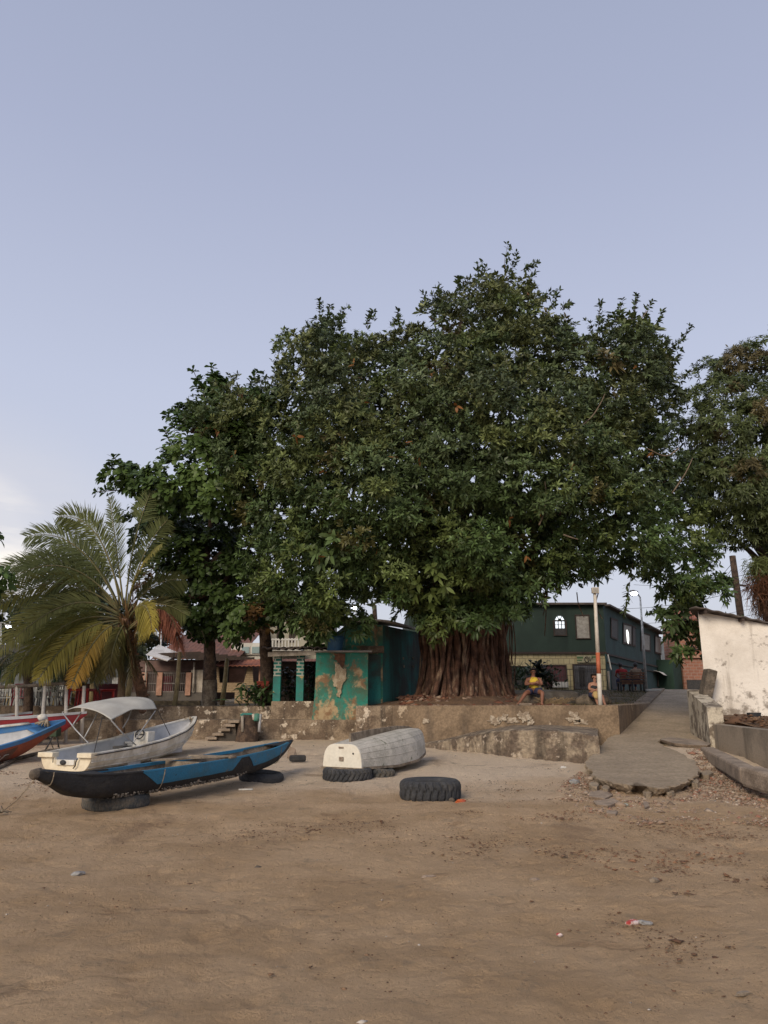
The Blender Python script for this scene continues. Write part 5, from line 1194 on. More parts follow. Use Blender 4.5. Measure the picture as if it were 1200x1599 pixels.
m = MB(); q = at(82, 1143, 19.7); m.box(q, (.34, .30, .22)); m.build('seat_cloth', mat('dark_green_cloth', (.03, .06, .03), (.04, .05, .025), 6), root, world=True, bevel=.02)
for (a, b_, r) in (((83, 1149, 19.6), (71, 1172, 19.5), .022), ((76, 1149, 19.8), (84, 1170, 19.8), .012), ((88, 1149, 19.6), (93, 1168, 19.7), .012), ((91, 1130, 19.8), (91, 1167, 19.9), .010)):
    m = MB(); m.tube([at(*a), at(*b_)], r, 6); m.build('leg', m_dark, root, world=True)
m = MB(); q = gp(462, 1190, G); m.box(q+Vector((.03, .1, .07)), (.36, .16, .13), rz=.15); tag(m.build('rubber_block', m_black, bevel=.03), 'black rubber block lying on sand off the canoe stern', 'rubber block')
m = MB(); q = gp(456, 1184, G); m.add([q+Vector(v_) for v_ in ((-.12, .1, 0), (.02, .05, .03), (.10, .15, .02), (.05, .3, .18), (-.08, .28, .24), (-.13, .2, .12))], [(0, 1, 2, 3, 4, 5)]); tag(m.build('cardboard_scrap', m_tancloth, solid=.015), 'bent brown scrap behind the black rubber block', 'scrap')
gtube('white_stick', [(373, 1234), (395, 1234)], .016, m_housewhite, 'short straight white stick on the sand below the canoe stern', 'stick')
def scrap(px, py, sx_, sy_, sz_, material, name, label, cat, rz=0, n=9, group=None):
    p = gp(px, py, G); bm = bmesh.new(); bmesh.ops.create_icosphere(bm, subdivisions=2, radius=1)
    sd0 = Vector((px*.37, py*.21, 0))
    for v_ in bm.verts:
        d = v_.co.copy(); k = 1+.45*mnoise.noise(d*1.6+sd0)+.2*mnoise.noise(d*4+sd0); v_.co = Vector((d.x*sx_*k, d.y*sy_*k, d.z*sz_*k))
    me = bpy.data.meshes.new(name); bm.to_mesh(me); bm.free(); me.materials.append(material); o = link(name, me); o.location = p+Vector((0, 0, sz_*.35)); o.rotation_euler = (0, 0, rz); return tag(o, label, cat, group)
m_plastic = mat('clear_plastic', (.30, .29, .27), (.22, .21, .20), 20, rough=.25, bumps=.5); m_redwrap = mat('red_wrapper', (.42, .05, .04), (.55, .45, .42), 20, .45, .55, rough=.35); m_orpeel = mat('orange_peel', (.52, .12, .03), (.40, .08, .03), 10, rough=.6); m_brickbit = mat('brick_bit', (.26, .10, .06), (.20, .08, .05), 10)
m_shell = mat('shell_white', (.50, .45, .38), (.38, .33, .27), 20); m_paver = mat('sandy_stone', (.33, .25, .18), (.22, .165, .12), 8, .4, .6, .95, .6, 20)
scrap(988, 1443, .055, .03, .022, m_redwrap, 'wrapper', 'crumpled red and white wrapper on the foreground sand', 'wrapper', .2)
scrap(1008, 1443, .05, .025, .02, m_plastic, 'plastic_bag', 'small clear plastic bag beside the red wrapper', 'plastic bag', -.3)
scrap(720, 1253, .085, .05, .035, m_orpeel, 'orange_litter', 'bright orange scrap at the right foot of the lone tyre', 'litter', .4)
scrap(706, 1251, .05, .04, .035, m_rock, 'stone', 'small grey stone between the lone tyre and the orange scrap', 'stone')
scrap(897, 1223, .10, .07, .05, m_plastic, 'plastic_bottle', 'crushed clear plastic bottle left of the ramp slab', 'bottle', .3)
scrap(975, 1258, .07, .05, .025, mat('green_wrapper', (.10, .24, .12), (.3, .3, .26), 16, .45, .6, rough=.4), 'wrapper', 'green and white wrapper among the rubble under the slab', 'wrapper')
scrap(669, 1371, .07, .035, .018, m_paver, 'flat_stone', 'pale flat stone alone in the middle foreground sand', 'stone', .2)
scrap(388, 1341, .05, .028, .018, m_brickbit, 'brick_fragment', 'orange brick fragment on open sand below the canoe', 'brick piece', .2)
scrap(874, 1461, .022, .018, .014, m_redwrap, 'bottle_cap', 'tiny red cap left of the crumpled wrapper', 'cap'); scrap(403, 1356, .035, .025, .02, m_rock, 'stone', 'small dark stone right of the orange brick fragment', 'stone')
scrap(1161, 1553, .05, .02, .012, m_wood, 'wood_chip', 'pale wood chip near the lower right corner', 'wood chip', .2); scrap(122, 1366, .06, .05, .025, m_plastic, 'plastic_cup', 'crushed clear cup on sand at the left foreground', 'cup', .3)
scrap(836, 1376, .05, .04, .02, m_paver, 'flat_stone', 'small pale stone in the leaf drift left of the wet gully', 'stone'); scrap(1022, 1378, .06, .03, .03, m_wood, 'wood_chip', 'curled wood chip at the top of the wet gully', 'wood chip', .5)
scrap(880, 1200, .07, .04, .03, m_housewhite, 'paper_scrap', 'white paper scrap under the drain opening', 'paper', .3)
# larger flat stones below the slab
for k, (pts, lab) in enumerate((([(921, 1236), (942, 1233), (958, 1240), (944, 1247), (918, 1243)], 'leftmost flat slab fragment under the ramp lip'), ([(926, 1250), (958, 1246), (968, 1251), (950, 1258), (931, 1256)], 'largest flat slab fragment left of the green wrapper'), ([(948, 1265), (966, 1266), (962, 1271), (947, 1270)], 'thin flat stone lowest of the pieces under the slab'),
        ([(1004, 1252), (1010, 1250), (1015, 1258), (1008, 1261)], 'upright looking pale wedge of stone right of the green wrapper'))):
    chunk('slab_fragment', pts, 0, .05, m_paver, lab, 'stone fragment', 'slab fragments under the ramp lip', zfn=lambda x, y: G(x, y)+.05)
# rubble, litter and shells: uncountable scatter
def scatter(name, fn, n, size, material, flat=.5, seed=1, label=None):
    rg = np.random.default_rng(seed); Vs = []; tint = []
    base = np.array([(1, 0, 0), (-1, 0, 0), (0, 1, 0), (0, -1, 0), (0, 0, 1), (0, 0, -1)], float)
    fc = np.array([(0, 2, 4), (2, 1, 4), (1, 3, 4), (3, 0, 4), (2, 0, 5), (1, 2, 5), (3, 1, 5), (0, 3, 5)])
    pts = fn(rg, n); n = len(pts); sz = size*np.exp(rg.normal(0, .45, n))
    V = np.repeat(base[None], n, 0)*(1+rg.normal(0, .28, (n, 6, 3)))
    V = V+rg.normal(0, .18, (n, 6, 3)); V[..., 2] *= flat; V *= sz[:, None, None]
    a = rg.random(n)*6.28; c_, s_ = np.cos(a)[:, None], np.sin(a)[:, None]
    x = V[..., 0]*c_-V[..., 1]*s_; y = V[..., 0]*s_+V[..., 1]*c_; V[..., 0] = x; V[..., 1] = y
    V += pts[:, None, :]; V[..., 2] += (sz*flat*.35)[:, None]
    F_ = (fc[None]+(np.arange(n)*6)[:, None, None]).reshape(-1)
    t_ = np.repeat(rg.random(n)[:, None], 6, 1).reshape(-1, 1)
    o = nmesh(name, V.reshape(-1, 3), F_, np.full(n*8, 3), material, tint=np.repeat(t_, 3, 1)); return tag(o, label, None, None, 'stuff')
def varmat(name, cols, rough=.95):
    m, t, b, o = base_mat(name); a = N(t, 'ShaderNodeAttribute', attribute_name='tint'); r = N(t, 'ShaderNodeValToRGB'); el = r.color_ramp.elements; r.color_ramp.interpolation = 'LINEAR'
    el[0].color = (*cols[0], 1); el[1].color = (*cols[-1], 1)
    for i, c in enumerate(cols[1:-1]): x = el.new((i+1)/(len(cols)-1)); x.color = (*c, 1)
    t.links.new(a.outputs['Fac'], r.inputs[0]); t.links.new(r.outputs[0], b.inputs['Base Color']); b.inputs['Roughness'].default_value = rough; return m
def inpoly(x, y, poly):
    inside = np.zeros(len(x), bool); n = len(poly)
    for i in range(n):
        x1, y1 = poly[i]; x2, y2 = poly[(i+1) % n]
        c_ = ((y1 > y) != (y2 > y)) & (x < (x2-x1)*(y-y1)/((y2-y1) or 1e-9)+x1); inside ^= c_
    return inside
def ground_region(poly_px, edge=.5, nscale=2.0, thr=-.5, rampz=False):
    gpoly = [gp(a, b_, G) for a, b_ in poly_px]; gpoly = [(p.x, p.y) for p in gpoly]; xs = [p[0] for p in gpoly]; ys = [p[1] for p in gpoly]
    def fn(rg, n):
        x = rg.uniform(min(xs), max(xs), n*4); y = rg.uniform(min(ys), max(ys), n*4)
        k = inpoly(x, y, gpoly) & (vnoise(x*nscale, y*nscale, 21)+rg.normal(0, .10, len(x)) > thr); x, y = x[k][:n], y[k][:n]
        return np.stack([x, y, Gnp(x, y)], 1)
    return fn
m_rub = varmat('rubble_mix', [(.17, .10, .065), (.30, .215, .15), (.25, .175, .12), (.42, .34, .26), (.19, .13, .09), (.33, .235, .165), (.27, .12, .075), (.20, .145, .10), (.15, .105, .07)])
rub_poly = [(905, 1205), (935, 1215), (1000, 1228), (1060, 1222), (1100, 1200), (1070, 1172), (1100, 1170), (1170, 1215), (1230, 1250), (1240, 1295), (1100, 1280), (1000, 1290), (900, 1262), (870, 1235)]
scatter('rubble', ground_region(rub_poly, thr=-.34), 9000, .0145, m_rub, .6, 3, 'brick and concrete rubble spread below the broken ramp slab')
scatter('coarse_rubble', ground_region([(905, 1210), (935, 1222), (1000, 1234), (1060, 1228), (1092, 1208), (1074, 1176), (1098, 1176), (1165, 1218), (1225, 1252), (1225, 1275), (1000, 1268), (915, 1250)], thr=-.06), 520, .034, m_rub, .55, 4, 'larger broken stones among the rubble under the slab lip')
m_lit_ = varmat('leaf_litter_mix', [(.07, .035, .02), (.16, .08, .04), (.11, .06, .035), (.22, .13, .07), (.09, .055, .033)])
def strip(rg, n):   # drift lines of dead leaves
    X, Y = [], []
    for (pts, w_, k) in (([(620, 1345), (700, 1312), (800, 1325), (880, 1340), (960, 1350), (1060, 1360), (1180, 1365)], .42, 1.0), ([(960, 1385), (1000, 1420), (1060, 1450), (1120, 1475), (1200, 1490)], .40, .7), ([(330, 1318), (420, 1295), (500, 1290), (620, 1285), (760, 1262)], .30, .6),
                         ([(760, 1225), (860, 1240), (950, 1275), (1100, 1310), (1190, 1300)], .35, .9), ([(1000, 1340), (1100, 1350), (1200, 1385)], .2, .6), ([(0, 1215), (40, 1222), (60, 1230)], .3, .25), ([(700, 1260), (760, 1262)], .2, .2), ([(560, 1150), (640, 1190), (760, 1195), (900, 1205)], .12, .3)):
        g_ = [gp(a, b_, G) for a, b_ in pts]; nn = int(n*k/4)
        t_ = rg.random(nn)*(len(g_)-1); i = t_.astype(int); f_ = t_-i; gx_ = np.array([p.x for p in g_]); gy_ = np.array([p.y for p in g_])
        X.append(gx_[i]*(1-f_)+gx_[i+1]*f_+rg.normal(0, w_, nn)); Y.append(gy_[i]*(1-f_)+gy_[i+1]*f_+rg.normal(0, w_, nn))
    x = np.concatenate(X); y = np.concatenate(Y); k = (vnoise(x*2.2, y*2.2, 31)+vnoise(x*6, y*6, 32)*.7+rg.normal(0, .1, len(x))) > .0; x, y = x[k], y[k]
    return np.stack([x, y, Gnp(x, y)+.004], 1)
scatter('leaf_litter', strip, 9000, .0085, m_lit_, .3, 5, 'dark dead leaves lying in drift lines on the sand')
def wide(rg, n):
    y = 3.4+18*rg.random(n)**1.25; x = rg.uniform(-.62, .62, n)*y; k = (vnoise(x*.9, y*.9, 40)+rg.normal(0, .2, n)) > -.05; x, y = x[k], y[k]; return np.stack([x, y, Gnp(x, y)+.006], 1)
reds = [(780, 1240), (900, 1215), (1000, 1245), (1100, 1225), (1090, 1185), (1130, 1190), (1260, 1250), (1300, 1400), (1080, 1400), (900, 1340), (800, 1290)]
scatter('dry_leaves', ground_region(reds, thr=.04, nscale=1.3), 2600, .012, varmat('red_litter', [(.22, .10, .05), (.13, .065, .038), (.28, .15, .08), (.18, .09, .05)]), .3, 15, 'reddish dry leaf litter around the foot of the ramp')
scatter('dry_leaves_left', ground_region([(-40, 1200), (60, 1208), (80, 1235), (20, 1250), (-40, 1245)], thr=-.05), 500, .013, MATS['red_litter'], .3, 16, 'reddish dry leaves near the orange boat'); col.objects[-1].name = 'dry_leaves.001'
scatter('sand_debris', wide, 6000, .0065, m_lit_, .35, 6, 'small dark bits scattered over the sand')
m_shl = varmat('shell_mix', [(.45, .40, .33), (.30, .25, .2), (.55, .5, .43), (.35, .25, .18)])
scatter('shells', wide, 900, .0055, m_shl, .5, 8, 'pale shell grit on the sand'); 

# ------------------------------------------------------------------ rocks on the terrace
def boulder(px0, px1, py0, py1, Y, material, label, cat='boulder', sq=1.0, depth=.9):
    a = at(px0, py0, Y); b_ = at(px1, py1, Y); c_ = (a+b_)/2; sx_ = (b_.x-a.x)/2; sz_ = (a.z-b_.z)/2
    bm = bmesh.new(); bmesh.ops.create_icosphere(bm, subdivisions=4, radius=1); sd0 = Vector((px0*.13, py0*.4, 0))
    for v_ in bm.verts:
        d = v_.co.copy()
        if sq < 1: d = Vector([math.copysign(abs(x)**sq, x) for x in d])
        k = 1+.16*mnoise.noise(d*1.3+sd0)+.05*mnoise.noise(d*5+sd0); v_.co = Vector((d.x*sx_*k, d.y*depth*.5*k, max(d.z*k, -.95)*sz_))
    me = bpy.data.meshes.new('boulder'); bm.to_mesh(me); bm.free(); me.materials.append(material)
    for p_ in me.polygons: p_.use_smooth = True
    o = link('boulder' if cat == 'boulder' else cat.replace(' ', '_'), me); o.location = (c_.x, Y+depth*.25, c_.z-.02); return tag(o, label, cat)
boulder(812, 906, 1077, 1106, 24.6, mat('grey_block', (.15, .135, .115), (.085, .072, .06), 2.5, .4, .6, .95, .5, 10), 'long flat topped grey block lying behind the seated man', 'stone block', sq=.45, depth=1.1)
boulder(808, 852, 1081, 1106, 23.6, m_rock, 'tan rock the man in yellow sits on'); boulder(902, 946, 1082, 1108, 23.8, m_rock, 'brown rounded rock the woman sits on, left of the white post')
boulder(930, 958, 1084, 1106, 24.3, m_rock, 'darker rock half hidden right of the white post'); boulder(770, 800, 1094, 1106, 23.4, m_rock, 'small rock at the right foot of the fig trunk')
m = MB(); a = at(809, 1099, 22.6); b_ = at(831, 1099, 22.6); m.box(((a.x+b_.x)/2, 22.7, a.z-.07), (b_.x-a.x, .3, .18)); tag(m.build('kerb_stone', m_curb, bevel=.02), 'low squared kerb stone under the left foot of the man', 'kerb')
m = MB()
for k in range(170):
    p = at(random.uniform(845, 885), 1103, 22.9+random.random()*.7); p.z = T(p.x, p.y)+.02; d = Vector((random.gauss(0, .12), random.gauss(0, .06), random.uniform(.06, .28))); m.tube([p, p+d*.6, p+d+Vector((d.x*.6, 0, -.03))], .006, 3, cap=False)
tag(m.build('dry_grass_tuft', mat('straw', (.30, .21, .11), (.18, .12, .06), 9, bumps=0)), 'tuft of dry straw coloured grass in front of the grey block', 'grass tuft')

# ------------------------------------------------------------------ people
def skin(name, chains, material, parent, sub=2):
    """chains: lists of (point, radius or (rx, ry)); joints that share a position are one vertex"""
    vs, rs, es, key = [], [], [], {}
    def vid(p, r):
        k = tuple(round(c, 4) for c in p)
        if k not in key: key[k] = len(vs); vs.append(tuple(p)); rs.append(r if hasattr(r, '__len__') else (r, r))
        return key[k]
    for ch in chains:
        prev = None
        for p, r in ch:
            i = vid(p, r)
            if prev is not None and prev != i: es.append((prev, i))
            prev = i
    me = bpy.data.meshes.new(name); me.from_pydata(vs, es, []); me.materials.append(material)
    o = link(name, me, parent, True); md = o.modifiers.new('skin', 'SKIN'); md.use_smooth_shade = True; md.branch_smoothing = .4
    sl = me.skin_vertices[0].data if me.skin_vertices else None
    if sl is None:
        bm = bmesh.new(); bm.from_mesh(me); bm.verts.layers.skin.verify(); bm.to_mesh(me); bm.free(); sl = me.skin_vertices[0].data
    for i, r in enumerate(rs): sl[i].radius = r; sl[i].use_root = (i == 0)
    sb = o.modifiers.new('sub', 'SUBSURF'); sb.levels = sub; sb.render_levels = sub
    return o
def hand(wr, d, side, curl=Vector((0, 0, -.3))):
    """palm and five unequal fingers from wrist wr towards d"""
    d = d.normalized(); sidev = side.normalized(); palm = wr+d*.075; ch = [[(wr, .028), (palm, (.038, .020))]]
    for k, ln in enumerate((.062, .072, .068, .052)):
        rt = palm+sidev*(.027-.018*k); j1 = rt+d*ln*.5; j2 = j1+(d+curl).normalized()*ln*.35; j3 = j2+(d+curl*2.2).normalized()*ln*.3
        ch.append([(palm, (.038, .020)), (rt+d*.012, .010), (j1, .0095), (j2, .0088), (j3, .0075)])
    tb_ = wr+d*.03+sidev*.035; ch.append([(palm, (.038, .020)), (tb_, .012), (tb_+d*.035+sidev*.018, .010), (tb_+d*.06+sidev*.012, .0085)])
    return ch
def face(head, fwd, up, parent, hairm, skinm, long=False, glasses=False):
    rt = fwd.cross(up).normalized()
    m = MB()
    for s_ in (-1, 1): m.lathe([(0, -.012), (.011, -.004), (.012, .0), (.008, .008), (0, .011)], c=head+fwd*.092+rt*s_*.033+up*.012, seg=10)
    m.build('eye', m_dark if not glasses else m_black, parent, world=True)
    m = MB(); m.tube([head+fwd*.098-rt*.022-up*.052, head+fwd*.104-up*.055, head+fwd*.098+rt*.022-up*.052], .006, 6); m.build('mouth', mat('lips', (.22, .06, .05), None, bumps=0), parent, world=True)
    if glasses:
        m = MB(); m.tube([head+fwd*.07-rt*.085+up*.015, head+fwd*.11-rt*.04+up*.016, head+fwd*.115+up*.016, head+fwd*.11+rt*.04+up*.016, head+fwd*.07+rt*.085+up*.015], .007, 6)
        m.build('glasses', m_black, parent, world=True)
def headchains(neck, head, fwd, up, s=1.0):
    rt = fwd.cross(up).normalized(); chin = head-up*.085*s+fwd*.035*s; crown = head+up*.07*s-fwd*.01
    return [[(neck, .055*s), (head-up*.07*s-fwd*.01, (.062*s, .062*s)), (head, (.083*s, .098*s)), (crown, (.072*s, .085*s))], [(head, (.083*s, .098*s)), (head+fwd*.098*s-up*.018, .014), ],
            [(head, (.083*s, .098*s)), (head+rt*.088*s, .016)], [(head, (.083*s, .098*s)), (head-rt*.088*s, .016)], [(head-up*.07*s-fwd*.01, (.062*s, .062*s)), (chin, .045*s)]]
def hairpart(head, fwd, up, parent, material, long=False, s=1.0):
    bm = bmesh.new(); bmesh.ops.create_icosphere(bm, subdivisions=3, radius=1)
    bmesh.ops.delete(bm, geom=[v_ for v_ in bm.verts if (v_.co.z < (.50 if not long else .42) and v_.co.y < (.15 if not long else .0)) or v_.co.z < -.75], context='VERTS')
    rt = fwd.cross(up).normalized()
    for v_ in bm.verts:
        c = v_.co.copy(); k = 1+.06*mnoise.noise(c*5); v_.co = head+up*.02*s+rt*c.x*(.096+.018*long)*s*k+(-fwd)*c.y*.112*s*k+up*c.z*(.106+.02*long)*s*k
    me = bpy.data.meshes.new('hair'); bm.to_mesh(me); bm.free(); me.materials.append(material); o = link('hair', me, parent, True); o.modifiers.new('s', 'SOLIDIFY').thickness = .012; return o
X_, Z_ = Vector((1, 0, 0)), Vector((0, 0, 1))
def A_(px, py, Y): return at(px, py, Y)
# man in yellow, arms folded, facing the beach
Yp = 23.35; fwd = Vector((-.12, -1, 0)).normalized()
pel = A_(834, 1078, Yp); sp1 = A_(834, 1071, Yp); che = A_(833.5, 1063, Yp-.02); nk = A_(833, 1057.2, Yp); hd0 = A_(833, 1049.5, Yp-.04)
shL, shR = A_(824, 1060.5, Yp), A_(843.5, 1060.5, Yp); elL, elR = A_(821, 1069, Yp-.12), A_(846.5, 1069, Yp-.12); wrL, wrR = A_(836, 1066.2, Yp-.29), A_(829, 1067.8, Yp-.26)
hipL, hipR = A_(829.5, 1079, Yp-.03), A_(839, 1079, Yp-.03); knL, knR = A_(821, 1083, Yp-.45), A_(847.5, 1082, Yp-.48); anL, anR = A_(812.5, 1095.5, Yp-.62), A_(846.5, 1099, Yp-.50)
man = empty('person', (pel.x, pel.y, pel.z-.1), label='man in a yellow tank top and navy shorts sitting with folded arms on a rock', cat='person')
body = [[(pel, (.15, .12)), (sp1, (.145, .115)), (che, (.16, .115)), (nk, .055)]]+headchains(nk, hd0, fwd, Z_)
for sh, el, wr, sg in ((shL, elL, wrL, 1), (shR, elR, wrR, -1)):
    body.append([(che, (.16, .115)), (sh, .068), (sh.lerp(el, .5), .053), (el, .045), (el.lerp(wr, .4), .042), (wr, .028)]); body += hand(wr, (wr-el), Vector((0, 0, 1)), Vector((0, .5, -.1)))
for hp, kn, an, tx in ((hipL, knL, anL, -.1), (hipR, knR, anR, .05)):
    body.append([(pel, (.15, .12)), (hp, .10), (hp.lerp(kn, .5), .088), (kn, .065), (kn.lerp(an, .35), .060), (an, .038), (an+Vector((tx*.3, -.05, -.05)), .040), (an+Vector((tx, -.20, -.055)), .032)])
skin('body', body, m_skin, man)
skin('tank_top', [[(pel+Z_*.02, (.19, .165)), (sp1, (.19, .165)), (che-Z_*.02, (.205, .165)), (che+Z_*.07, (.12, .12))], [(che-Z_*.02, (.205, .165)), (shL+Vector((.06, 0, .03)), .06)], [(che-Z_*.02, (.205, .165)), (shR+Vector((-.06, 0, .03)), .06)]], m_yshirt, man)
skin('shorts', [[(pel+Z_*.03, (.168, .14)), (pel-Z_*.03, (.16, .14)), (hipL, .118), (hipL.lerp(knL, .62), .106)], [(pel-Z_*.03, (.16, .14)), (hipR, .118), (hipR.lerp(knR, .62), .106)]], m_navy, man)
for an, tx in ((anL, -.1), (anR, .05)): m = MB(); m.box(an+Vector((tx*.6, -.11, -.095)), (.09, .27, .02), rz=0); m.build('sandal', m_dark, man, world=True, bevel=.008)
hairpart(hd0, fwd, Z_, man, m_hair, s=.98); face(hd0, fwd, Z_, man, m_hair, m_skin, glasses=True)
# woman on the next rock
Yp = 23.55; fwd = Vector((-.25, -1, 0)).normalized()
pel = A_(926, 1084, Yp); sp1 = A_(927, 1077, Yp); che = A_(928, 1070.5, Yp-.02); nk = A_(929, 1065, Yp); hd0 = A_(929, 1057.5, Yp-.03)
shL, shR = A_(921, 1068.5, Yp), A_(937, 1068.5, Yp); elL, elR = A_(920.5, 1076, Yp-.10), A_(939, 1076, Yp-.10); wrL, wrR = A_(930, 1077.5, Yp-.30), A_(928, 1078.5, Yp-.28)
hipL, hipR = A_(923.5, 1085, Yp-.05), A_(931, 1085, Yp-.05); knL, knR = A_(930, 1086, Yp-.46), A_(940, 1086.5, Yp-.42); anL, anR = A_(934, 1100, Yp-.50), A_(945, 1100, Yp-.48)
wo_ = empty('person', (pel.x, pel.y, pel.z-.1), label='woman in a black strappy top and dark skirt sitting behind the white and orange post', cat='person')
body = [[(pel, (.16, .13)), (sp1, (.145, .115)), (che, (.15, .115)), (nk, .048)]]+headchains(nk, hd0, fwd, Z_, .95)
for sh, el, wr in ((shL, elL, wrL), (shR, elR, wrR)):
    body.append([(che, (.15, .115)), (sh, .060), (sh.lerp(el, .5), .052), (el, .044), (el.lerp(wr, .4), .040), (wr, .026)]); body += hand(wr, (wr-el), Vector((0, 0, 1)), Vector((0, .5, -.2)))
for hp, kn, an in ((hipL, knL, anL), (hipR, knR, anR)):
    body.append([(pel, (.16, .13)), (hp, .10), (hp.lerp(kn, .5), .088), (kn, .062), (kn.lerp(an, .35), .056), (an, .034), (an+Vector((.02, -.05, -.04)), .036), (an+Vector((.06, -.18, -.045)), .028)])
skin('body', body, m_skin2, wo_)
skin('top', [[(pel+Z_*.05, (.20, .17)), (sp1, (.195, .165)), (che-Z_*.03, (.20, .165))], [(che-Z_*.03, (.20, .165)), (shL+Vector((.07, -.02, .02)), .018)], [(che-Z_*.03, (.20, .165)), (shR+Vector((-.07, -.02, .02)), .018)]], m_black, wo_)
skin('skirt', [[(pel+Z_*.04, (.172, .15)), (pel-Z_*.03, (.17, .15)), (hipL, .125), (hipL.lerp(knL, .8), .105)], [(pel-Z_*.03, (.17, .15)), (hipR, .125), (hipR.lerp(knR, .85), .105)]], m_navy, wo_)
hairpart(hd0, fwd, Z_, wo_, m_hair, long=True, s=.95); face(hd0, fwd, Z_, wo_, m_hair, m_skin2)
skin('bag', [[(A_(930, 1080, Yp-.40), (.10, .06)), (A_(932, 1087, Yp-.52), (.11, .06)), (A_(933, 1092, Yp-.55), (.07, .05))]], m_mustard, None); o = col.objects[-1]; tag(o, 'mustard cloth bag held on the lap of the woman', 'bag')
for an in (anL, anR): m = MB(); m.box(an+Vector((.04, -.10, -.08)), (.08, .25, .02)); m.build('sandal', m_dark, wo_, world=True, bevel=.008)
# two people on the bench seen from behind
for (px, shirt, hc, lab, lean, sk) in ((977, m_rshirt, m_hair, 'person in a red shirt seated on the bench, seen from behind', -.05, m_skin), (996, m_tancloth, m_hair, 'person in a tan shirt seated at the right end of the bench, seen from behind', .05, m_skin2)):
    bx = at(px, 1070, 35).x; by, bz = 35.22, BENCH[2]; f_ = Vector((lean*2, 1, 0)).normalized()
    V_ = lambda x, y, z: Vector((bx+x, by+y, bz+z))
    r = empty('person', (bx, by, bz), label=lab, cat='person')
    pel = V_(0, 0, .53); sp1 = V_(lean*.5, -.01, .70); che = V_(lean, .02, .90); nk = V_(lean*1.2, .06, 1.04); hd0 = V_(lean*1.5, .12, 1.17)
    body = [[(pel, (.15, .12)), (sp1, (.14, .11)), (che, (.16, .115)), (nk, .052)]]+headchains(nk, hd0, f_, Z_)
    for s_ in (-1, 1):
        sh = V_(lean+s_*.19, .03, .96); el = V_(lean+s_*.26, .12, .72); wr = V_(s_*.12, .36, .62)
        body.append([(che, (.16, .115)), (sh, .062), (sh.lerp(el, .5), .05), (el, .042), (wr, .028)]); body += hand(wr, wr-el, Vector((0, 0, 1)), Vector((0, 0, -.4)))
        hp = V_(s_*.09, .02, .52); kn = V_(s_*.13, .46, .52); an = V_(s_*.13, .48, .10); body.append([(pel, (.15, .12)), (hp, .10), (kn, .065), (kn.lerp(an, .35), .058), (an, .038), (an+Vector((0, .18, -.05)), .03)])
    skin('body', body, sk, r)
    skin('shirt', [[(pel+Z_*.02, (.168, .14)), (sp1, (.16, .13)), (che, (.175, .13)), (che+Z_*.10, (.09, .08))]]+[[(che, (.175, .13)), (V_(lean+s_*.19, .03, .96), .078), (V_(lean+s_*.235, .08, .82), .066)] for s_ in (-1, 1)], shirt, r)
    skin('trousers', [[(pel, (.165, .135)), (V_(s_*.09, .02, .52), .118), (V_(s_*.13, .46, .52), .085), (V_(s_*.13, .48, .2), .06)] for s_ in (-1, 1)], m_navy, r)
    hairpart(hd0, f_, Z_, r, hc); face(hd0, f_, Z_, r, hc, sk)

# ------------------------------------------------------------------ vegetation
def nrmz(a): return a/np.maximum(np.linalg.norm(a, axis=-1, keepdims=True), 1e-9)
def leaf_arrays(base, d, nrm, ln, wd, droop, shape=((.3, 1.0), (.68, .82))):
    """one folded lens-shaped leaf per row: 6 vertices, 3 faces"""
    d = nrmz(d); s = nrmz(np.cross(d, nrm)); u = np.cross(s, d); L_ = ln[:, None]; W = wd[:, None]*.5
    dz = np.zeros_like(base); dz[:, 2] = -1
    (t1, w1), (t2, w2) = shape
    p0 = base; m1 = base+d*L_*t1+dz*L_*droop*t1*t1; m2 = base+d*L_*t2+dz*L_*droop*t2*t2; tip = base+d*L_+dz*L_*droop
    up = u*W*.35
    V = np.stack([p0, m1+s*W*w1+up, m2+s*W*w2+up, tip, m2-s*W*w2+up, m1-s*W*w1+up], 1)
    return V
LF = np.array([0, 1, 5, 1, 2, 4, 5, 2, 3, 4]); LT = np.array([3, 4, 3])
class Foliage:
    def __init__(s): s.V = []; s.C = []
    def add(s, V, C): s.V.append(V); s.C.append(np.repeat(C[:, None, :], V.shape[1], 1))
    def build(s, name, mat_, parent):
        V = np.concatenate(s.V); C = np.concatenate(s.C).reshape(-1, 3); n = len(V)
        F_ = (LF[None]+(np.arange(n)*6)[:, None]).ravel(); T_ = np.tile(LT, n)
        inv = np.array(local(parent).inverted()); W = V.reshape(-1, 3) @ inv[:3, :3].T + inv[:3, 3]
        return nmesh(name, W, F_, T_, mat_, parent, tint=C)
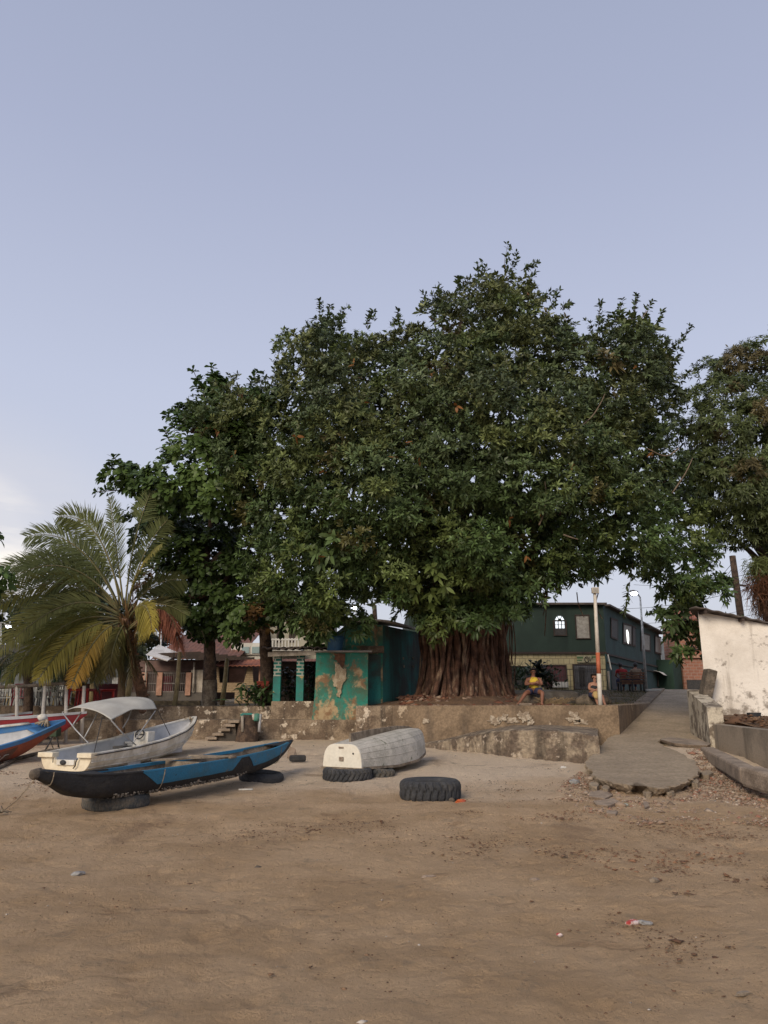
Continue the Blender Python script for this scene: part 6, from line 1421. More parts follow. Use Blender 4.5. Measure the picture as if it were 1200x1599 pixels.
def rosettes(fol, C, A, K, ln, wd, tint, rg, spread=(.75, 1.35), droop=.18, jit=.18, shape=((.3, 1.0), (.68, .82)), cj=.16):
    """whorls of K leaves at points C along axes A"""
    n = len(C); A = nrmz(A); ref = np.where(np.abs(A[:, 2:3]) < .9, np.array([[0, 0, 1.]]), np.array([[1., 0, 0]])); u = nrmz(np.cross(A, ref)); v_ = np.cross(A, u)
    az = (np.arange(K)[None]*2.399+rg.random((n, 1))*6.28+rg.normal(0, .25, (n, K))); th = rg.uniform(spread[0], spread[1], (n, K))
    d = A[:, None]*np.cos(th)[..., None]+(u[:, None]*np.cos(az)[..., None]+v_[:, None]*np.sin(az)[..., None])*np.sin(th)[..., None]
    d += rg.normal(0, jit*.5, d.shape); d = nrmz(d)
    nr = A[:, None]-d*(A[:, None]*d).sum(-1, keepdims=True)+rg.normal(0, jit, d.shape)
    l = ln*rg.uniform(.7, 1.25, (n, K)); w_ = wd*rg.uniform(.8, 1.2, (n, K))
    base = C[:, None]-A[:, None]*(np.arange(K)[None, :, None]/K*ln*.5)+d*.01
    t_ = np.repeat(tint[:, None], K, 1)*(1+rg.normal(0, cj, (n, K, 1)))
    fol.add(leaf_arrays(base.reshape(-1, 3), d.reshape(-1, 3), nr.reshape(-1, 3), l.ravel(), w_.ravel(), droop*rg.uniform(.3, 1.6, n*K)[:, None], shape), np.clip(t_.reshape(-1, 3), .004, 1))
def polydist(x, y, poly):
    d = np.full(x.shape, 1e9); n = len(poly)
    for i in range(n):
        x1, y1 = poly[i]; x2, y2 = poly[(i+1) % n]; dx, dy = x2-x1, y2-y1; t_ = np.clip(((x-x1)*dx+(y-y1)*dy)/(dx*dx+dy*dy+1e-9), 0, 1)
        d = np.minimum(d, np.hypot(x-x1-t_*dx, y-y1-t_*dy))
    return d
def at_np(px, py, Y):
    u = (px-600)/F; v_ = (799.5-py)/F; dy = math.cos(PITCH)-v_*math.sin(PITCH); dz = math.sin(PITCH)+v_*math.cos(PITCH); t_ = Y/dy
    return np.stack([u*t_, Y+0*u, EYE+dz*t_], -1)
def outline_points(poly, step, rg, inset=0):
    xs = [p[0] for p in poly]; ys = [p[1] for p in poly]
    gx_, gy_ = np.meshgrid(np.arange(min(xs), max(xs), step), np.arange(min(ys), max(ys), step)); gx_ = gx_.astype(float); gy_ = gy_.astype(float); gx_[::2] += step/2
    x = gx_.ravel()+rg.uniform(-.38, .38, gx_.size)*step; y = gy_.ravel()+rg.uniform(-.38, .38, gx_.size)*step
    k = inpoly(x, y, poly); x, y = x[k], y[k]; d = polydist(x, y, poly); k = d > inset; return x[k], y[k], d[k]
def crown(fol, poly, Ymid, depth, dmax, step, rblob, nros, K, ln, wd, tintfn, seed, inset=18, droop=.18, spread=(.75, 1.35), shape=((.3, 1.0), (.68, .82)), upbias=.35, yj=.5, keep=None, hollow=.25, cj=.16, side=-1, jit=.18, coh=0.0):
    """lumpy shell of leaf clumps; side -1 = towards the beach, +1 = far side"""
    rg = np.random.default_rng(seed); x, y, d = outline_points(poly, step, rg, inset)
    if keep is not None: k = keep(x, y, rg); x, y, d = x[k], y[k], d[k]
    q = 1-np.clip(d/dmax, 0, 1); off = depth*np.sqrt(np.clip(1-q*q, 0, 1))
    Y = Ymid+side*off+rg.normal(0, yj, len(x))+coh*vnoise(x/62.+3, y/50.+7, 71); C = at_np(x, y, Y); r = rblob*rg.uniform(.65, 1.35, len(x))
    n = len(C); rg2 = rg
    cx, cy = np.mean([p[0] for p in poly]), np.mean([p[1] for p in poly]); ctr = at_np(np.array([cx]), np.array([cy+60.]), np.array([Ymid]))[0]
    out = nrmz(C-ctr); 
    dirs = nrmz(rg.normal(0, 1, (n, nros, 3))); dirs = np.where(((dirs*out[:, None]).sum(-1, keepdims=True) < -hollow), -dirs, dirs)
    ell = np.array([1.15, 1.0, .78]); rad = r[:, None, None]*(rg.uniform(.55, 1.08, (n, nros, 1)))
    P = C[:, None]+dirs*ell*rad; A = dirs*.8+out[:, None]*.25; A[..., 2] += upbias
    t_ = tintfn(x, y, rg)[:, None]*(1+rg.normal(0, .13, (n, nros, 1)))
    rosettes(fol, P.reshape(-1, 3), A.reshape(-1, 3), K, ln, wd, t_.reshape(-1, 3), rg, spread, droop, jit, shape, cj)
    return C, r
def limb(m, pts, r0, r1, seg=8):
    pts = [Vector(p) for p in pts]; q = []
    for i in range(len(pts)-1):
        for k in range(5):
            t_ = k/5; a = pts[max(i-1, 0)]; b_ = pts[i]; c_ = pts[i+1]; d = pts[min(i+2, len(pts)-1)]
            q.append(.5*((2*b_)+(c_-a)*t_+(2*a-5*b_+4*c_-d)*t_*t_+(3*b_-a-3*c_+d)*t_**3))
    q.append(pts[-1]); n = len(q); m.tube(q, [r0+(r1-r0)*i/(n-1) for i in range(n)], seg, jag=.06)
def shoot(fol, m, p0, p1, nl, ln, wd, tint, rg, r=.012):
    """twig with leaves up its length and a whorl on the tip"""
    p0, p1 = Vector(p0), Vector(p1); mid = p0.lerp(p1, .5)+Vector((rg.normal(0, .05), rg.normal(0, .05), .03)); limb(m, [p0, mid, p1], r, r*.5, 5)
    ax = (p1-p0).normalized(); t_ = np.linspace(.15, 1, nl); B = np.array([list(p0.lerp(p1, a)) for a in t_]); A = np.tile(np.array(ax), (nl, 1))
    rosettes(fol, B+rg.normal(0, .05, B.shape), A+rg.normal(0, .25, A.shape), 5, ln, wd, np.tile(tint, (nl, 1)), rg, (.5, 1.35), .12, .3)

# ---- the great rubber fig
FIG = [(300, 690), (285, 640), (330, 600), (372, 592), (415, 598), (432, 560), (448, 520), (492, 505), (500, 478), (522, 486), (540, 505), (560, 508), (585, 494), (606, 510), (625, 500), (645, 480), (680, 462), (700, 452), (722, 440), (745, 418), (775, 415), (800, 400), (820, 430), (845, 450), (872, 472), (895, 512), (915, 518), (930, 492), (950, 478), (990, 470), (1020, 482), (1040, 510), (1040, 545), (1062, 575), (1060, 620), (1075, 700), (1095, 780), (1120, 840), (1130, 900), (1095, 935), (1060, 965), (1025, 930), (985, 900), (955, 905), (915, 915), (880, 930), (850, 945), (800, 965), (745, 970), (700, 978), (655, 975), (625, 958), (590, 940), (560, 950), (540, 985), (505, 995), (470, 985), (440, 960), (400, 945), (385, 900), (392, 850), (360, 800), (330, 750)]
fig = empty('rubber_fig_tree', (2.75, 25.8, 1.35), label='huge spreading rubber fig tree with a thick trunk of aerial roots', cat='tree')
G1, G2, G3, G4 = np.array([.072, .100, .042]), np.array([.112, .128, .050]), np.array([.086, .110, .054]), np.array([.125, .105, .048])
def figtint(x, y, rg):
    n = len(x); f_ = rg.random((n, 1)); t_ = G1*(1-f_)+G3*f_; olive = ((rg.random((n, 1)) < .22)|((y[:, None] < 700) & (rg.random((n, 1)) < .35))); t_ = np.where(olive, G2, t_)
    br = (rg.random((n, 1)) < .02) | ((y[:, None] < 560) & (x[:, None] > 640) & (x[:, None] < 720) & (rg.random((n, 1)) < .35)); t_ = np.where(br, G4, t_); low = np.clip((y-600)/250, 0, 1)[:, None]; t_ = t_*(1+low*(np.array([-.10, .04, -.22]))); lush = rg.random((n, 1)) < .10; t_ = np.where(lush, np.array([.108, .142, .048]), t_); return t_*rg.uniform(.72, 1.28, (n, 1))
fol = Foliage()
def airy(x, y, rg): return rg.random(len(x)) > np.where((x > 880) & (y > 800), .38, np.where((x > 1020) & (y > 640), .28, .02))
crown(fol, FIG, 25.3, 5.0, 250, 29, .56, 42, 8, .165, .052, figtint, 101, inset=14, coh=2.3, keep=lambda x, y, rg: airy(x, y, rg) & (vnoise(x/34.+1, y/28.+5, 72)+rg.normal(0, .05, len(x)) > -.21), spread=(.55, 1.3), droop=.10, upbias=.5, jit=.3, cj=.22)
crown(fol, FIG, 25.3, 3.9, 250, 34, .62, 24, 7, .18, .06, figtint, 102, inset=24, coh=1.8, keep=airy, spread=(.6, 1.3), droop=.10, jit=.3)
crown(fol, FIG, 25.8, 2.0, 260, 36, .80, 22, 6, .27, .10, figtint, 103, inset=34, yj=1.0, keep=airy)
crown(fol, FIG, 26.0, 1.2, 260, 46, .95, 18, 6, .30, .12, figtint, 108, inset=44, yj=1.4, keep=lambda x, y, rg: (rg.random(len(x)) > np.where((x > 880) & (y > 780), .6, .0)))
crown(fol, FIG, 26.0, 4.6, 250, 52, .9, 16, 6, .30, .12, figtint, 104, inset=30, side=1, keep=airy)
# low sprays that hang in front of the trunk, lamp and brick house
LOW = [(640, 925), (700, 940), (760, 930), (830, 900), (860, 920), (800, 975), (740, 985), (690, 1000), (650, 990)]
crown(fol, LOW, 23.2, .8, 40, 26, .42, 26, 8, .20, .062, figtint, 105, inset=8, droop=.25, upbias=.1)
LOWR = [(960, 890), (1010, 880), (1075, 900), (1130, 900), (1125, 930), (1090, 955), (1085, 990), (1092, 1040), (1070, 1045), (1052, 1025), (1056, 1000), (1030, 985), (1000, 940), (960, 925)]
crown(fol, LOWR, 24.2, .9, 60, 24, .42, 20, 7, .22, .085, figtint, 106, keep=lambda x, y, rg: (np.hypot(x-988, (y-922)*1.0) > 34) & ((y < 960) | (rg.random(len(x)) > .42)), inset=6, droop=.3, upbias=-.05, spread=(.8, 1.5))
LOWL = [(455, 960), (500, 965), (560, 945), (600, 955), (575, 985), (560, 1020), (540, 1010), (520, 1030), (545, 1000), (480, 1005)]
crown(fol, LOWL, 23.3, .5, 40, 24, .36, 16, 8, .20, .075, figtint, 107, inset=3, droop=.35, upbias=-.1, keep=lambda x, y, rg: np.hypot(x-522, y-1006) > 24)
tw = MB(); rg = np.random.default_rng(55)
for (a, b_, c_, d, Y) in ((795, 430, 793, 384, 25), (800, 430, 806, 396, 25.2), (826, 460, 832, 424, 25), (840, 470, 862, 455, 24.8), (770, 440, 752, 410, 25.3), (745, 440, 748, 412, 25.6), (935, 510, 938, 470, 24.6), (962, 500, 972, 470, 24.6), (985, 500, 996, 460, 24.6), (1003, 505, 1018, 470, 24.5), (1020, 520, 1036, 486, 24.4), (1040, 560, 1078, 510, 24), (1030, 560, 1062, 532, 24), (1050, 600, 1088, 575, 24.2), (1040, 580, 1065, 552, 24.2),
                          (503, 505, 498, 466, 25), (515, 505, 516, 476, 25), (530, 505, 540, 482, 25), (455, 545, 448, 518, 25), (440, 590, 427, 562, 24.8), (446, 600, 433, 578, 24.8), (575, 505, 583, 484, 25), (618, 505, 622, 486, 25), (660, 480, 664, 462, 25), (690, 470, 684, 446, 25), (715, 450, 716, 432, 25), (880, 480, 893, 470, 24.8), (820, 420, 838, 412, 25.2), (860, 480, 872, 456, 25), (1060, 905, 1098, 930, 23), (1040, 900, 1060, 950, 23), (985, 900, 975, 960, 23), (1070, 950, 1085, 985, 23.5), (640, 940, 612, 965, 23), (400, 900, 388, 935, 23), (1085, 860, 1115, 885, 24), (1090, 850, 1130, 868, 24)):
    tw = MB(); p0, p1 = at(a, b_, Y), at(c_, d, Y); shoot(fol, tw, p0-(p1-p0)*.35, p1, 12, .185, .075, G1*rg.uniform(.8, 1.1), rg); tw.build('twig', m_bark, fig, world=True)
# stray yellow and orange leaves
xs_, ys_, dd_ = outline_points(FIG, 46, rg, 20); k = rg.random(len(xs_)) < .16; xs_, ys_, dd_ = xs_[k], ys_[k], dd_[k]; q = 1-np.clip(dd_/250, 0, 1)
P_ = at_np(xs_, ys_, 25.3-5.5*np.sqrt(1-q*q)-.2); rosettes(fol, P_, nrmz(rg.normal(0, 1, P_.shape)+np.array([0, -.5, 0])), 3, .20, .08, np.tile(np.array([[.27, .12, .04]]), (len(P_), 1))*rg.uniform(.5, 1.2, (len(P_), 1)), rg)
cr_o = fol.build('crown', m_leaf, fig)
# trunk: fluted core with a flared foot
m = MB(); seg = 96; rows = []
for j in range(27):
    h = j/26; z = 1.15+h*4.6; rr = 1.20*(1+.45*math.exp(-h*7)-.16*math.sin(h*2.4))
    row = []
    for k in range(seg+1):
        a = 2*math.pi*(k % seg)/seg; n_ = mnoise.noise(Vector((math.cos(a)*4.0, math.sin(a)*4.0, z*.35)))*.30+mnoise.noise(Vector((math.cos(a)*10, math.sin(a)*10, z*.5)))*.14
        foot = math.exp(-h*9)*.55*max(0, mnoise.noise(Vector((math.cos(a)*3.2, math.sin(a)*3.2, 7))))
        r_ = rr*(1+n_+foot); row.append(Vector((2.72+.06*math.sin(z)+r_*math.cos(a)*1.02, 25.9+r_*math.sin(a), z)))
    rows.append(row)
m.grid(rows); m.build('trunk', m_root, fig, world=True)
rg = np.random.default_rng(77)
for i in range(96):
    a = -math.pi*.5+(rg.normal(0, .95) if i < 80 else rg.uniform(-3.1, 3.1)); rr = 1.20+abs(rg.normal(0, .13)); top = rg.uniform(3.9, 5.6); r0 = rg.choice([.028, .045, .06, .085, .11], p=[.16, .26, .26, .22, .10])
    pts = []; aa = a; n = 9
    for j in range(n):
        h = j/(n-1); z = top+(1.25-top)*h; aa = a+.10*math.sin(h*5+i)+(.10*h*math.sin(i*1.7))+rg.normal(0, .02); r_ = rr*(1-.10*math.sin(h*2.6))+.62*h**6+.07*math.sin(h*9+i*2)
        if i % 3 == 0: r_ += .14*(1-h)
        pts.append(Vector((2.72+r_*math.cos(aa)*1.02, 25.9+r_*math.sin(aa), z)))
    if i % 2 == 0:   # surface root creeping outwards from its foot
        ln_ = rg.uniform(.3, 1.1); dd = Vector((math.cos(aa+rg.normal(0, .25)), math.sin(aa), 0))
        pts += [pts[-1]+dd*ln_*.5+Vector((0, 0, .05)), pts[-1]+dd*ln_+Vector((0, 0, -.06))]
    mm = MB(); mm.tube(pts, [r0*(.8+.35*k/len(pts)) for k in range(len(pts))], 7, jag=.16); mm.build('aerial_root', m_root, fig, world=True)
for i in range(20):   # thin roots and vines hanging free right of the trunk
    a, yy = rg.uniform(776, 802), rg.uniform(24.4, 26.5); b_ = at(a, rg.uniform(930, 960), yy); c_ = at(a+rg.uniform(-4, 6), rg.uniform(1040, 1100), yy)
    if i > 15: b_ = at(rg.uniform(830, 960), 925, 24.5); c_ = b_-Vector((rg.normal(0, .1), 0, rg.uniform(.7, 1.5)))
    if c_.z < 1.35: c_.z = 1.3
    mm = MB(); limb(mm, [b_, b_.lerp(c_, .5)+Vector((rg.normal(0, .07), 0, 0)), c_], .02, .014, 5); mm.build('hanging_root', m_root, fig, world=True)
for (tx, ty, Y, r0) in ((520, 640, 24.5, .34), (450, 800, 24, .26), (620, 560, 25.5, .36), (720, 500, 26, .36), (860, 560, 25.5, .38), (980, 640, 25, .32), (1010, 780, 24.5, .28), (760, 720, 22.6, .30), (620, 800, 22.8, .26), (880, 800, 23, .26), (700, 620, 29, .34), (900, 700, 29, .3), (560, 700, 28.5, .3)):
    e_ = at(tx, ty, Y); s_ = Vector((2.72+(e_.x-2.72)*.12, 25.9+(e_.y-25.9)*.15, 4.6)); mm = MB(); md_ = s_.lerp(e_, .5)+Vector((rg.normal(0, .4), 0, rg.uniform(.2, .9))); limb(mm, [s_-Vector((0, 0, .5)), s_, md_, e_], r0, .06, 9)
    for k in range(5):
        q = md_.lerp(e_, rg.uniform(.0, .8)); v_ = Vector((rg.normal(0, 1.0), -abs(rg.normal(0, .9)), rg.uniform(.2, 1.4))); limb(mm, [q, q+v_*.5+Vector((0, 0, .1)), q+v_], .06, .02, 6)
    mm.build('limb', m_bark, fig, world=True)
for (pts, Y) in (([(905, 668), (925, 650), (938, 630), (945, 615)], 20.9), ([(986, 520), (1000, 500), (1012, 485)], 24.0), ([(965, 530), (978, 505), (985, 492)], 24.0), ([(842, 820), (850, 800), (853, 770), (851, 752)], 20.3), ([(880, 835), (895, 840), (903, 842)], 20.4), ([(1060, 700), (1040, 712), (1010, 700)], 21.5), ([(1050, 770), (1070, 740), (1082, 715)], 22.0)):
    mm = MB(); limb(mm, [at(a, b_, Y) for a, b_ in pts], .026, .012, 6); mm.build('limb', mat('pale_twig', (.17, .125, .085), (.11, .08, .055), 8), fig, world=True)
# fallen leaves round the foot
def foot(rg, n):
    a = rg.random(n)*6.28; r_ = 1.3+abs(rg.normal(0, 1.1, n)); x = 2.72+r_*np.cos(a)*1.25; y = 25.6+r_*np.sin(a)*1.3; k = (y > 21.95) & (x > .5) & (x < 5.6); x, y = x[k], y[k]
    z = 1.36+np.clip(1.0-(np.hypot((x-2.72)/1.25, y-25.6)-1.3)/1.6, 0, 1)*.30*np.clip((y-21.8)/2, 0, 1)+.02*rg.random(len(x)); return np.stack([x, y, z], 1)
scatter('fallen_leaves', foot, 4200, .045, varmat('fallen_leaf_mix', [(.06, .022, .014), (.13, .05, .03), (.20, .085, .045), (.09, .04, .025), (.30, .22, .16), (.10, .035, .02)]), .4, 9, 'red brown fallen leaves heaped round the fig roots')
m = MB(); rows = []
for j in range(12):
    r_ = 1.2+1.7*j/11; rows.append([Vector((2.72+r_*math.cos(a)*1.25, max(25.6+r_*math.sin(a)*1.3, 21.9), 1.30+.34*(1-j/11)+.05*mnoise.noise(Vector((math.cos(a)*3, math.sin(a)*3, j*.4))) if 25.6+r_*math.sin(a)*1.3 > 21.9 else 1.30)) for a in np.linspace(0, 2*math.pi, 49)])
m.grid(rows); tag(m.build('leaf_mound', m_earth), kind='structure')

# ---- sea almond trees at the left
AL1 = [(150, 768), (165, 740), (178, 715), (205, 708), (240, 712), (262, 692), (262, 665), (268, 640), (292, 632), (300, 600), (302, 575), (325, 570), (345, 590), (372, 585), (400, 580), (425, 600), (430, 700), (400, 760), (385, 800), (330, 812), (290, 800), (250, 800), (215, 795), (185, 780)]
at1 = empty('sea_almond_tree', (at(328, 1096, 26.5).x, 26.5, 1.3), label='sea almond tree with large light green leaves and a limewashed trunk left of the fig', cat='tree')
fol = Foliage(); A1, A2 = np.array([.060, .100, .030]), np.array([.105, .160, .042])
def altint(x, y, rg): f_ = rg.random((len(x), 1))**1.6; t_ = A1*(1-f_)+A2*f_; return np.where(rg.random((len(x), 1)) < .015, np.array([.17, .10, .04]), t_)*rg.uniform(.8, 1.15, (len(x), 1))
SH = ((.45, .8), (.78, 1.0))
crown(fol, AL1, 25.6, 2.4, 110, 27, .50, 20, 8, .25, .135, altint, 201, inset=12, shape=SH, droop=.12, spread=(.9, 1.5), upbias=.7)
crown(fol, AL1, 26.6, 1.0, 110, 36, .65, 15, 7, .27, .14, altint, 202, inset=22, shape=SH, spread=(.9, 1.5), upbias=.7)
AL1b = [(195, 785), (255, 800), (330, 800), (390, 790), (395, 860), (380, 930), (400, 985), (330, 1000), (285, 985), (258, 950), (240, 905), (222, 850)]
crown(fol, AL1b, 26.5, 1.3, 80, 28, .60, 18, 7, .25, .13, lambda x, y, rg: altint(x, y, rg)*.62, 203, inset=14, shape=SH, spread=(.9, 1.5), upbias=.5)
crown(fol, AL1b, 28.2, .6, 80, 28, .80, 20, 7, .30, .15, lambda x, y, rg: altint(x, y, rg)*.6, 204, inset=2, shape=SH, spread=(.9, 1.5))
tw = MB(); rg = np.random.default_rng(58)
for (a, b_, c_, d, Y) in ((320, 620, 302, 578, 25), (335, 610, 330, 572, 25.2), (290, 660, 268, 642, 25), (200, 740, 178, 714, 25), (190, 765, 150, 768, 24.8), (270, 700, 258, 672, 25), (390, 600, 402, 580, 25)):
    p0, p1 = at(a, b_, Y), at(c_, d, Y); tw_t = A1*rg.uniform(.9, 1.2); tw = MB(); limb(tw, [p0, p0.lerp(p1, .5), p1], .02, .01, 5); tw.build('twig', m_bark, at1, world=True); B = np.array([list(p0.lerp(p1, t_)) for t_ in (.3, .65, 1)]); rosettes(fol, B, np.tile(np.array((p1-p0).normalized()), (3, 1))+np.array([0, 0, .6]), 7, .24, .13, np.tile(tw_t, (3, 1)), rg, (.9, 1.5), .1, shape=SH)
fol.build('crown', m_leafa, at1)
def trunkpx(parent, pts, radii, zsplit, Y, seg=16, mlow=m_paintbark):
    P = [at(a, b_, Y) for a, b_ in pts]; P[0].z = 1.15; n = len(P); m = MB(); lo = [p for p in P if p.z <= zsplit]; i = len(lo)
    t_ = (zsplit-P[i-1].z)/(P[i].z-P[i-1].z); sp_ = P[i-1].lerp(P[i], t_); rs = radii[i-1]+(radii[i]-radii[i-1])*t_
    limb(m, lo+[sp_], radii[0], rs*1.0, seg); m.build('painted_foot', mlow, parent, world=True); m = MB(); limb(m, [sp_]+P[i:], rs, radii[-1], seg); return m.build('trunk', m_bark, parent, world=True)
zs = at(328, 1062, 26.5).z; trunkpx(at1, [(328, 1100), (328, 1070), (328, 1020), (326, 960), (322, 890), (310, 820)], [.26, .24, .22, .21, .18, .10], zs, 26.5)
for pts, Y in (([(326, 960), (355, 900), (380, 820), (390, 700)], 26.5), ([(326, 950), (290, 890), (262, 820), (215, 760)], 26), ([(322, 890), (330, 800), (325, 700), (320, 620)], 26), ([(318, 900), (350, 860), (400, 850)], 25.6), ([(324, 930), (290, 930), (270, 910)], 25.6)):
    m = MB(); limb(m, [at(a, b_, Y) for a, b_ in pts], .11, .03, 8); 
    for k in range(14):
        q = at(*[pts[-2][0]+rg.uniform(-40, 30), pts[-2][1]+rg.uniform(-10, 60)], Y-.5); v_ = Vector((rg.normal(0, .35), rg.normal(0, .3), -abs(rg.normal(.5, .3)))); limb(m, [q, q+v_*.5+Vector((.04, 0, 0)), q+v_], .014, .006, 4)
    m.build('limb', m_bark, at1, world=True)
at2 = empty('sea_almond_tree', (at(418, 1100, 26.0).x, 26.0, 1.3), label='darker sea almond tree with a dark trunk left of the turquoise porch', cat='tree')
fol = Foliage(); AL2 = [(385, 880), (420, 900), (450, 930), (500, 945), (525, 965), (512, 1000), (480, 1012), (455, 985), (425, 985), (395, 1000), (365, 1010), (352, 980), (360, 930)]
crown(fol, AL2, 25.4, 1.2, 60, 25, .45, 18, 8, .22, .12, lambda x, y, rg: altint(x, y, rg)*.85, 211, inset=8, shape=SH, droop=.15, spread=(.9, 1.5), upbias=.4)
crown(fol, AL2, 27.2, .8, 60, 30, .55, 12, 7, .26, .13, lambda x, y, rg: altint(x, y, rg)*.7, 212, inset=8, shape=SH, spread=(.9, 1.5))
tuft = [(465, 985), (515, 975), (525, 1000), (500, 1018), (470, 1008)]; crown(fol, tuft, 24.2, .3, 30, 20, .28, 14, 7, .18, .10, lambda x, y, rg: np.tile(np.array([[.10, .21, .04]]), (len(x), 1)), 213, inset=2, shape=SH)
fol.build('crown', m_leafa, at2)
trunkpx(at2, [(419, 1104), (418, 1080), (417, 1040), (414, 990), (410, 940), (420, 870)], [.30, .27, .25, .24, .20, .12], 1.32, 26.0, mlow=m_bark)
m = MB(); q = at(411, 1070, 25.7); m.box(q, (.42, .10, .26)); tag(m.build('red_box', mat('box_red', (.26, .035, .02), None), bevel=.02), 'small red box fixed to the dark trunk left of the porch', 'box')
# edge of another almond tree reaching in from the left
at3 = empty('sea_almond_tree', (at(-110, 1110, 20).x, 20, .3), label='tree standing outside the left edge with a few leaves reaching in', cat='tree')
fol = Foliage(); AL3 = [(-220, 700), (-120, 660), (-40, 720), (-18, 860), (5, 872), (2, 905), (-10, 930), (-60, 950), (-200, 940)]
crown(fol, AL3, 20, 1.5, 70, 34, .5, 14, 7, .22, .12, altint, 221, inset=6, shape=SH, spread=(.9, 1.5)); fol.build('crown', m_leafa, at3)
m = MB(); limb(m, [(at(-110, 1110, 20).x, 20, .2), (at(-112, 1000, 20).x, 20, 3), (at(-100, 850, 20).x, 20, 6)], .2, .08, 10); m.build('trunk', m_bark, at3, world=True)

# ---- mango tree at the right
mg = empty('mango_tree', (at(1230, 1090, 29).x, 29, 1.6), label='dense round mango tree with a browned top at the right edge', cat='tree')
MG = [(1052, 650), (1062, 620), (1085, 585), (1092, 560), (1120, 540), (1150, 532), (1168, 530), (1180, 518), (1230, 500), (1330, 520), (1400, 640), (1400, 860), (1300, 905), (1230, 880), (1195, 872), (1160, 868), (1120, 858), (1085, 830), (1062, 780), (1050, 720)]
fol = Foliage()
def mtint(x, y, rg):
    n = len(x); t_ = np.tile(np.array([[.078, .100, .038]]), (n, 1))*rg.uniform(.8, 1.25, (n, 1)); top = np.clip((640-y)/90, 0, 1)[:, None]*.75+.10; k = rg.random((n, 1)) < top*np.where(x[:, None] < 1160, 1, .45); return np.where(k, np.array([.110, .092, .040])*rg.uniform(.8, 1.15, (n, 1)), t_)
MS = ((.3, 1.0), (.65, .85))
crown(fol, MG, 28, 3.4, 160, 26, .55, 46, 9, .17, .045, mtint, 301, inset=12, droop=.28, spread=(.8, 1.5), upbias=.25, shape=MS, yj=.3)
crown(fol, MG, 28.5, 2.2, 160, 38, .75, 26, 8, .26, .075, mtint, 302, inset=24, droop=.5, spread=(.9, 1.6), upbias=.1, yj=.4)
crown(fol, MG, 29.5, 1.5, 160, 60, .95, 20, 7, .32, .09, mtint, 303, inset=44, droop=.5, side=1, yj=.8, keep=lambda x, y, rg: rg.random(len(x)) > np.where((y > 690) & (y < 840), .25, 0))
fol.build('crown', m_leafm, mg)
m = MB(); limb(m, [(at(1215, 1090, 29).x, 29, 1.4), at(1212, 1000, 29), at(1200, 900, 29), at(1190, 800, 29), at(1200, 650, 29)], .42, .12, 14); m.build('trunk', m_bark, mg, world=True)
for pts in ([(1200, 880), (1150, 800), (1110, 700)], [(1198, 860), (1240, 780), (1280, 690)], [(1195, 850), (1170, 740), (1150, 620)], [(1205, 900), (1170, 860), (1130, 830)]): m = MB(); limb(m, [at(a, b_, 28.5) for a, b_ in pts], .16, .04, 8); m.build('limb', m_bark, mg, world=True)
# shaggy fern with brown skirt hanging on its trunk
fn = empty('hanging_fern', at(1190, 910, 25.5), label='shaggy green and brown hanging fern against the mango trunk', cat='fern')
fol = Foliage(); rg = np.random.default_rng(91)
for (cx, cy, sx_, sy_, n, tn, dr) in ((1188, 888, .50, .35, 300, (.14, .17, .06), .5), (1196, 912, .48, .40, 560, (.17, .08, .045), .8), (1198, 940, .36, .5, 420, (.12, .065, .04), .9)):
    C = np.array(at(cx, cy, 25.5))+rg.normal(0, 1, (n, 3))*np.array([sx_*.5, .3, sy_*.5]); A = nrmz(rg.normal(0, 1, (n, 3))*np.array([1, 1, .5])); rosettes(fol, C, A, 3, .34, .022, np.tile(np.array(tn), (n, 1))*rg.uniform(.6, 1.3, (n, 1)), rg, (.4, 1.1), dr)
fol.build('fronds', m_leafa, fn)
# small leafy branches behind the shed roof
sh_ = empty('shrub', (at(1140, 980, 27).x, 27, 1.6), label='leafy shrub rising behind the white shed roof', cat='shrub'); fol = Foliage()
crown(fol, [(1085, 985), (1110, 960), (1140, 945), (1160, 950), (1175, 965), (1210, 990), (1180, 1040), (1090, 1020)], 27, .6, 40, 24, .35, 12, 7, .20, .075, figtint, 311, inset=2, keep=lambda x, y, rg: rg.random(len(x)) > .25); fol.build('crown', m_leaf, sh_); m = MB(); limb(m, [(at(1140, 980, 27).x, 27, 1.4), at(1145, 1020, 27), at(1135, 960, 27)], .06, .02, 6); m.build('stem', m_bark, sh_, world=True)

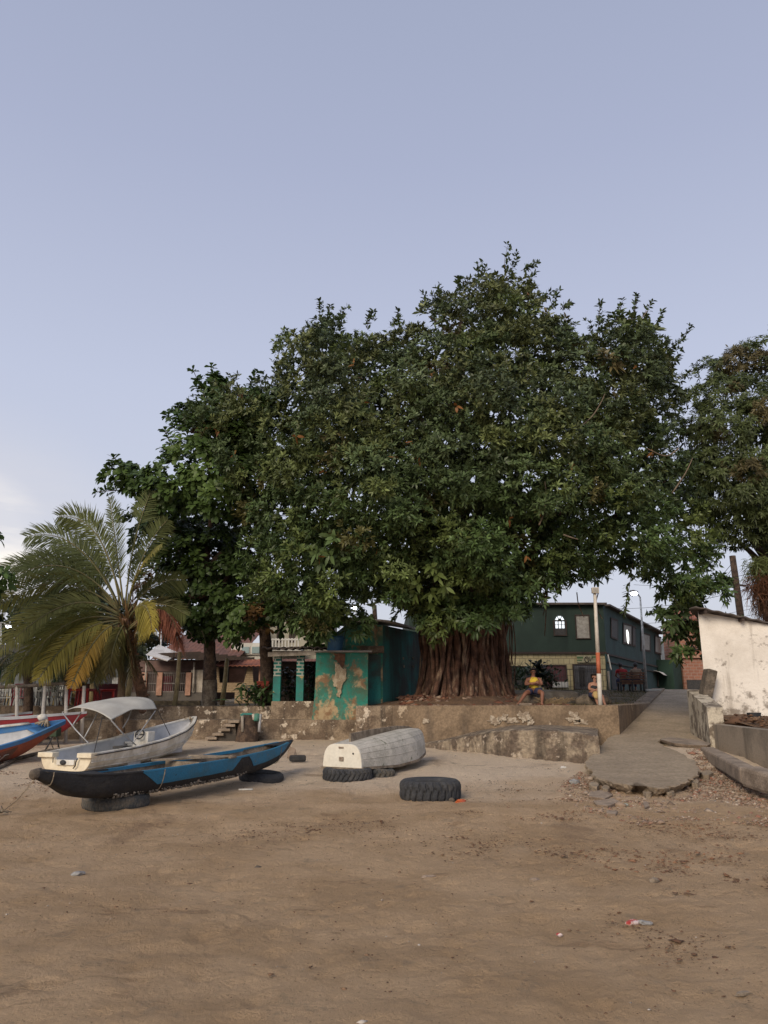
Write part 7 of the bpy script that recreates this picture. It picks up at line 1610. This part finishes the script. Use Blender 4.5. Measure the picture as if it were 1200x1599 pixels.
# ---- coconut palms
def frond(parent, pts, n=54, ll=.62, tint=(.10, .13, .045), tint2=None, hang=.55, roll=0.0, seed=0, name='frond', dens=1.0, wd=.034):
    rg = np.random.default_rng(seed); p0, c1, p1 = [np.array(p) for p in pts]
    t_ = np.linspace(.0, 1, 22)[:, None]; Q = p0*(1-t_)**2+2*c1*t_*(1-t_)+p1*t_**2
    m = MB(); m.tube([Vector(q) for q in Q], [.030*(1-.85*i/21)+.004 for i in range(22)], 5)
    fo = Foliage(); 
    tt = np.linspace(.20, 1, n)+rg.normal(0, .003, n); tt = np.clip(tt, .15, 1)[:, None]
    B = p0*(1-tt)**2+2*c1*tt*(1-tt)+p1*tt**2; Tn = nrmz(2*(1-tt)*(c1-p0)+2*tt*(p1-c1)); up = np.array([0, 0, 1.]); sd_ = np.cross(Tn, up); bad = np.linalg.norm(sd_, axis=1) < .2; sd_[bad] = np.array([1., 0, 0]); sd_ = nrmz(sd_); un = np.cross(sd_, Tn); sd_, un = sd_*math.cos(roll)+un*math.sin(roll), un*math.cos(roll)-sd_*math.sin(roll)
    prof = np.sin(np.clip((tt[:, 0]-.12)/.88, 0, 1)*math.pi*.93+.12)**.6; prof = np.clip(prof, .3, 1)
    ta = np.array(tint); tb_ = np.array(tint2 if tint2 else tint)
    for s_ in (-1, 1):
        d = nrmz(sd_*s_*.85+Tn*.75+un*.15+rg.normal(0, .07, B.shape)); l = ll*prof*rg.uniform(.85, 1.1, n)
        col_ = (ta*(1-tt)+tb_*tt)*(1+rg.normal(0, .14, (n, 1))); k = rg.random(n) < dens
        fo.add(leaf_arrays(B[k], d[k], (un+rg.normal(0, .25, un.shape))[k], l[k], np.full(k.sum(), wd), (hang*rg.uniform(.6, 1.3, n)[k])[:, None], ((.2, 1.0), (.6, .8))), np.clip(col_[k], .004, 1))
    fr_o = fo.build(name, m_palm, parent); m.build('midrib', mat('midrib', (.13, .13, .055), (.17, .14, .06), 6), parent if False else fr_o, world=True); return fr_o
def fp3(px, py, Y): return tuple(at(px, py, Y))
pm = empty('coconut_palm', (at(226, 1095, 24.9).x, 24.9, 1.33), label='coconut palm with arching fronds over the white motorboat canopy', cat='palm tree')
Yc = 23.2; gg = (.130, .150, .055); gy_l = (.22, .21, .06); yel = (.34, .27, .05); org = (.46, .25, .035); brn = (.30, .12, .075)
FR = [((188, 945), (165, 800), (92, 806), 22.6, gg, gg, .45, .72), ((186, 948), (125, 815), (42, 838), 22.2, gg, gg, .5, .72), ((186, 950), (110, 845), (16, 905), 21.8, gg, gg, .5, .70), ((186, 955), (95, 870), (-8, 950), 21.5, gg, gy_l, .5, .66),
      ((187, 957), (120, 850), (62, 935), 22.4, gg, gg, .6, .62), ((186, 962), (120, 905), (20, 1000), 21.6, gg, gy_l, .6, .66), ((188, 965), (110, 925), (10, 1062), 21.3, gg, gy_l, .7, .62), ((189, 970), (120, 965), (60, 1062), 21.6, gy_l, yel, .6, .55),
      ((190, 972), (150, 975), (112, 1072), 21.8, gy_l, org, .5, .42), ((193, 945), (180, 840), (172, 778), 23.4, gg, gg, .25, .55), ((196, 945), (205, 840), (236, 768), 23.2, gg, gg, .35, .55), ((198, 948), (222, 850), (262, 812), 23.4, gg, gg, .5, .55),
      ((199, 955), (212, 880), (252, 852), 22.4, yel, gy_l, .7, .40), ((200, 958), (235, 900), (288, 905), 23.6, (.10, .105, .045), gg, .7, .55), ((200, 965), (245, 925), (290, 960), 23.6, (.12, .085, .04), gg, .8, .50), ((199, 968), (232, 915), (238, 985), 22.0, gy_l, yel, 1.1, .50),
      ((202, 980), (262, 925), (276, 985), 22.2, brn, brn, 1.5, .55), ((200, 985), (245, 940), (264, 985), 22.4, brn, brn, 1.6, .5), ((203, 982), (268, 945), (280, 1010), 22.3, brn, brn, 1.4, .45), ((196, 975), (180, 985), (170, 1050), 22.0, gy_l, (.14, .11, .045), .9, .48), ((194, 978), (205, 1000), (212, 1062), 22.4, (.14, .11, .045), (.15, .08, .04), .9, .42),
      ((188, 950), (145, 860), (110, 870), 24.6, gg, gg, .5, .6), ((187, 958), (100, 845), (38, 880), 22.6, gg, gg, .5, .66), ((187, 962), (85, 900), (0, 1015), 22.4, gg, gy_l, .55, .66), ((188, 967), (95, 960), (32, 1050), 22.2, gy_l, gy_l, .7, .6), ((188, 960), (105, 900), (45, 960), 23.6, gg, gg, .6, .62), ((187, 950), (150, 850), (85, 850), 23.6, gg, gg, .5, .64), ((189, 970), (125, 985), (80, 1040), 22.6, gy_l, gy_l, .7, .5), ((190, 975), (165, 985), (148, 1062), 22.6, gy_l, (.16, .14, .05), .8, .45), ((195, 978), (192, 1000), (190, 1070), 22.5, (.15, .14, .05), (.14, .10, .045), .9, .42), ((188, 968), (110, 945), (50, 1025), 21.4, gg, gy_l, .7, .6), ((186, 952), (70, 840), (-10, 900), 22.8, gg, gg, .5, .62), ((188, 955), (130, 900), (80, 960), 25.0, gg, gg, .6, .6), ((190, 970), (150, 945), (95, 1010), 24.4, gg, gg, .7, .55), ((187, 975), (155, 990), (140, 1045), 22.9, gy_l, gy_l, .8, .45), ((195, 950), (160, 830), (130, 800), 24.6, gg, gg, .4, .55)]
for i, (a, b_, c_, Yt, t1, t2, hg, ll) in enumerate(FR):
    dead = t1 == brn
    o = frond(pm, [fp3(*a, Yc), fp3(*b_, (Yc+Yt)/2), fp3(*c_, Yt)], 88 if not dead else 90, ll*1.3, t1, t2, hg*.6, roll=random.uniform(.7, 1.25)*(1 if i % 3 else -1) if not dead else .3, seed=400+i, wd=.033 if not dead else .034)
    if dead: tag(o, 'dead brown frond')
    elif t2 == org: tag(o, 'orange yellow frond')
m = MB(); limb(m, [(at(226, 1095, 24.9).x, 24.9, 1.2), at(222, 1085, 24.6), at(213, 1050, 24.2), at(205, 1010, 23.6), at(196, 965, 23.2)], .18, .13, 14)
m.v = [v_ for v_ in m.v]; m.build('trunk', m_palmtrunk, pm, world=True)
for k in range(9):
    m = MB(); t_ = k/9; c_ = at(226-26*t_, 1085-95*t_, 24.7-1.4*t_); m.lathe([(.16, -.03), (.175, 0), (.16, .03)], c=c_, seg=16); m.build('trunk_ring', m_palmtrunk, pm, world=True)
fol = Foliage(); rg = np.random.default_rng(66); n = 90; C = np.array(at(200, 985, 23.3))+rg.normal(0, 1, (n, 3))*np.array([.16, .12, .45]); rosettes(fol, C, np.tile(np.array([[0, 0, 1.]]), (n, 1)), 3, .5, .05, np.tile(np.array([[.20, .12, .055]]), (n, 1))*rg.uniform(.5, 1.3, (n, 1)), rg, (.2, .8), .1); fol.build('leaf_sheath', m_palm, pm)
# second palm on the sand with the thin dark trunk
pm2 = empty('coconut_palm', (at(189, 1142, 23.2).x, 23.2, .36), label='slimmer darker palm rooted in the sand behind the canopy, left of the leaning trunk', cat='palm tree')
m = MB(); limb(m, [at(189, 1146, 23.2), at(187, 1110, 23.2), at(190, 1080, 23.2), at(191, 1040, 23.2)], .13, .10, 12); m.build('trunk', mat('dark_palm_trunk', (.14, .085, .05), (.08, .055, .035), 4, .4, .6, .95, .8, 16), pm2, world=True)
for i, (c_, d, Yt) in enumerate((((150, 1000), (120, 1060), 23), ((180, 990), (160, 1050), 22.8), ((200, 990), (206, 1055), 22.8), ((215, 1000), (245, 1050), 23.4), ((165, 980), (140, 1000), 24.2), ((215, 980), (240, 1000), 24.2), ((150, 1010), (105, 1030), 24))):
    frond(pm2, [fp3(190, 1045, 23.2), fp3(*c_, 23.2), fp3(*d, Yt)], 36, .42, (.07, .08, .035), (.10, .09, .04), .8, seed=460+i)
for (tx, cx, cy, base, sc, lab, Y0) in ((44, 40, 1035, 1122, 1.0, 'small palm with a brown trunk standing in front of the far left bar tables', 24.3), (104, 104, 1050, 1108, .8, 'small dark palm behind the rail in the middle of the beach bar', 26.5)):
    p3 = empty('coconut_palm', (at(tx, base, Y0).x, Y0, 1.0), label=lab, cat='palm tree'); m = MB(); limb(m, [at(tx-1, base, Y0)-Vector((0, 0, .2)), at(tx+1, (base+cy)/2, Y0), at(cx, cy, Y0)], .16 if sc == 1 else .11, .11*sc, 10); m.build('trunk', m_bark, p3, world=True)
    for i in range(11):
        a = i*2*math.pi/11+.3; L_ = 1.7*sc; b0 = at(cx, cy, Y0); frond(p3, [tuple(b0), tuple(b0+Vector((math.cos(a)*L_*.5, math.sin(a)*L_*.5, .75*sc))), tuple(b0+Vector((math.cos(a)*L_, math.sin(a)*L_, -.35+.3*math.sin(i*3))))], 30, .40*sc, (.05, .062, .03), (.07, .08, .035), .7, seed=480+i+tx)

# ---- trees far behind
def bgtree(poly, Y, seed, label, tint, base_px, step=26, ln=.45, wd=.2, K=6, ros=14, rb=1.3):
    r = empty('background_tree', (at(base_px, 1090, Y).x, Y, 1.4), label=label, cat='tree', group='dark trees behind the houses'); fo = Foliage()
    crown(fo, poly, Y, 2.5, 60, step, rb, ros, K, ln, wd, lambda x, y, rg: np.tile(np.array([tint]), (len(x), 1))*rg.uniform(.6, 1.4, (len(x), 1)), seed, inset=8); crown(fo, poly, Y+2, .5, 60, step*1.2, rb*1.2, ros, K, ln*1.3, wd*1.5, lambda x, y, rg: np.tile(np.array([tint]), (len(x), 1)), seed+1, inset=10)
    fo.build('crown', m_leaf, r); cy = max(p[1] for p in poly); m = MB(); b0 = at(base_px, cy-40, Y); limb(m, [(b0.x, Y, 1.2), (b0.x+.1, Y, (b0.z+1.2)/2), b0], .3, .15, 8); m.build('trunk', m_bark, r, world=True)
bgtree([(-60, 960), (-20, 935), (20, 930), (60, 925), (90, 930), (100, 990), (95, 1045), (20, 1055), (-60, 1050)], 50, 601, 'rounded dark tree far behind the beach bar at the left edge', (.04, .055, .028), 20)
bgtree([(85, 950), (120, 915), (160, 930), (180, 980), (170, 1050), (100, 1050), (85, 1000)], 48, 603, 'dark tree far behind the palm crown', (.035, .05, .024), 130)
bgtree([(170, 960), (215, 935), (260, 950), (275, 1010), (240, 1030), (180, 1050)], 50, 605, 'dark tree behind the tiled house left of the lit lamp', (.035, .045, .022), 215)
bgtree([(265, 940), (330, 930), (385, 935), (400, 985), (350, 1000), (290, 990)], 52, 607, 'dark tree above the tiled roof between lamp and trunk', (.04, .05, .024), 345)
bgtree([(520, 925), (570, 905), (640, 930), (640, 960), (560, 975), (520, 985)], 55, 609, 'sparse dark tree behind the turquoise hut roof', (.05, .06, .03), 585, ros=7)
# plants by the porch and in front of the tiled ground floor
def plant(pxc, pyb, Y, h, w_, n, ln, wd, tint, name, label, cat='plant', z0=None, seed=0, stem=True):
    b0 = at(pxc, pyb, Y); z0 = b0.z if z0 is None else z0; r = empty(name, (b0.x, Y, z0), label=label, cat=cat); rg = np.random.default_rng(700+seed); fo = Foliage()
    a = rg.random(n)*6.28; ph = rg.uniform(.1, 1.2, n); d = np.stack([np.cos(a)*np.cos(ph), np.sin(a)*np.cos(ph), np.sin(ph)], 1); C = np.array([b0.x, Y, z0])+np.stack([rg.normal(0, w_*.35, n), rg.normal(0, w_*.3, n), rg.uniform(.05, 1, n)*h*.8], 1)
    fo.add(leaf_arrays(C, d, np.tile(np.array([[0, 0, 1.]]), (n, 1))+rg.normal(0, .3, (n, 3)), ln*rg.uniform(.7, 1.3, n), wd*rg.uniform(.8, 1.2, n), rg.uniform(.2, .9, n)[:, None]), np.array(tint)*rg.uniform(.6, 1.4, (n, 1)))
    fo.build('leaves', m_leafa, r)
    if stem:
        m = MB()
        for k in range(5): q = Vector((b0.x+rg.normal(0, w_*.2), Y+rg.normal(0, .08), z0)); m.tube([q-Vector((0, 0, .1)), q+Vector((rg.normal(0, .08), 0, h*.7))], .018, 5)
        m.build('stem', m_bark, r, world=True)
plant(398, 1102, 25.2, .75, .9, 130, .50, .10, (.06, .10, .035), 'leafy_plant', 'broad leafed dark green plant at the foot of the dark almond trunk', seed=1)
plant(452, 1096, 26.2, 1.3, .55, 110, .45, .12, (.03, .045, .025), 'leafy_plant', 'dark spiky plant growing between the two porch pillars', seed=2)
plant(487, 1096, 26.0, 1.5, .3, 120, .30, .08, (.03, .06, .035), 'leafy_plant', 'tall narrow dark plant right of the second porch pillar', seed=3)
plant(812, 1076, 40, 1.3, 1.6, 170, .8, .10, (.05, .075, .035), 'garden_palm', 'spiky green garden plant left of the seated man', seed=4, cat='plant')
plant(857, 1076, 40, 1.2, .9, 130, .45, .14, (.05, .06, .03), 'garden_bush', 'low green bush right of the seated man before the shutter', seed=5)
plant(842, 1060, 38, 1.0, .5, 120, .35, .2, (.02, .025, .015), 'dark_bush', 'small dark round bush just behind the head of the seated man', seed=6)
plant(1022, 1079, 36.5, .12, .6, 60, .15, .01, (.16, .12, .06), 'grass_tuft', 'dry grass tuft at the top of the ramp kerb', seed=7, stem=False, cat='grass tuft')
# dry grass and weeds over the raised ground
def grassfn(rg, n):
    y = rg.uniform(22.2, 35.5, n); x = rg.uniform(4.6, 13, n); k = (x < 6.1+(y-21.5)*.4517) & (x > 4.6+(y-22)*.15); x, y = x[k], y[k]; return x, y
rg = np.random.default_rng(88); x, y = grassfn(rg, 9000); z = np.array([T(a, b_) for a, b_ in zip(x, y)])-.02; n = len(x); a = rg.random(n)*6.28; d = np.stack([np.cos(a)*.5, np.sin(a)*.5, np.ones(n)], 1)
V = leaf_arrays(np.stack([x, y, z], 1), d, np.stack([np.sin(a), -np.cos(a), np.zeros(n)], 1), rg.uniform(.05, .13, n), np.full(n, .02), rg.uniform(0, .5, n)[:, None]); Cc = np.where(rg.random((n, 1)) < .35, np.array([.07, .085, .03]), np.array([.20, .145, .07]))*rg.uniform(.6, 1.3, (n, 1))
F_ = (LF[None]+(np.arange(n)*6)[:, None]).ravel(); o = nmesh('dry_grass', V.reshape(-1, 3), F_, np.tile(LT, n), m_leafa, tint=np.repeat(Cc[:, None], 6, 1).reshape(-1, 3)); tag(o, 'short dry grass on the raised ground left of the ramp', kind='stuff')
scatter('bed_litter', lambda rg, n: np.stack([rg.uniform(8.3, 12, n), rg.uniform(15.4, 20.6, n), np.full(n, 1.04)+rg.normal(0, .05, n)], 1), 1500, .05, m_lit_, .4, 12, 'fallen leaves in the planting bed')
m = MB(); q = at(1178, 1118, 19.5); m.lathe([(0, 0), (.13, 0), (.17, .20), (.15, .20), (.12, .03), (0, .03)], seg=20); m.v = [tuple(Vector(v_)+q-Vector((0, 0, .12))) for v_ in m.v]; tag(m.build('plant_pot', m_black), 'small black plant pot lying in the bed before the white shed', 'plant pot')
